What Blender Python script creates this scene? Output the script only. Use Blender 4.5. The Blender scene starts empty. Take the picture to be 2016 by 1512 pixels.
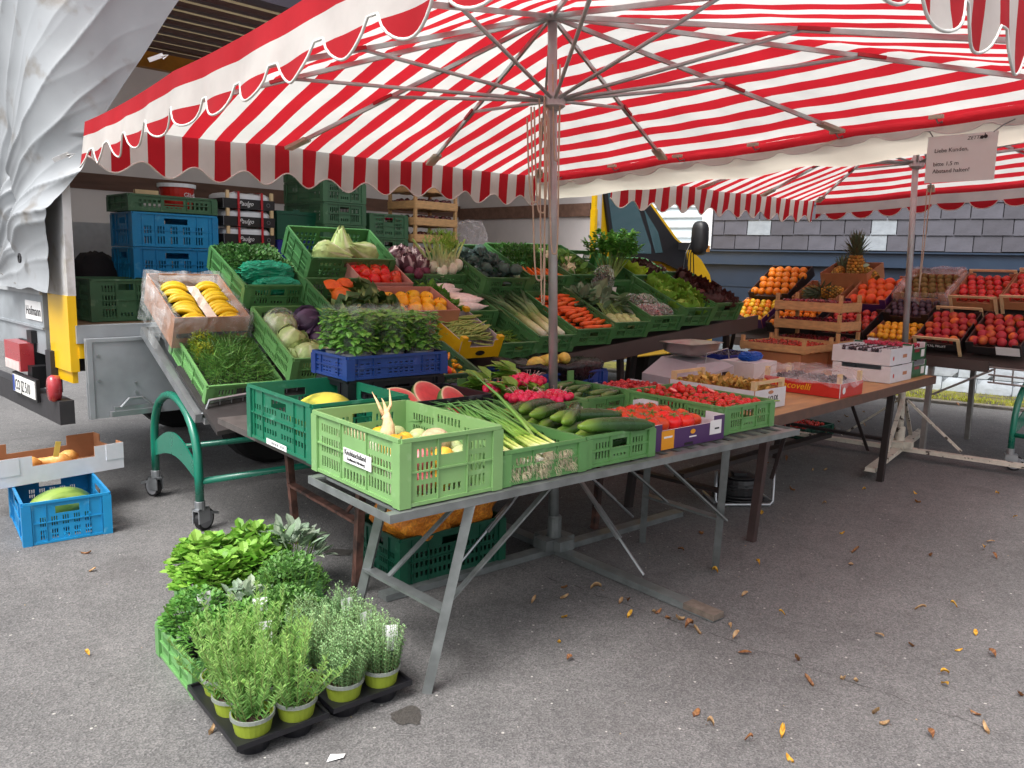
import bpy, math, random
from mathutils import Vector, Matrix, noise
rnd = random.Random(7)
sc = bpy.context.scene
COL = sc.collection
PI = math.pi
# ------------------------------------------------------------------ camera
def make_camera():
    p, r, h = math.radians(8.6), math.radians(1.4), 1.5
    F = Vector((0, math.cos(p), -math.sin(p))); R = Vector((1, 0, 0)); U = R.cross(F)
    R2 = R * math.cos(r) + U * math.sin(r); U2 = U * math.cos(r) - R * math.sin(r)
    cd = bpy.data.cameras.new('camera'); co = bpy.data.objects.new('camera', cd); COL.objects.link(co)
    cd.sensor_width = 36.0; cd.lens = 1570 / 2016 * 36.0; cd.clip_end = 1000; cd.clip_start = .05
    M = Matrix((R2, U2, -F)).transposed().to_4x4(); M.translation = (0, 0, h)
    co.matrix_world = M
    sc.camera = co
make_camera()
# ------------------------------------------------------------------ light
SUN_EL, SUN_AZ = math.radians(58), math.radians(215)   # azimuth: compass from +Y clockwise
w = bpy.data.worlds.new('World'); sc.world = w; w.use_nodes = True
nt = w.node_tree; nt.nodes.clear()
sky = nt.nodes.new('ShaderNodeTexSky'); sky.sky_type = 'NISHITA'; sky.sun_disc = False
sky.sun_elevation = SUN_EL; sky.sun_rotation = SUN_AZ; sky.dust_density = 6.0; sky.air_density = 1.0; sky.ozone_density = 1.0
hs = nt.nodes.new('ShaderNodeHueSaturation'); hs.inputs['Saturation'].default_value = .22     # overcast sky: nearly white
bg = nt.nodes.new('ShaderNodeBackground'); bg.inputs['Strength'].default_value = .15
wo = nt.nodes.new('ShaderNodeOutputWorld')
nt.links.new(sky.outputs[0], hs.inputs['Color']); nt.links.new(hs.outputs[0], bg.inputs['Color']); nt.links.new(bg.outputs[0], wo.inputs['Surface'])
sl = bpy.data.lights.new('sun', 'SUN'); sl.energy = 1.4; sl.angle = math.radians(28); sl.color = (1, .97, .93)
so = bpy.data.objects.new('sun', sl); COL.objects.link(so)
sd = Vector((math.sin(SUN_AZ) * math.cos(SUN_EL), math.cos(SUN_AZ) * math.cos(SUN_EL), math.sin(SUN_EL)))
so.rotation_euler = sd.to_track_quat('Z', 'Y').to_euler()
sc.view_settings.view_transform = 'Standard'; sc.view_settings.look = 'None'
sc.view_settings.exposure = .92; sc.view_settings.gamma = 1.0
sc.cycles.max_bounces = 8; sc.cycles.transparent_max_bounces = 12; sc.cycles.diffuse_bounces = 4
sc.cycles.caustics_reflective = False; sc.cycles.caustics_refractive = False
# ------------------------------------------------------------------ frames
def T(x, y=0, z=0): return Matrix.Translation((x, y, z))
def Rz(d): return Matrix.Rotation(math.radians(d), 4, 'Z')
def Rx(d): return Matrix.Rotation(math.radians(d), 4, 'X')
def Ry(d): return Matrix.Rotation(math.radians(d), 4, 'Y')
def S(x, y=None, z=None):
    y = x if y is None else y; z = x if z is None else z
    return Matrix.Diagonal((x, y, z, 1))
FR = T(.242, 4.042, 0) @ Rz(40)                       # stall frame: origin at the first pole, u along the tables, v towards the truck
TF = FR @ T(-1.75, 2.3, 0) @ Rz(5.5)                  # truck frame: origin at its rear near corner
def at(u, v, z=0, rot=0, tilt=0): return FR @ T(u, v, z) @ Rz(rot) @ Rx(tilt)
# ------------------------------------------------------------------ colour and materials
def hx(s):
    c = [int(s[i:i + 2], 16) / 255 for i in (1, 3, 5)]
    return tuple(x / 12.92 if x <= .04045 else ((x + .055) / 1.055) ** 2.4 for x in c)
MATS = {}
def mat(name, col='#808080', rough=.5, metal=0., var=.12, scale=18., bump=0., bscale=60., col2=None, c2scale=3., c2at=(.45, .6),
        rand=0., vcol=False, transl=0., spec=.5, coat=0., stretch=None, alpha=None):
    if name in MATS: return MATS[name]
    m = bpy.data.materials.new(name); m.use_nodes = True; t = m.node_tree; t.nodes.clear(); N = t.nodes.new; L = t.links.new
    out = N('ShaderNodeOutputMaterial'); b = N('ShaderNodeBsdfPrincipled')
    b.inputs['Roughness'].default_value = rough; b.inputs['Metallic'].default_value = metal; b.inputs['Specular IOR Level'].default_value = spec
    if coat: b.inputs['Coat Weight'].default_value = coat; b.inputs['Coat Roughness'].default_value = .1
    tc = N('ShaderNodeTexCoord'); vec = tc.outputs['Object']
    if stretch:
        mp = N('ShaderNodeMapping'); mp.inputs['Scale'].default_value = stretch; L(vec, mp.inputs[0]); vec = mp.outputs[0]
    if vcol:
        a = N('ShaderNodeAttribute'); a.attribute_name = 'Col'; c = a.outputs['Color']
    else:
        a = N('ShaderNodeRGB'); a.outputs[0].default_value = (*(hx(col) if isinstance(col, str) else col), 1); c = a.outputs[0]
    if col2:
        n2 = N('ShaderNodeTexNoise'); n2.inputs['Scale'].default_value = c2scale; n2.inputs['Detail'].default_value = 4; L(vec, n2.inputs['Vector'])
        oi2 = N('ShaderNodeObjectInfo'); ad = N('ShaderNodeVectorMath'); ad.operation = 'ADD'
        sc_ = N('ShaderNodeMath'); sc_.operation = 'MULTIPLY'; sc_.inputs[1].default_value = 37.; L(oi2.outputs['Random'], sc_.inputs[0])
        L(vec, ad.inputs[0]); L(sc_.outputs[0], ad.inputs[1]); L(ad.outputs[0], n2.inputs['Vector'])
        mr = N('ShaderNodeMapRange'); mr.inputs['From Min'].default_value = c2at[0]; mr.inputs['From Max'].default_value = c2at[1]; L(n2.outputs[0], mr.inputs[0])
        mx = N('ShaderNodeMix'); mx.data_type = 'RGBA'; mx.inputs[7].default_value = (*hx(col2), 1); L(mr.outputs[0], mx.inputs[0]); L(c, mx.inputs[6]); c = mx.outputs[2]
    if var:
        n = N('ShaderNodeTexNoise'); n.inputs['Scale'].default_value = scale; n.inputs['Detail'].default_value = 5; L(vec, n.inputs['Vector'])
        mr = N('ShaderNodeMapRange'); mr.inputs['From Min'].default_value = .3; mr.inputs['From Max'].default_value = .7
        mr.inputs['To Min'].default_value = 1 - var; mr.inputs['To Max'].default_value = 1 + var; L(n.outputs[0], mr.inputs[0])
        mu = N('ShaderNodeVectorMath'); mu.operation = 'SCALE'; L(c, mu.inputs[0]); L(mr.outputs[0], mu.inputs['Scale']); c = mu.outputs[0]
        rr = N('ShaderNodeMapRange'); rr.inputs['To Min'].default_value = max(.03, rough - .12); rr.inputs['To Max'].default_value = min(1, rough + .12); L(n.outputs[0], rr.inputs[0]); L(rr.outputs[0], b.inputs['Roughness'])
    if rand:
        oi = N('ShaderNodeObjectInfo'); mr = N('ShaderNodeMapRange'); mr.inputs['To Min'].default_value = 1 - rand; mr.inputs['To Max'].default_value = 1 + rand; L(oi.outputs['Random'], mr.inputs[0])
        h2 = N('ShaderNodeHueSaturation'); L(c, h2.inputs['Color']); L(mr.outputs[0], h2.inputs['Value'])
        m2 = N('ShaderNodeMapRange'); m2.inputs['To Min'].default_value = .5 + rand * .05; m2.inputs['To Max'].default_value = .5 - rand * .05; L(oi.outputs['Random'], m2.inputs[0]); L(m2.outputs[0], h2.inputs['Hue']); c = h2.outputs[0]
    L(c, b.inputs['Base Color'])
    if bump:
        nb = N('ShaderNodeTexNoise'); nb.inputs['Scale'].default_value = bscale; nb.inputs['Detail'].default_value = 4; L(vec, nb.inputs['Vector'])
        bp = N('ShaderNodeBump'); bp.inputs['Strength'].default_value = bump; bp.inputs['Distance'].default_value = .01; L(nb.outputs[0], bp.inputs['Height']); L(bp.outputs[0], b.inputs['Normal'])
    s = b.outputs[0]
    if transl:
        tr = N('ShaderNodeBsdfTranslucent'); L(c, tr.inputs['Color']); ms = N('ShaderNodeMixShader'); ms.inputs[0].default_value = transl; L(s, ms.inputs[1]); L(tr.outputs[0], ms.inputs[2]); s = ms.outputs[0]
    if alpha is not None:
        tp = N('ShaderNodeBsdfTransparent'); ms = N('ShaderNodeMixShader'); L(tp.outputs[0], ms.inputs[1]); L(s, ms.inputs[2])
        na = N('ShaderNodeTexNoise'); na.inputs['Scale'].default_value = bscale * .25; na.inputs['Detail'].default_value = 3; na.inputs['Distortion'].default_value = 1.2; L(vec, na.inputs['Vector'])
        mr = N('ShaderNodeMapRange'); mr.inputs['From Min'].default_value = .35; mr.inputs['From Max'].default_value = .72; mr.inputs['To Min'].default_value = alpha * .35; mr.inputs['To Max'].default_value = min(1, alpha * 2.4); L(na.outputs[0], mr.inputs[0])
        L(mr.outputs[0], ms.inputs[0]); s = ms.outputs[0]
    L(s, out.inputs['Surface']); MATS[name] = m; return m
# ------------------------------------------------------------------ mesh collector
class MB:
    def __init__(s): s.v = []; s.f = []; s.m = []; s.c = []; s.uv = None; s.hascol = False
    def add(s, vs, fs, M=None, mi=0, col=None):
        o = len(s.v)
        s.v += [tuple(M @ Vector(p)) for p in vs] if M is not None else [tuple(p) for p in vs]
        s.f += [tuple(i + o for i in f) for f in fs]
        s.m += mi if isinstance(mi, list) else [mi] * len(fs)
        if col is not None: s.hascol = True
        if isinstance(col, list): s.c += col
        else: s.c += [col or (1, 1, 1)] * len(vs)
        return s
    def box(s, x0, x1, y0, y1, z0, z1, M=None, mi=0, col=None):
        v = [(x, y, z) for z in (z0, z1) for y in (y0, y1) for x in (x0, x1)]
        return s.add(v, [(0, 2, 3, 1), (4, 5, 7, 6), (0, 1, 5, 4), (2, 6, 7, 3), (0, 4, 6, 2), (1, 3, 7, 5)], M, mi, col)
    def bar(s, a, b, w=.03, h=None, up=(0, 0, 1), mi=0, col=None):
        a, b = Vector(a), Vector(b); h = h or w; d = (b - a); L = d.length; d.normalize(); up = Vector(up)
        if abs(d.dot(up)) > .98: up = Vector((0, 1, 0))
        x = d.cross(up).normalized(); z = x.cross(d)
        M = Matrix((x, d, z)).transposed().to_4x4(); M.translation = a
        return s.box(-w / 2, w / 2, 0, L, -h / 2, h / 2, M, mi, col)
    def tube(s, pts, r=.01, n=8, M=None, mi=0, col=None, cap=True, sq=1.0):
        pts = [Vector(p) for p in pts]; k = len(pts); rs = r if isinstance(r, (list, tuple)) else [r] * k
        vs = []; fs = []; cs = []; px = None
        for i, p in enumerate(pts):
            d = (pts[min(i + 1, k - 1)] - pts[max(i - 1, 0)]).normalized()
            if px is None: px = d.cross(Vector((0, 0, 1)) if abs(d.z) < .95 else Vector((1, 0, 0))).normalized()
            px = (px - d * px.dot(d)).normalized(); py = d.cross(px)
            for j in range(n):
                a = 2 * PI * j / n; vs.append(p + (px * math.cos(a) + py * math.sin(a) * sq) * rs[i])
                if isinstance(col, list): cs.append(col[i])
            if i:
                o = (i - 1) * n
                fs += [(o + j, o + (j + 1) % n, o + n + (j + 1) % n, o + n + j) for j in range(n)]
        if cap: fs += [tuple(range(n - 1, -1, -1)), tuple(range((k - 1) * n, k * n))]
        return s.add(vs, fs, M, mi, cs if isinstance(col, list) else col)
    def lathe(s, prof, n=20, M=None, mi=0, col=None, fn=None, ring=False):
        vs = []; fs = []; cs = []; k = len(prof)
        for i, (r, z) in enumerate(prof):
            for j in range(n):
                a = 2 * PI * j / n; q = fn(a, i) if fn else 1
                vs.append((r * q * math.cos(a), r * q * math.sin(a), z))
                if isinstance(col, list): cs.append(col[i])
            if i:
                o = (i - 1) * n; fs += [(o + j, o + (j + 1) % n, o + n + (j + 1) % n, o + n + j) for j in range(n)]
        if ring: o = (k - 1) * n; fs += [(o + j, o + (j + 1) % n, (j + 1) % n, j) for j in range(n)]
        if not ring and prof[0][0] > 1e-5: fs.append(tuple(range(n - 1, -1, -1)))
        if not ring and prof[-1][0] > 1e-5: fs.append(tuple(range((k - 1) * n, k * n)))
        return s.add(vs, fs, M, mi, cs if isinstance(col, list) else col)
    def ball(s, r=1., n=14, m=9, fn=None, M=None, mi=0, col=None):
        vs = [(0, 0, -1)]; fs = []
        for i in range(1, m):
            a = PI * i / m - PI / 2
            vs += [(math.cos(a) * math.cos(2 * PI * j / n), math.cos(a) * math.sin(2 * PI * j / n), math.sin(a)) for j in range(n)]
        vs.append((0, 0, 1)); top = len(vs) - 1
        fs += [(0, 1 + (j + 1) % n, 1 + j) for j in range(n)]
        for i in range(m - 2):
            o = 1 + i * n; fs += [(o + j, o + (j + 1) % n, o + n + (j + 1) % n, o + n + j) for j in range(n)]
        o = 1 + (m - 2) * n; fs += [(o + j, o + (j + 1) % n, top) for j in range(n)]
        vs = [Vector(p) * r if fn is None else Vector(fn(Vector(p))) * r for p in vs]
        if callable(col): col = [col(p / r) for p in vs]
        return s.add(vs, fs, M, mi, col)
    def panel(s, W, H, holes, t=.004, M=None, mi=(0, 0)):
        """upright panel in x-z, thickness along +y, with real rectangular holes (x0,x1,z0,z1)"""
        R = lambda q: round(q, 5)
        xs = sorted({0., R(W)} | {R(h[i]) for h in holes for i in (0, 1)}); zs = sorted({0., R(H)} | {R(h[i]) for h in holes for i in (2, 3)})
        def solid(i, j):
            if i < 0 or j < 0 or i >= len(xs) - 1 or j >= len(zs) - 1: return False
            cx, cz = (xs[i] + xs[i + 1]) / 2, (zs[j] + zs[j + 1]) / 2
            return not any(h[0] < cx < h[1] and h[2] < cz < h[3] for h in holes)
        nx, nz = len(xs), len(zs); ix = lambda i, j, k: (k * nz + j) * nx + i
        vs = [(x, y, z) for y in (0, t) for z in zs for x in xs]; fs = []; ms = []
        for i in range(nx - 1):
            for j in range(nz - 1):
                if not solid(i, j): continue
                fs.append((ix(i, j, 0), ix(i + 1, j, 0), ix(i + 1, j + 1, 0), ix(i, j + 1, 0))); ms.append(mi[0])
                fs.append((ix(i, j, 1), ix(i, j + 1, 1), ix(i + 1, j + 1, 1), ix(i + 1, j, 1))); ms.append(mi[1])
                for di, dj, a, b in ((-1, 0, (0, 0), (0, 1)), (1, 0, (1, 0), (1, 1)), (0, -1, (0, 0), (1, 0)), (0, 1, (0, 1), (1, 1))):
                    if not solid(i + di, j + dj):
                        A, B = (i + a[0], j + a[1]), (i + b[0], j + b[1])
                        fs.append((ix(*A, 0), ix(*A, 1), ix(*B, 1), ix(*B, 0))); ms.append(mi[1])
        return s.add(vs, fs, M, ms)
    def leaf(s, p, d, up, L, W, col, fold=.25, tip=1.0, curl=.0, rw=.4):
        """pointed leaf of six triangles with a folded midrib"""
        p, d, up = Vector(p), Vector(d).normalized(), Vector(up); x = d.cross(up)
        if x.length < 1e-4: x = Vector((1, 0, 0))
        x.normalize(); up = x.cross(d)
        c1, c2, c3 = p + d * L * .35 - up * W * fold, p + d * L * .72 - up * W * fold * .8 - up * L * curl * .4, p + d * L * tip - up * L * curl
        vs = [p, p + d * L * .35 + x * W * .5, c1, p + d * L * .35 - x * W * .5, p + d * L * .72 + x * W * rw - up * L * curl * .4, c2, p + d * L * .72 - x * W * rw - up * L * curl * .4, c3]
        return s.add(vs, [(0, 1, 2), (0, 2, 3), (1, 4, 5, 2), (2, 5, 6, 3), (4, 7, 5), (5, 7, 6)], None, 0, col)
    def blade(s, p, d, up, L, W, col):
        p, d, up = Vector(p), Vector(d).normalized(), Vector(up); x = d.cross(up)
        if x.length < 1e-4: x = Vector((1, 0, 0))
        x.normalize()
        return s.add([p - x * W * .3, p + x * W * .3, p + d * L * .6 + x * W * .5, p + d * L, p + d * L * .6 - x * W * .5], [(0, 1, 2, 3, 4)], None, 0, col)
    def mesh(s, name, mats, smooth=False):
        me = bpy.data.meshes.new(name); me.from_pydata(s.v, [], s.f); 
        for m in (mats if isinstance(mats, (list, tuple)) else [mats]): me.materials.append(m)
        if any(s.m): me.polygons.foreach_set('material_index', s.m)
        if smooth: me.polygons.foreach_set('use_smooth', [True] * len(me.polygons))
        if s.hascol:
            a = me.attributes.new('Col', 'FLOAT_COLOR', 'POINT'); a.data.foreach_set('color', [q for c in s.c for q in (c[0], c[1], c[2], 1)])
        if s.uv:
            ul = me.uv_layers.new(name='UVMap')
            for lp in me.loops: ul.data[lp.index].uv = s.uv[lp.vertex_index]
        me.update(); return me
def obj(name, me, M=None, parent=None):
    o = bpy.data.objects.new(name, me); COL.objects.link(o)
    if parent is not None: o.parent = parent
    if M is not None: o.matrix_basis = M
    return o
def tag(o, label=None, cat=None, group=None, kind=None):
    if label: o['label'] = label
    if cat: o['category'] = cat
    if group: o['group'] = group
    if kind: o['kind'] = kind
    return o
def thing(name, label, cat, M, group=None):
    o = bpy.data.objects.new(name, None); COL.objects.link(o); o.empty_display_size = .05; o.matrix_basis = M
    return tag(o, label, cat, group)
def item(name, me, M, label, cat, group=None, parts=()):
    o = tag(obj(name, me, M), label, cat, group)
    for pn, pm in parts: obj(pn, pm, None, o)
    return o
def lettering(txt, size, M, m, parent=None, name='lettering', ext=.0008, align='LEFT', shear=0, xs=1.0):
    c = bpy.data.curves.new(name, 'FONT'); c.body = txt; c.size = size; c.extrude = ext; c.align_x = align; c.shear = shear; c.resolution_u = 2
    o = bpy.data.objects.new(name, c); me = bpy.data.meshes.new_from_object(o); bpy.data.objects.remove(o); bpy.data.curves.remove(c)
    me.materials.clear(); me.materials.append(m)
    return obj(name, me, M @ S(xs, 1, 1), parent)
XZ = Rx(90)          # text laid in the x-z plane, read from -y
CACHE = {}
def cached(key, fn):
    if key not in CACHE: CACHE[key] = fn()
    return CACHE[key]
def V3(M): return M.translation.copy()
def jit(c, a): 
    k = 1 + rnd.uniform(-a, a); return tuple(x * k * (1 + rnd.uniform(-a, a) * .4) for x in c)
# ================================================================== ground
def asphalt():
    m = bpy.data.materials.new('asphalt'); m.use_nodes = True; t = m.node_tree; t.nodes.clear(); N = t.nodes.new; L = t.links.new
    out = N('ShaderNodeOutputMaterial'); b = N('ShaderNodeBsdfPrincipled'); L(b.outputs[0], out.inputs[0])
    tc = N('ShaderNodeTexCoord'); v = tc.outputs['Object']
    def nz(scale, det=4, rough=.6):
        n = N('ShaderNodeTexNoise'); n.inputs['Scale'].default_value = scale; n.inputs['Detail'].default_value = det; n.inputs['Roughness'].default_value = rough; L(v, n.inputs['Vector']); return n.outputs[0]
    def ramp(src, stops):
        r = N('ShaderNodeValToRGB'); e = r.color_ramp.elements
        e[0].position, e[0].color = stops[0][0], (*stops[0][1], 1); e[1].position, e[1].color = stops[1][0], (*stops[1][1], 1)
        for p_, c_ in stops[2:]: q = e.new(p_); q.color = (*c_, 1)
        L(src, r.inputs[0]); return r.outputs[0]
    def mix(a, bb, f, mode='MIX'):
        x = N('ShaderNodeMix'); x.data_type = 'RGBA'; x.blend_type = mode
        if isinstance(f, float): x.inputs[0].default_value = f
        else: L(f, x.inputs[0])
        for s_, i in ((a, 6), (bb, 7)):
            if isinstance(s_, tuple): x.inputs[i].default_value = (*s_, 1)
            else: L(s_, x.inputs[i])
        return x.outputs[2]
    g = ramp(nz(150, 3, .7), [(.32, (.070, .070, .071)), (.68, (.222, .220, .220))])
    vo = N('ShaderNodeTexVoronoi'); vo.inputs['Scale'].default_value = 95; L(v, vo.inputs['Vector'])
    st = ramp(vo.outputs['Color'], [(.0, (.45, .45, .45)), (1., (1.5, 1.46, 1.44))])
    g = mix(g, st, .55, 'MULTIPLY')
    big = ramp(nz(.9, 6, .65), [(.3, (.80, .80, .80)), (.7, (1.12, 1.11, 1.10))]); g = mix(g, big, 1.0, 'MULTIPLY')
    mid = ramp(nz(7, 5, .7), [(.35, (.88, .88, .88)), (.65, (1.06, 1.06, 1.06))]); g = mix(g, mid, 1.0, 'MULTIPLY')
    # pale chips and crumbs trodden into the surface
    v2 = N('ShaderNodeTexVoronoi'); v2.inputs['Scale'].default_value = 17; v2.inputs['Randomness'].default_value = 1; L(v, v2.inputs['Vector'])
    d = N('ShaderNodeMath'); d.operation = 'LESS_THAN'; d.inputs[1].default_value = .085; L(v2.outputs['Distance'], d.inputs[0])
    sp = N('ShaderNodeSeparateColor'); L(v2.outputs['Color'], sp.inputs[0])
    k = N('ShaderNodeMath'); k.operation = 'GREATER_THAN'; k.inputs[1].default_value = .62; L(sp.outputs[0], k.inputs[0])
    km = N('ShaderNodeMath'); km.operation = 'MULTIPLY'; L(d.outputs[0], km.inputs[0]); L(k.outputs[0], km.inputs[1])
    g = mix(g, (.42, .41, .38), km.outputs[0])
    # faint damp and greasy patches
    dp = ramp(nz(2.3, 3, .5), [(.60, (0, 0, 0)), (.68, (1, 1, 1))]); dk = N('ShaderNodeMath'); dk.operation = 'MULTIPLY'; dk.inputs[1].default_value = .22; L(dp, dk.inputs[0])
    g = mix(g, (.06, .056, .055), dk.outputs[0]); L(g, b.inputs['Base Color'])
    b.inputs['Roughness'].default_value = .82; b.inputs['Specular IOR Level'].default_value = .35
    bp = N('ShaderNodeBump'); bp.inputs['Strength'].default_value = .55; bp.inputs['Distance'].default_value = .006
    hh = mix(nz(150, 3, .7), vo.outputs['Distance'], .6); L(hh, bp.inputs['Height']); L(bp.outputs[0], b.inputs['Normal'])
    return m
ASPH = asphalt()
mb = MB(); mb.add([(-200, -200, 0), (200, -200, 0), (200, 200, 0), (-200, 200, 0)], [(0, 1, 2, 3)])
ground = tag(obj('ground', mb.mesh('ground', ASPH)), 'grey asphalt car park strewn with a few autumn leaves', 'ground', kind='structure')
del ground['category']
# crack running out from the end of the umbrella foot, and damp stains
def ribbon(pts, ws, z):
    mb = MB(); vs = []; fs = []
    for i, p in enumerate(pts):
        p = Vector((*p, z)); a = Vector((*pts[max(i - 1, 0)], z)); b_ = Vector((*pts[min(i + 1, len(pts) - 1)], z)); d = (b_ - a).normalized(); x = Vector((-d.y, d.x, 0))
        vs += [p + x * ws[i], p - x * ws[i]]
        if i: fs.append((2 * i - 2, 2 * i - 1, 2 * i + 1, 2 * i))
    mb.add(vs, fs); return mb
A, B = Vector((-.02, 3.86)), Vector((1.75, 2.35)); pts = []; ws = []
for i in range(61):
    p = A.lerp(B, i / 60); n_ = Vector((.65, .76)); k = noise.noise((i * .31, 0, 0)) * .035 + noise.noise((i * 1.3, 3, 0)) * .012
    pts.append(tuple(p + n_ * k)); ws.append(max(.0001, .0005 + .0042 * (noise.noise((i * .55, 7, 0)) + .12) * (1 - .6 * i / 60)))
obj('crack', ribbon(pts, ws, .0022).mesh('crack', mat('crack_dark', '#2a2624', .95, var=.3, scale=40)), None, ground)
def blot(cx, cy, r, seed, asp=.6):
    mb = MB(); n = 36; vs = [(cx, cy, .003)]
    for i in range(n):
        a = 2 * PI * i / n; q = r * (1 + .45 * noise.noise((math.cos(a) * 1.6 + seed, math.sin(a) * 1.6, seed)) + .15 * noise.noise((math.cos(a) * 6, math.sin(a) * 6, seed)))
        vs.append((cx + q * math.cos(a), cy + q * asp * math.sin(a), .003))
    mb.add(vs, [(0, 1 + i, 1 + (i + 1) % n) for i in range(n)]); return mb
DAMP = mat('damp_asphalt', '#45423f', .6, var=.35, scale=120, bump=.5, bscale=140)
for k, (x, y, r, a) in enumerate(((-.317, 2.46, .055, .9), (-.87, 3.95, .09, .5), (-1.05, 4.1, .05, .5))):
    obj('damp_stain', blot(x, y, r, k * 3.1, a).mesh('damp_stain', DAMP), None, ground)
# verge, kerb
BF = T(2.77, 11.53, 0) @ Rz(-30)                       # house frame: x along the wall to the right, y into the house
mb = MB(); n = 60
vs = []; fs = []
for i in range(n + 1):
    x = -4 + 13 * i / n; y0 = -.75 + .12 * noise.noise((x * 1.7, 0, 0)) ; vs += [(x, y0, .006), (x, -.3, .045), (x, .02, .05)]
    if i: o = 3 * i - 3; fs += [(o, o + 3, o + 4, o + 1), (o + 1, o + 4, o + 5, o + 2)]
mb.add(vs, fs)
verge = tag(obj('verge', mb.mesh('verge', mat('verge_soil', '#6d6a2c', .95, var=.3, scale=9, col2='#4a4434', c2scale=5, bump=.6, bscale=90)), BF), kind='structure')
mb = MB(); g = random.Random(3)
for _ in range(5200):
    x = g.uniform(.4, 7.5); y = g.uniform(-.72, -.02) ; h = g.uniform(.02, .06)
    mb.blade((x, y, .02), (g.uniform(-.6, .6), g.uniform(-.6, .6), 1), (g.uniform(-1, 1), g.uniform(-1, 1), 0), h, .008, jit(hx('#9aa02a'), .3))
tag(obj('grass', mb.mesh('grass', mat('grass', vcol=True, rough=.7, var=.1, transl=.3)), BF), 'yellowish green grass strip along the foot of the house', kind='stuff')
mb = MB(); mb.box(-4, 9, -.93, -.83, 0, .03); mb.box(-4, 9, -.93, -.9, 0, .045)
tag(obj('kerb', mb.mesh('kerb', mat('kerb_stone', '#8b867e', .9, var=.2, scale=14, bump=.3)), BF), kind='structure')
# ================================================================== slate house
house = thing('slate_house', 'house clad in grey slates above navy siding and pale stone base', 'house', BF)
SL = mat('slate', '#46454e', .55, var=.22, scale=5, rand=.16, bump=.15, bscale=40); SLW = mat('pale_slate', '#878e95', .5, var=.12, scale=12, bump=.2)
NAVY = mat('navy_siding', '#1c2a3c', .45, var=.08, scale=5); NAVY2 = mat('navy_trim', '#223347', .42, var=.06, scale=5)
mb = MB(); mb.box(-6, 8, .0, .3, .46, 1.52); house_low = obj('siding', mb.mesh('siding', NAVY), None, house)
for zz in (.62, .94, 1.26): 
    mb = MB(); mb.box(-6, 8, -.012, 0, zz - .006, zz + .3); obj('siding_board', mb.mesh('siding_board', NAVY), None, house)
mb = MB(); mb.box(-6, 8, -.075, .02, 1.56, 1.60); mb.box(-6, 8, -.05, .02, 1.60, 1.74); mb.box(-6, 8, -.09, .02, 1.74, 1.76); obj('ledge', mb.mesh('ledge', NAVY2), None, house)
mb = MB(); mb.box(.02, 8, .0, .3, 1.75, 4.6); mb.box(-1.25, .02, .0, .3, 3.3, 4.6); mb.box(-6, -1.25, 0, .3, 1.75, 4.6); obj('upper_wall', mb.mesh('upper_wall', mat('slate_backing', '#26252b', .8, var=.1)), None, house)
g = random.Random(11)
def slate(row, x0, wd, m_, zt=.215):
    def mk():
        q = MB(); q.box(0, wd - .012, -.005, .005, 0, zt); return q.mesh('slate', m_)
    me = cached(('slate', round(wd, 2), m_.name, zt), mk)
    z = 1.775 + row * .197
    obj('slate', me, T(x0, -.022 + g.uniform(-.002, .002), z + g.uniform(-.004, .004)) @ Ry(g.uniform(-.5, .5)) @ Rx(-4.5 + g.uniform(-.5, .5)), house)
for row in range(14):
    x = .04 - (row % 2) * .0
    if row % 2: slate(row, x, .16, SL); x += .16
    while x < 6.4:
        wd = g.choice((.30, .32, .34)); pale = (row == 1 and .5 < x < .82) or (row == 0 and 1.9 < x < 2.2) or (row == 1 and 1.85 < x < 2.15)
        slate(row, x, wd, SLW if pale else SL); x += wd
# window with a frosted striped film
PVC = mat('white_pvc', '#e9ebee', .35, var=.04); 
mb = MB(); mb.box(-.12, .02, -.04, .1, 1.77, 3.3); mb.box(-1.25, -1.13, -.04, .1, 1.77, 3.3); mb.box(-1.13, -.12, -.035, .1, 1.77, 1.88); mb.box(-1.13, -.12, -.035, .1, 3.2, 3.3)
wf = obj('window', mb.mesh('window', PVC), None, house)
GL = mat('frosted_glass', '#8d9aa3', .18, var=.05); FILM = mat('frosted_film', '#c9d6dd', .35, var=.05)
mb = MB(); mb.box(-1.13, -.12, .02, .03, 1.88, 3.2); obj('pane', mb.mesh('pane', GL), None, wf)
for k in range(9): mb = MB(); mb.box(-1.125, -.125, .012, .018, 1.93 + k * .142, 2.03 + k * .142); obj('film_stripe', mb.mesh('film_stripe', FILM), None, wf)
# stone base, blocks as parts
g = random.Random(5); STM = mat('base_stone', '#aab2bb', .8, var=.18, scale=6, rand=.10, bump=.9, bscale=16)
mb = MB(); mb.box(-6, 8, -.02, .3, -.05, .46); obj('stone_base', mb.mesh('stone_base', mat('mortar', '#6f767d', .9, var=.15)), None, house)
for row in range(2):
    x = .8 + .17 * row
    while x < 7.2:
        def mk():
            q = MB(); n1, n2 = 6, 3; vs = []; fs = []
            for j in range(n2 + 1):
                for i in range(n1 + 1):
                    ed = min(i, n1 - i, 1) * min(j, n2 - j, 1); vs.append((.37 * i / n1, -.012 - ed * (.008 + .026 * abs(noise.noise((i * .9 + kk * 5, j * 1.2, kk)))), .215 * j / n2))
            fs = [(j * (n1 + 1) + i, j * (n1 + 1) + i + 1, (j + 1) * (n1 + 1) + i + 1, (j + 1) * (n1 + 1) + i) for j in range(n2) for i in range(n1)]
            q.add(vs, fs); q.box(0, .37, -.012, .01, 0, .215); return q.mesh('stone_block', STM, True)
        kk = g.randrange(4); obj('stone_block', cached(('stb', kk), mk), T(x, -.02, .005 + row * .225), house); x += .38
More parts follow.
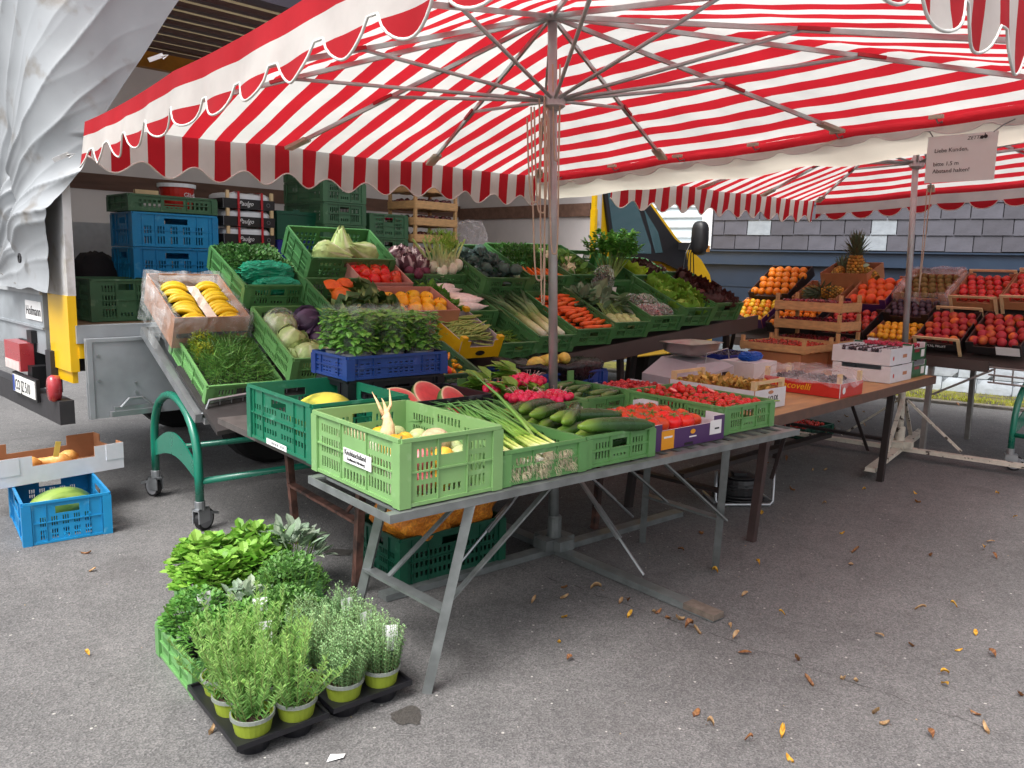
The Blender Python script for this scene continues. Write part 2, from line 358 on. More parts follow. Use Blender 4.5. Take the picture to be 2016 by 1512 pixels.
# ================================================================== truck
truck = thing('box_truck', 'yellow cab box truck with its tarpaulin side drawn open', 'truck', TF)
ALU = mat('aluminium', '#a9adb0', .38, .75, var=.15, scale=9); ALD = mat('dull_aluminium', '#9da3a8', .5, .35, var=.14, scale=6, bump=.05)
WHP = mat('white_paint', '#c9c9ca', .45, var=.10, scale=4, bump=.05, bscale=30, col2='#a8a49c', c2scale=7, c2at=(.58, .72)); YEL = mat('yellow_paint', '#e2b410', .35, var=.08, scale=4, coat=.3)
DRK = mat('dark_steel', '#2c2b2e', .55, var=.2); BLK = mat('black_plastic', '#17171a', .45, var=.15); WALL = mat('truck_wall', '#cfcaca', .6, var=.10, scale=2.5)
WOODF = mat('truck_floor_wood', '#7d6248', .7, var=.25, scale=6, stretch=(.3, 3, 3)); STRIP = mat('strip_wood', '#73574a', .7, var=.25, scale=8, stretch=(.4, 3, 3)); REDL = mat('lamp_red', '#a8333a', .3, var=.05, coat=.5)
def tp(name, fn, m_, parent=None, smooth=False):
    q = MB(); fn(q); return obj(name, q.mesh(name, m_, smooth), None, parent or truck)
tp('floor', lambda q: q.box(.02, 4.88, .02, 2.12, 1.0, 1.065), WOODF)
tp('side_rail', lambda q: (q.box(.0, 4.9, -.02, .06, .97, 1.075), q.box(.0, 4.9, .06, 2.1, .93, .995)), ALD)
for k in range(2):
    d = tp('drop_side_board', lambda q: (q.box(.03 + k * 2.45, 2.43 + k * 2.45, -.075, -.045, .52, .99), q.box(.03 + k * 2.45, 2.43 + k * 2.45, -.082, -.04, .98, 1.0), q.box(.03 + k * 2.45, .06 + k * 2.45, -.082, -.04, .52, .98)), ALD)
    tp('board_latch', lambda q: (q.box(.14 + k * 2.45, .44 + k * 2.45, -.12, -.082, .53, .56), q.box(.16 + k * 2.45, .42 + k * 2.45, -.105, -.082, .56, .585), q.tube([(.2 + k * 2.45, -.1, .58), (.25 + k * 2.45, -.1, .63), (.33 + k * 2.45, -.1, .63), (.38 + k * 2.45, -.1, .58)], .008)), ALU, d)
    for xx, zz in ((.09, .9), (.09, .75), (.30, .72), (.30, .66)): tp('rivet', lambda q: q.lathe([(.008, -.004), (.008, .003)], 8, T(xx + k * 2.45, -.082, zz) @ Rx(90)), ALU, d)
tp('hinge_block', lambda q: (q.box(.36, .46, -.1, -.02, 1.0, 1.06), q.tube([(.38, -.09, 1.02), (.52, -.09, 1.02)], .02)), ALU)
tp('rear_post', lambda q: (q.box(-.03, .015, .0, .40, 1.25, 3.2)), WHP)
tp('corner_guard', lambda q: (q.box(-.035, .012, .0, .37, .80, 1.25), q.box(-.02, .01, .03, .30, .73, .80), q.box(.012, .07, -.01, .04, .88, 1.02)), YEL)
tb_ = tp('tail_board', lambda q: (q.box(-.045, -.01, .44, 2.2, 1.03, 1.25), q.box(-.04, -.01, .44, 2.2, .86, 1.025), q.box(-.055, -.01, .44, 2.2, 1.02, 1.035)), ALD)
sg = tp('name_sign', lambda q: q.box(-.052, -.046, .46, .80, 1.07, 1.19), mat('white_sticker', '#e8e8e8', .4, var=.03), tb_)
INK = mat('black_ink', '#1b1b1d', .6, var=0)
RV = Matrix(((0, 0, -1, 0), (-1, 0, 0, 0), (0, 1, 0, 0), (0, 0, 0, 1)))   # text plane facing -a, reading towards -b
lettering('Hofmann', .085, T(-.053, .785, 1.1) @ RV, INK, sg)
tp('latch', lambda q: [q.box(-.075, -.04, b_, b_ + .1, .92, 1.0) for b_ in (.62, 1.55)], BLK, tb_)
bu = tp('bumper', lambda q: (q.box(-.12, -.04, -.04, 1.7, .5, .64), q.box(-.06, .0, .3, .4, .64, .9)), DRK)
npl = tp('number_plate', lambda q: q.box(-.146, -.141, .34, .82, .60, .71), mat('plate_white', '#e4e4e0', .35, var=.03), bu)
tp('plate_band', lambda q: q.box(-.1475, -.146, .777, .817, .603, .707), mat('plate_blue', '#1d3f94', .4, var=.0), npl)
tp('plate_holder', lambda q: (q.box(-.141, -.12, .32, .84, .585, .725)), BLK, bu)
lettering('CO JZ 510', .098, T(-.1472, .768, .618) @ RV, INK, npl, xs=.76)
lp = tp('tail_lamp', lambda q: (q.box(-.14, -.06, .64, 1.0, .74, .92)), REDL)
tp('lamp_housing', lambda q: (q.box(-.06, .14, .65, .98, .73, .925), q.box(-.1, .0, .55, .65, .64, .78)), BLK, lp)
tp('lamp_lens', lambda q: (q.box(-.145, -.14, .66, .98, .742, .80)), mat('lens_white', '#d8c8c4', .2), lp)
tp('tail_lamp', lambda q: (q.lathe([(.0, -.02), (.06, -.02), (.065, .03), (.055, .055), (.0, .06)], 16, T(-.11, .03, .71) @ Ry(-90) @ S(1.25, .75, .8))), REDL, smooth=True)
tp('far_wall', lambda q: q.box(.0, 4.9, 2.12, 2.13, 1.0, 3.2), mat('far_tarp', '#d2cdca', .6, var=.06, scale=2.5, transl=.6))
tp('front_wall', lambda q: (q.box(4.86, 4.9, .0, 2.12, 1.0, 3.2)), WALL)
tp('rub_strip', lambda q: (q.box(.02, 4.86, 2.09, 2.118, 2.02, 2.15), q.box(4.835, 4.858, .1, 2.09, 1.99, 2.12)), STRIP)
tp('wall_panel', lambda q: q.box(.02, 4.86, 2.10, 2.118, 1.07, 1.75), mat('wall_panel_grey', '#c9cacd', .5, var=.08))
tp('roof', lambda q: q.box(.0, 4.95, .0, 2.16, 3.24, 3.27), mat('roof_tarp', '#b3aa98', .6, var=.06, transl=.6))
for k in range(9):
    tp('roof_slat', lambda q: q.box(.02, 4.86, .14 + k * .24, .215 + k * .24, 3.19, 3.225), mat('roof_slat', '#574b50', .45, .3, var=.15))
tp('roof_rail', lambda q: (q.box(.0, 4.9, 2.04, 2.115, 3.06, 3.19)), mat('rail_ochre', '#a97a1c', .5, var=.12))
tp('roof_edge_beam', lambda q: (q.box(.0, 4.95, -.03, .08, 3.16, 3.26)), mat('beam_dark', '#4a4650', .4, .3, var=.1))
tp('roof_edge_trim', lambda q: (q.box(.0, 4.95, -.04, .08, 3.262, 3.31)), YEL)
tp('front_post', lambda q: (q.box(4.8, 4.86, -.02, .05, 1.08, 3.1)), WHP)
tp('post_latch', lambda q: (q.box(4.76, 4.8, -.03, .03, 1.75, 2.05), q.box(4.77, 4.8, -.02, .03, 1.08, 3.0)), YEL)
tp('chassis', lambda q: (q.box(.3, 6.9, .5, .62, .6, .93), q.box(.3, 6.9, 1.5, 1.62, .6, .93), q.box(1.9, 2.6, .35, .5, .5, .8)), DRK)
TYR = mat('tyre', '#151516', .85, var=.2); 
for a_, b_ in ((1.35, .12), (1.35, 1.75), (6.35, .12), (6.35, 1.65)):
    wh = tp('wheel', lambda q: q.lathe([(.2, -.11), (.33, -.11), (.36, -.07), (.36, .07), (.33, .11), (.2, .11)], 28, T(a_, b_ + .12, .36) @ Rx(90)), TYR, smooth=False)
    tp('rim', lambda q: q.lathe([(.0, -.03), (.1, -.05), (.18, -.02), (.2, -.1), (.2, .1), (.0, .1)], 24, T(a_, b_ + .12, .36) @ Rx(90)), ALU, wh)
# cab: side profile extruded across the width
PR = [(4.97, .5), (4.97, 2.42), (5.08, 2.52), (5.42, 2.52), (5.62, 2.4), (6.36, 1.83), (6.62, 1.72), (6.86, 1.6), (7.06, 1.42), (7.17, 1.18), (7.2, .95), (7.2, .5)]
q = MB(); nP = len(PR); ring = []
for b_, ins in ((.0, .0), (.0, 0), (.06, .03), (1.92, .03), (1.98, 0)):
    pass
def cabring(b_, k): return [(a_ - k * (a_ - 6) * .03, b_ + (max(0, z_ - 1.5) * .12 if b_ < 1 else -max(0, z_ - 1.5) * .12), z_ - k * (z_ - 1.4) * .025) for a_, z_ in PR]
rings = [cabring(.0, 1.0), cabring(.03, .3), cabring(.08, 0), cabring(1.92, 0), cabring(1.97, .3), cabring(2.0, 1.0)]
vs = [p for r_ in rings for p in r_]; fs = []
for i in range(5): fs += [(i * nP + j, i * nP + (j + 1) % nP, (i + 1) * nP + (j + 1) % nP, (i + 1) * nP + j) for j in range(nP)]
fs += [tuple(range(nP)), tuple(range(5 * nP, 6 * nP))[::-1]]
q.add(vs, fs); cab = obj('cab', q.mesh('cab', YEL), None, truck)
def sidepoly(name, pts, off, m_, parent):
    q = MB(); k = len(pts)
    f = lambda a_, z_, o_: (a_, max(0, z_ - 1.5) * .12 + o_, z_)
    q.add([f(a_, z_, -off) for a_, z_ in pts] + [f(a_, z_, .02) for a_, z_ in pts], [tuple(range(k))] + [(i, i + k, (i + 1) % k + k, (i + 1) % k) for i in range(k)])
    return obj(name, q.mesh(name, m_), None, parent)
CG = mat('cab_glass', '#3f5a60', .04, var=.0, spec=.9); 
dfr = sidepoly('window_frame', [(5.02, 2.3), (5.5, 2.36), (5.62, 2.33), (6.28, 1.82), (6.5, 1.72), (6.55, 1.42), (6.0, 1.56), (5.12, 1.58)], .008, BLK, cab)
sidepoly('side_window', [(5.08, 2.26), (5.46, 2.31), (5.56, 2.2), (5.8, 1.72), (5.8, 1.64), (5.17, 1.64)], .012, CG, dfr)
sidepoly('quarter_window', [(5.7, 2.12), (5.95, 1.88), (6.02, 1.66), (5.88, 1.65)], .012, CG, dfr)
sidepoly('door_line', [(5.05, 1.5), (6.45, 1.36), (6.45, 1.35), (5.05, 1.49)], .006, DRK, cab)
q = MB(); q.ball(1, 16, 10, lambda p: (math.copysign(abs(p.x) ** .6, p.x) * .085, math.copysign(abs(p.y) ** .7, p.y) * .09, math.copysign(abs(p.z) ** .55, p.z) * .19), T(6.40, -.22, 1.83))
mir = obj('mirror', q.mesh('mirror', BLK, True), None, cab)
tp('mirror_arm', lambda q: q.box(6.34, 6.42, -.18, .02, 1.70, 1.78), BLK, mir)
tp('mirror_lamp', lambda q: q.box(6.42, 6.49, -.3, -.15, 1.68, 1.75), mat('lamp_amber', '#c98a3c', .2), mir)
tp('headlamp', lambda q: q.box(6.95, 7.205, -.012, .25, .98, 1.2), mat('headlamp_glass', '#b9c2c8', .08, var=.02), cab)
for k in range(4):
    a0 = 6.3 + k * .05
    tp('cable', lambda q: q.tube([(a0 + .18, -.12, 1.72), (a0 + .06, -.14, 1.8), (a0 - .01, -.12, 1.66), (a0 - .03 + .03 * k, -.1, 1.42), (a0 - .06 + .05 * k, -.08, 1.25)], .006, 5), BLK, cab)
# drawn tarpaulin: wraps the rear corner, gathered low with a rope
TARP = mat('tarpaulin', '#92969a', .42, var=.10, scale=3, bump=.15, bscale=7, col2='#7d7a76', c2scale=6, c2at=(.58, .72))
def lpath(s_):        # s<0 across the rear, s>0 along the side, rounded at the corner
    if s_ < -.25: return Vector((-.10, -s_ - .05, 0)), Vector((-1, 0, 0))
    if s_ > .25: return Vector((s_ - .05, -.10, 0)), Vector((0, -1, 0))
    k = (s_ + .25) / .5; an = PI + k * PI / 2; c = Vector((.2, .2, 0)); d = Vector((math.cos(an), math.sin(an), 0)); return c + d * .3, d
q = MB(); NS, NZ = 230, 190; vs = []
EDGE = [(3.25, .80), (3.03, .70), (2.75, .52), (2.49, .36), (2.29, .24), (1.96, .10), (1.8, -.04), (1.62, -.10), (1.45, -.12), (1.28, -.12)]
def edge(z_):
    for (za, ea), (zb, eb) in zip(EDGE, EDGE[1:]):
        if z_ >= zb: return eb + (ea - eb) * (z_ - zb) / (za - zb)
    return EDGE[-1][1]
def crease(x): return 1 - abs(math.sin(x)) ** .55
for j in range(NZ + 1):
    z_ = 3.25 - (3.25 - 1.27) * j / NZ; e = edge(z_); l = -1.15
    for i in range(NS + 1):
        t_ = i / NS; s_ = l + (e - l) * t_; p, d = lpath(s_)
        dx, dz = s_ + 1.45, z_ - 1.30; th = math.atan2(dz, dx); rr_ = math.hypot(dx, dz)          # folds fan out from the tie
        wob = .20 * noise.noise((s_ * 1.2, z_ * 1.2, 1)) + .02 * noise.noise((s_ * 4, z_ * 4, 3))
        big = crease(th * 8.5 + wob * 5.5 + .4); mid = crease(th * 19 + wob * 9 + 1.1); fine = crease(th * 33 + 2 * noise.noise((s_ * 2, z_ * 2, 6)))
        band = max(0., min(1., (e - s_) / .16)) if z_ > 2.15 else 1.0                                # stiff hem along the free edge
        flat = max(0., min(1., (s_ + 1.0 + (3.3 - z_) * .75) / .5)) if z_ > 1.9 else 1.0            # taut panel at the rear top
        amp = (.024 + .034 * max(0., min(1., (3.0 - z_) / 1.1))) * (.25 + .75 * band) * (.15 + .85 * flat)
        off = amp * (big * 1.25 + mid * .45 + fine * .10 - .55) + .006 * noise.noise((s_ * 4, z_ * 4, 2)) * band
        if z_ < 1.75: off *= max(.35, 1 - (1.75 - z_) * 1.6)
        off += .05 * math.exp(-((z_ - 1.66) / .15) ** 2) * math.exp(-((s_ + .35) / .35) ** 2)
        off -= .09 * math.exp(-((s_ + .74) / .05) ** 2) * math.exp(-((z_ - 1.85) / .35) ** 2)
        vs.append(p + d * (off + .035))
        vs[-1].z = z_ + .02 * noise.noise((s_ * 4, z_ * 2, 9))
fs = [(j * (NS + 1) + i, j * (NS + 1) + i + 1, (j + 1) * (NS + 1) + i + 1, (j + 1) * (NS + 1) + i) for j in range(NZ) for i in range(NS)]
q.add(vs, fs); cur = obj('side_curtain', q.mesh('side_curtain', TARP, True), None, truck)
tp('rear_tarp', lambda q: (q.box(-.075, -.06, .38, 2.2, 1.24, 3.3)), mat('rear_tarp', '#a9adb0', .45, var=.06, scale=2, bump=.08, bscale=6))
tp('rope', lambda q: (q.tube([(-.115 - .02 * math.sin(k * .9), .62 + .42 * (k / 20.), 1.3 + 1.9 * (1 - k / 20.)) for k in range(21)][::-1], .008, 6), q.tube([(-.12, 1.05, 1.36), (-.12, .8, 1.31), (-.12, .62, 1.29), (-.12, .48, 1.30)], .007, 6)), mat('rope_grey', '#6b6a68', .8))
for k, (s_, z_) in enumerate(((.48, 2.62), (.17, 2.22), (.02, 2.02))):
    p, d = lpath(s_); tp('buckle', lambda q: (q.box(-.045, .045, -.012, .0, -.012, .012, T(p.x + d.x * .1, p.y + d.y * .15, z_) @ Ry(-28)), q.tube([(.03, -.015, 0), (.07, -.02, -.01), (.03, -.02, -.02)], .004, 5, T(p.x + d.x * .1, p.y + d.y * .15, z_) @ Ry(-28))), WHP, cur)
q = MB(); q.lathe([(.018, -.004), (.03, -.004), (.03, .004), (.018, .004)], 16, T(-.165, .40, 1.46) @ Ry(-90), ring=True); obj('eyelet', q.mesh('eyelet', DRK), None, cur)
# ================================================================== market umbrellas
def stripe_mat():
    m = bpy.data.materials.new('striped_canvas'); m.use_nodes = True; t = m.node_tree; t.nodes.clear(); N = t.nodes.new; L = t.links.new
    out = N('ShaderNodeOutputMaterial'); uv = N('ShaderNodeUVMap'); uv.uv_map = 'UVMap'; sp = N('ShaderNodeSeparateXYZ'); L(uv.outputs[0], sp.inputs[0])
    fr = N('ShaderNodeMath'); fr.operation = 'FRACT'; L(sp.outputs[0], fr.inputs[0]); gt = N('ShaderNodeMath'); gt.operation = 'GREATER_THAN'; gt.inputs[1].default_value = .5; L(fr.outputs[0], gt.inputs[0])
    mx = N('ShaderNodeMix'); mx.data_type = 'RGBA'; mx.inputs[6].default_value = (.80, .79, .76, 1); mx.inputs[7].default_value = (.58, .02, .032, 1); L(gt.outputs[0], mx.inputs[0])
    tc = N('ShaderNodeTexCoord'); n = N('ShaderNodeTexNoise'); n.inputs['Scale'].default_value = 5; n.inputs['Detail'].default_value = 6; L(tc.outputs['Object'], n.inputs['Vector'])
    mr = N('ShaderNodeMapRange'); mr.inputs['From Min'].default_value = .3; mr.inputs['From Max'].default_value = .7; mr.inputs['To Min'].default_value = .9; mr.inputs['To Max'].default_value = 1.03; L(n.outputs[0], mr.inputs[0])
    sc_ = N('ShaderNodeVectorMath'); sc_.operation = 'SCALE'; L(mx.outputs[2], sc_.inputs[0]); L(mr.outputs[0], sc_.inputs['Scale'])
    n2 = N('ShaderNodeTexNoise'); n2.inputs['Scale'].default_value = 1.3; n2.inputs['Detail'].default_value = 7; n2.inputs['Roughness'].default_value = .65; L(tc.outputs['Object'], n2.inputs['Vector']); m2 = N('ShaderNodeMapRange'); m2.inputs['From Min'].default_value = .35; m2.inputs['From Max'].default_value = .65; m2.inputs['To Min'].default_value = .84; m2.inputs['To Max'].default_value = 1.0; L(n2.outputs[0], m2.inputs[0]); s2 = N('ShaderNodeVectorMath'); s2.operation = 'SCALE'; L(sc_.outputs[0], s2.inputs[0]); L(m2.outputs[0], s2.inputs['Scale']); sc_ = s2
    b = N('ShaderNodeBsdfPrincipled'); b.inputs['Roughness'].default_value = .6; b.inputs['Specular IOR Level'].default_value = .25; L(sc_.outputs[0], b.inputs['Base Color'])
    bp = N('ShaderNodeBump'); bp.inputs['Strength'].default_value = .25; bp.inputs['Distance'].default_value = .02; L(n.outputs[0], bp.inputs['Height']); L(bp.outputs[0], b.inputs['Normal'])
    tr = N('ShaderNodeBsdfTranslucent'); L(sc_.outputs[0], tr.inputs['Color']); ms = N('ShaderNodeMixShader'); ms.inputs[0].default_value = .5; L(b.outputs[0], ms.inputs[1]); L(tr.outputs[0], ms.inputs[2]); L(ms.outputs[0], out.inputs[0])
    return m
STRIPE = stripe_mat(); CREAM = mat('cream_canvas', '#d9d3c4', .6, var=.08, scale=4, transl=.45, bump=.15, bscale=12); PIPE = mat('white_piping', '#e6e4e0', .5, var=.03, transl=.2)
GALV = mat('galvanised', '#7f8484', .45, .5, var=.22, scale=14); STEEL = mat('pole_steel', '#b3b8b9', .35, .45, var=.14, scale=10); 
U0, U1, V0, V1, CH, PER = -1.628, 1.666, -1.95, 1.785, .46, .185
CY = math.radians(4.8); 
def cz(u, v): return 2.252 + .016 * u - .047 * v - .002 * u * v
def CP(u, v, dz=0, bul=0):
    if u < 0: u *= 1 + .0264 * (V1 - v)
    return Vector((u * math.cos(CY) - v * math.sin(CY), u * math.sin(CY) + v * math.cos(CY), cz(u, v) + dz))
def surf(u, v):
    a = u / (U1 if u > 0 else -U0); b = v / (V1 if v > 0 else -V0); m = max(abs(a), abs(b)); 
    t_ = (b if abs(a) > abs(b) else a) / m if m > 1e-6 else 0; fr = ((t_ + 1) * 1.5) % 1.0
    return CP(u, v, CH * max(0., 1 - m) ** .95 - .07 * m * fr * (1 - fr) * (1 - .2 * m) + .006 * noise.noise((u * 5, v * 5, 0)))
def stripe_x(u): return (u - U0) / PER + .9
def canopy_mesh():
    def mk():
        q = MB(); n = 72; vs = []; uv = []
        for j in range(n + 1):
            for i in range(n + 1):
                u = U0 + (U1 - U0) * i / n; v = V0 + (V1 - V0) * j / n; vs.append(surf(u, v)); uv.append((stripe_x(u), v))
        q.add(vs, [(j * (n + 1) + i, j * (n + 1) + i + 1, (j + 1) * (n + 1) + i + 1, (j + 1) * (n + 1) + i) for j in range(n) for i in range(n)]); q.uv = uv
        return q.mesh('canopy', STRIPE, True)
    return cached('canopy', mk)
def valance(side, drop0, scal, out, seed):
    """cloth strip hanging from one edge with a scalloped lower hem; returns cloth and piping meshes"""
    q = MB(); tubep = []; L_ = (V1 - V0) if side in 'lr' else (U1 - U0); n = int(L_ / .285 * 14); rows = 5; vs = []; uv = []
    for i in range(n + 1):
        k = i / n; s_ = L_ * k
        dr = drop0 + (scal * (.5 - .5 * math.cos(2 * PI * s_ / .285 + seed)) if side == 'b' else scal * max(0, (abs(math.sin(PI * s_ / .285 + seed)) - .28) / .72) ** .55)
        for j in range(rows + 1):
            d = dr * j / rows
            if side == 'b': p = CP(U0 + s_, V1 + .012 + out * d); x = stripe_x(U0 + s_)
            elif side == 'f': p = CP(U0 + s_, V0 - .012 - out * d); x = stripe_x(U0 + s_)
            elif side == 'l': p = CP(U0 - .012 - out * d, V0 + s_); x = stripe_x(U0 - d)
            else: p = CP(U1 + .012 + out * d, V0 + s_); x = stripe_x(U1 + d)
            fr = (k * 3) % 1.0
            p.z -= d * .96 + .07 * fr * (1 - fr) * .8 - .004
            w_ = (.010 * math.sin(s_ * 19 + seed * 3) + .02 * noise.noise((s_ * 4, d * 3, seed))) * (j / rows) ** 1.2
            if side in 'bf': p += Vector((0, 1, 0)) * w_
            else: p += Vector((1, 0, 0)) * w_
            vs.append(p); uv.append((x, 0))
        tubep.append(vs[-1].copy())
    R_ = rows + 1
    q.add(vs, [(i * R_ + j, (i + 1) * R_ + j, (i + 1) * R_ + j + 1, i * R_ + j + 1) for i in range(n) for j in range(rows)]); q.uv = uv
    t_ = MB(); t_.tube(tubep, .0045, 5); return q.mesh('valance', STRIPE, True), t_.mesh('piping', PIPE, True)
VAL = {s_: valance(s_, d_, c_, o_, k_) for s_, d_, c_, o_, k_ in (('b', .165, .075, .06, .4), ('l', .150, .085, .10, 1.1), ('f', .16, .10, .08, 2.), ('r', .07, .03, .05, 0))}; VAL['s'] = valance('l', .05, .012, .05, 0); VAL['R'] = valance('r', .150, .07, .08, .6)
def umbrella(root, hub, low, sides):
    c = obj('canopy', canopy_mesh(), None, root)
    for s_ in sides:
        v_ = obj('valance', VAL[s_][0], None, root); obj('piping', VAL[s_][1], None, v_)
    ends = []
    for a_ in (-1, -1 / 3, 1 / 3):
        for k in range(4):
            x, y = ((a_, -1), (1, a_), (-a_, 1), (-1, -a_))[k]; ends.append((x, y))
    for x, y in ends:
        u = x * (U1 if x > 0 else -U0) * .965; v = y * (V1 if y > 0 else -V0) * .965
        E_ = surf(u, v) - Vector((0, 0, .028)); Hh = hub - Vector((0, 0, .02)); q = MB(); q.bar(Hh, E_, .014, .021); rb = obj('rib', q.mesh('rib', STEEL), None, root)
        mid = Hh.lerp(E_, .57); q = MB(); q.box(-.016, .016, 0, .13, -.004, .012, Matrix.Translation(Hh.lerp(E_, .56)) @ (E_ - Hh).to_track_quat('Y', 'Z').to_matrix().to_4x4()); obj('strap', q.mesh('strap', STRIPE if False else mat('canvas_red', '#b3202c', .6)), None, rb)
        q = MB(); q.tube([low, mid], .009, 8); obj('strut', q.mesh('strut', STEEL, True), None, root)
        q = MB(); q.box(-.03, .03, -.13, .03, -.012, .006, Matrix.Translation(E_) @ (E_ - Hh).to_track_quat('Y', 'Z').to_matrix().to_4x4()); obj('rib_pocket', q.mesh('rib_pocket', CREAM), None, rb)
    for nm, p, r_, h_ in (('hub', hub, .06, .045), ('slider', low, .055, .045)):
        q = MB(); q.lathe([(.03, -h_), (r_, -h_ * .6), (r_, h_ * .3), (.035, h_)], 18, Matrix.Translation(p)); obj(nm, q.mesh(nm, STEEL), None, root)
    return c
HUB, LOW = Vector((-.06, .075, 2.70)), Vector((-.045, .055, 2.29))
um1 = thing('market_umbrella', 'large red and white striped market umbrella over the front tables', 'umbrella', FR, 'striped market umbrellas')
umbrella(um1, HUB, LOW, 'blfr')
um2 = thing('market_umbrella', 'red and white striped umbrella behind, over the fruit rack by the slate house', 'umbrella', FR @ T(3.78, -.08, .06) @ Rz(-3), 'striped market umbrellas')
umbrella(um2, HUB, LOW, 'bsfR')
def foot(root, mt, L_, rot0, strut_h, strut_at, arms, tb):
    for k in arms:
        R = Rz(rot0 + k * 90); q = MB(); q.box(.03, L_, -.034, .034, .008, .032, R); q.box(.03, L_, -.038, .038, .003, .008, R); a_ = obj('foot', q.mesh('foot', mt), None, root)
        if not tb:
            q = MB(); q.bar(R @ Vector((.03, 0, strut_h)), R @ Vector((strut_at, 0, .06)), .03, .016); obj('brace', q.mesh('brace', mt), None, a_)
        else:
            p0, p1 = R @ Vector((.035, 0, strut_h)), R @ Vector((strut_at, 0, .07)); q = MB(); q.bar(p0, p0.lerp(p1, .5), .022, .012); q.tube([p0.lerp(p1, .42), p1], .007, 6)
            for o_ in (-.012, .012): q.bar(p0.lerp(p1, .45) + R @ Vector((0, o_, 0)), p0.lerp(p1, .72) + R @ Vector((0, o_, 0)), .007, .012)
            obj('turnbuckle', q.mesh('turnbuckle', ALU), None, a_)
        q = MB(); q.box(.035, .1, -.05, .05, .03, .085, R); obj('foot_joint', q.mesh('foot_joint', mt), None, a_)
def pole(root, top, r_, mt, mt2):
    q = MB(); q.tube([(0, 0, .02), tuple(Vector((0, 0, 0)).lerp(top, .27))], r_ * 1.2, 16); lp_ = obj('lower_pole', q.mesh('lower_pole', mt2, True), None, root)
    q = MB(); q.tube([tuple(Vector((0, 0, 0)).lerp(top, .26)), tuple(top + Vector((0, 0, .08)))], r_, 16); obj('upper_pole', q.mesh('upper_pole', mt, True), None, root)
    q = MB(); q.lathe([(r_ * 1.6, 0), (r_ * 1.6, .16), (r_ * 1.25, .17)], 14, T(0, 0, .03)); obj('socket', q.mesh('socket', mt2), None, lp_)
    q = MB(); q.lathe([(r_ * 1.45, 0), (r_ * 1.45, .06)], 14, T(0, 0, .52)); obj('collar', q.mesh('collar', mt2), None, lp_)
pole(um1, HUB, .023, STEEL, GALV); foot(um1, GALV, 1.04, 0, .54, .62, (0, 1, 2, 3), True)
q = MB(); q.box(.88, 1.043, -.036, .036, .0085, .034, Rz(-90)); obj('rusty_tip', q.mesh('rusty_tip', mat('rusty_steel', '#75695f', .8, .2, var=.3, scale=30)), None, um1)
PEEL = mat('peeling_paint', '#c9c2b4', .7, var=.15, scale=20, col2='#4a4038', c2scale=16, c2at=(.60, .66), bump=.3, bscale=60)
pole(um2, HUB, .023, STEEL, PEEL); foot(um2, PEEL, .95, 16, .42, .45, (0, 1, 2, 3), False)
# cords tied on the pole
CORD = mat('cord_beige', '#b9aa95', .85, var=.1)
for k, (x0, x1, zb, zt) in enumerate(((-.10, -.03, 1.42, 2.25), (-.06, -.035, 1.30, 2.3), (-.085, -.02, 1.75, 2.25), (-.12, -.05, 1.80, 2.2), (.005, .04, 2.0, 2.45), (-.015, .035, 1.55, 2.2))):
    d = Vector((math.cos(math.radians(-40)), math.sin(math.radians(-40)), 0)); pts = []
    for i in range(17):
        a_ = i / 16; x = x0 + (x1 - x0) * a_; z_ = zt - (zt - zb) * (1 - abs(2 * a_ - 1) ** 5) + .004 * noise.noise((a_ * 9, k, 0))
        b0 = Vector((0, 0, 0)).lerp(HUB, z_ / 2.7); pts.append(Vector((b0.x, b0.y, z_)) + d * x + Vector((-.03, -.03, 0)))
    q = MB(); q.tube(pts, .0042, 6); obj('cord', q.mesh('cord', CORD, True), None, um1)
d = Vector((.766, -.643, 0))
q = MB(); q.tube([Vector((-.01, .02, 1.25 + .85 * abs(2 * i / 12 - 1))) + d * (.045 + .03 * i / 12) for i in range(13)], .004, 6); obj('cord', q.mesh('cord', CORD, True), None, um2)
# rain gutter slung between the canopies
gut = thing('rain_gutter', 'white canvas rain gutter hooked between the two umbrellas', 'gutter', FR)
q = MB(); n1, n2 = 48, 12; vs = []
for i in range(n1 + 1):
    v = 1.95 - 3.9 * i / n1; c0 = CP(U1, v); 
    for j in range(n2 + 1):
        k = j / n2; x = -.02 + .50 * k; sag = .11 * (1 - (2 * k - 1) ** 2) ** .7 + .02 * noise.noise((v * 2.2, k * 2, 3)) + .014 * math.sin(v * 9) * (1 - abs(2 * k - 1))
        vs.append(Vector((c0.x + x + .04, c0.y, c0.z - .045 - sag - .02 * (1 - abs(math.sin(v * 6.5))) * (1 if j in (0, 1, n2, n2 - 1) else 0))))
q.add(vs, [(i * (n2 + 1) + j, i * (n2 + 1) + j + 1, (i + 1) * (n2 + 1) + j + 1, (i + 1) * (n2 + 1) + j) for i in range(n1) for j in range(n2)])
obj('trough', q.mesh('trough', CREAM, True), None, gut)
for v in (1.55, 1.0, .45, -.1, -.62, -1.15, -1.6):
    c0 = CP(U1 - .06, v); q = MB(); q.box(c0.x - .012, c0.x + .012, c0.y - .035, c0.y + .035, c0.z - .03, c0.z - .012); hk = obj('hook_tab', q.mesh('hook_tab', CREAM), None, gut)
    q = MB(); q.tube([c0 - Vector((0, 0, .03)), c0 + Vector((.03, 0, -.05)), c0 + Vector((.075, 0, -.035)), c0 + Vector((.09, 0, -.06))], .004, 6); obj('hook', q.mesh('hook', GALV), None, hk)
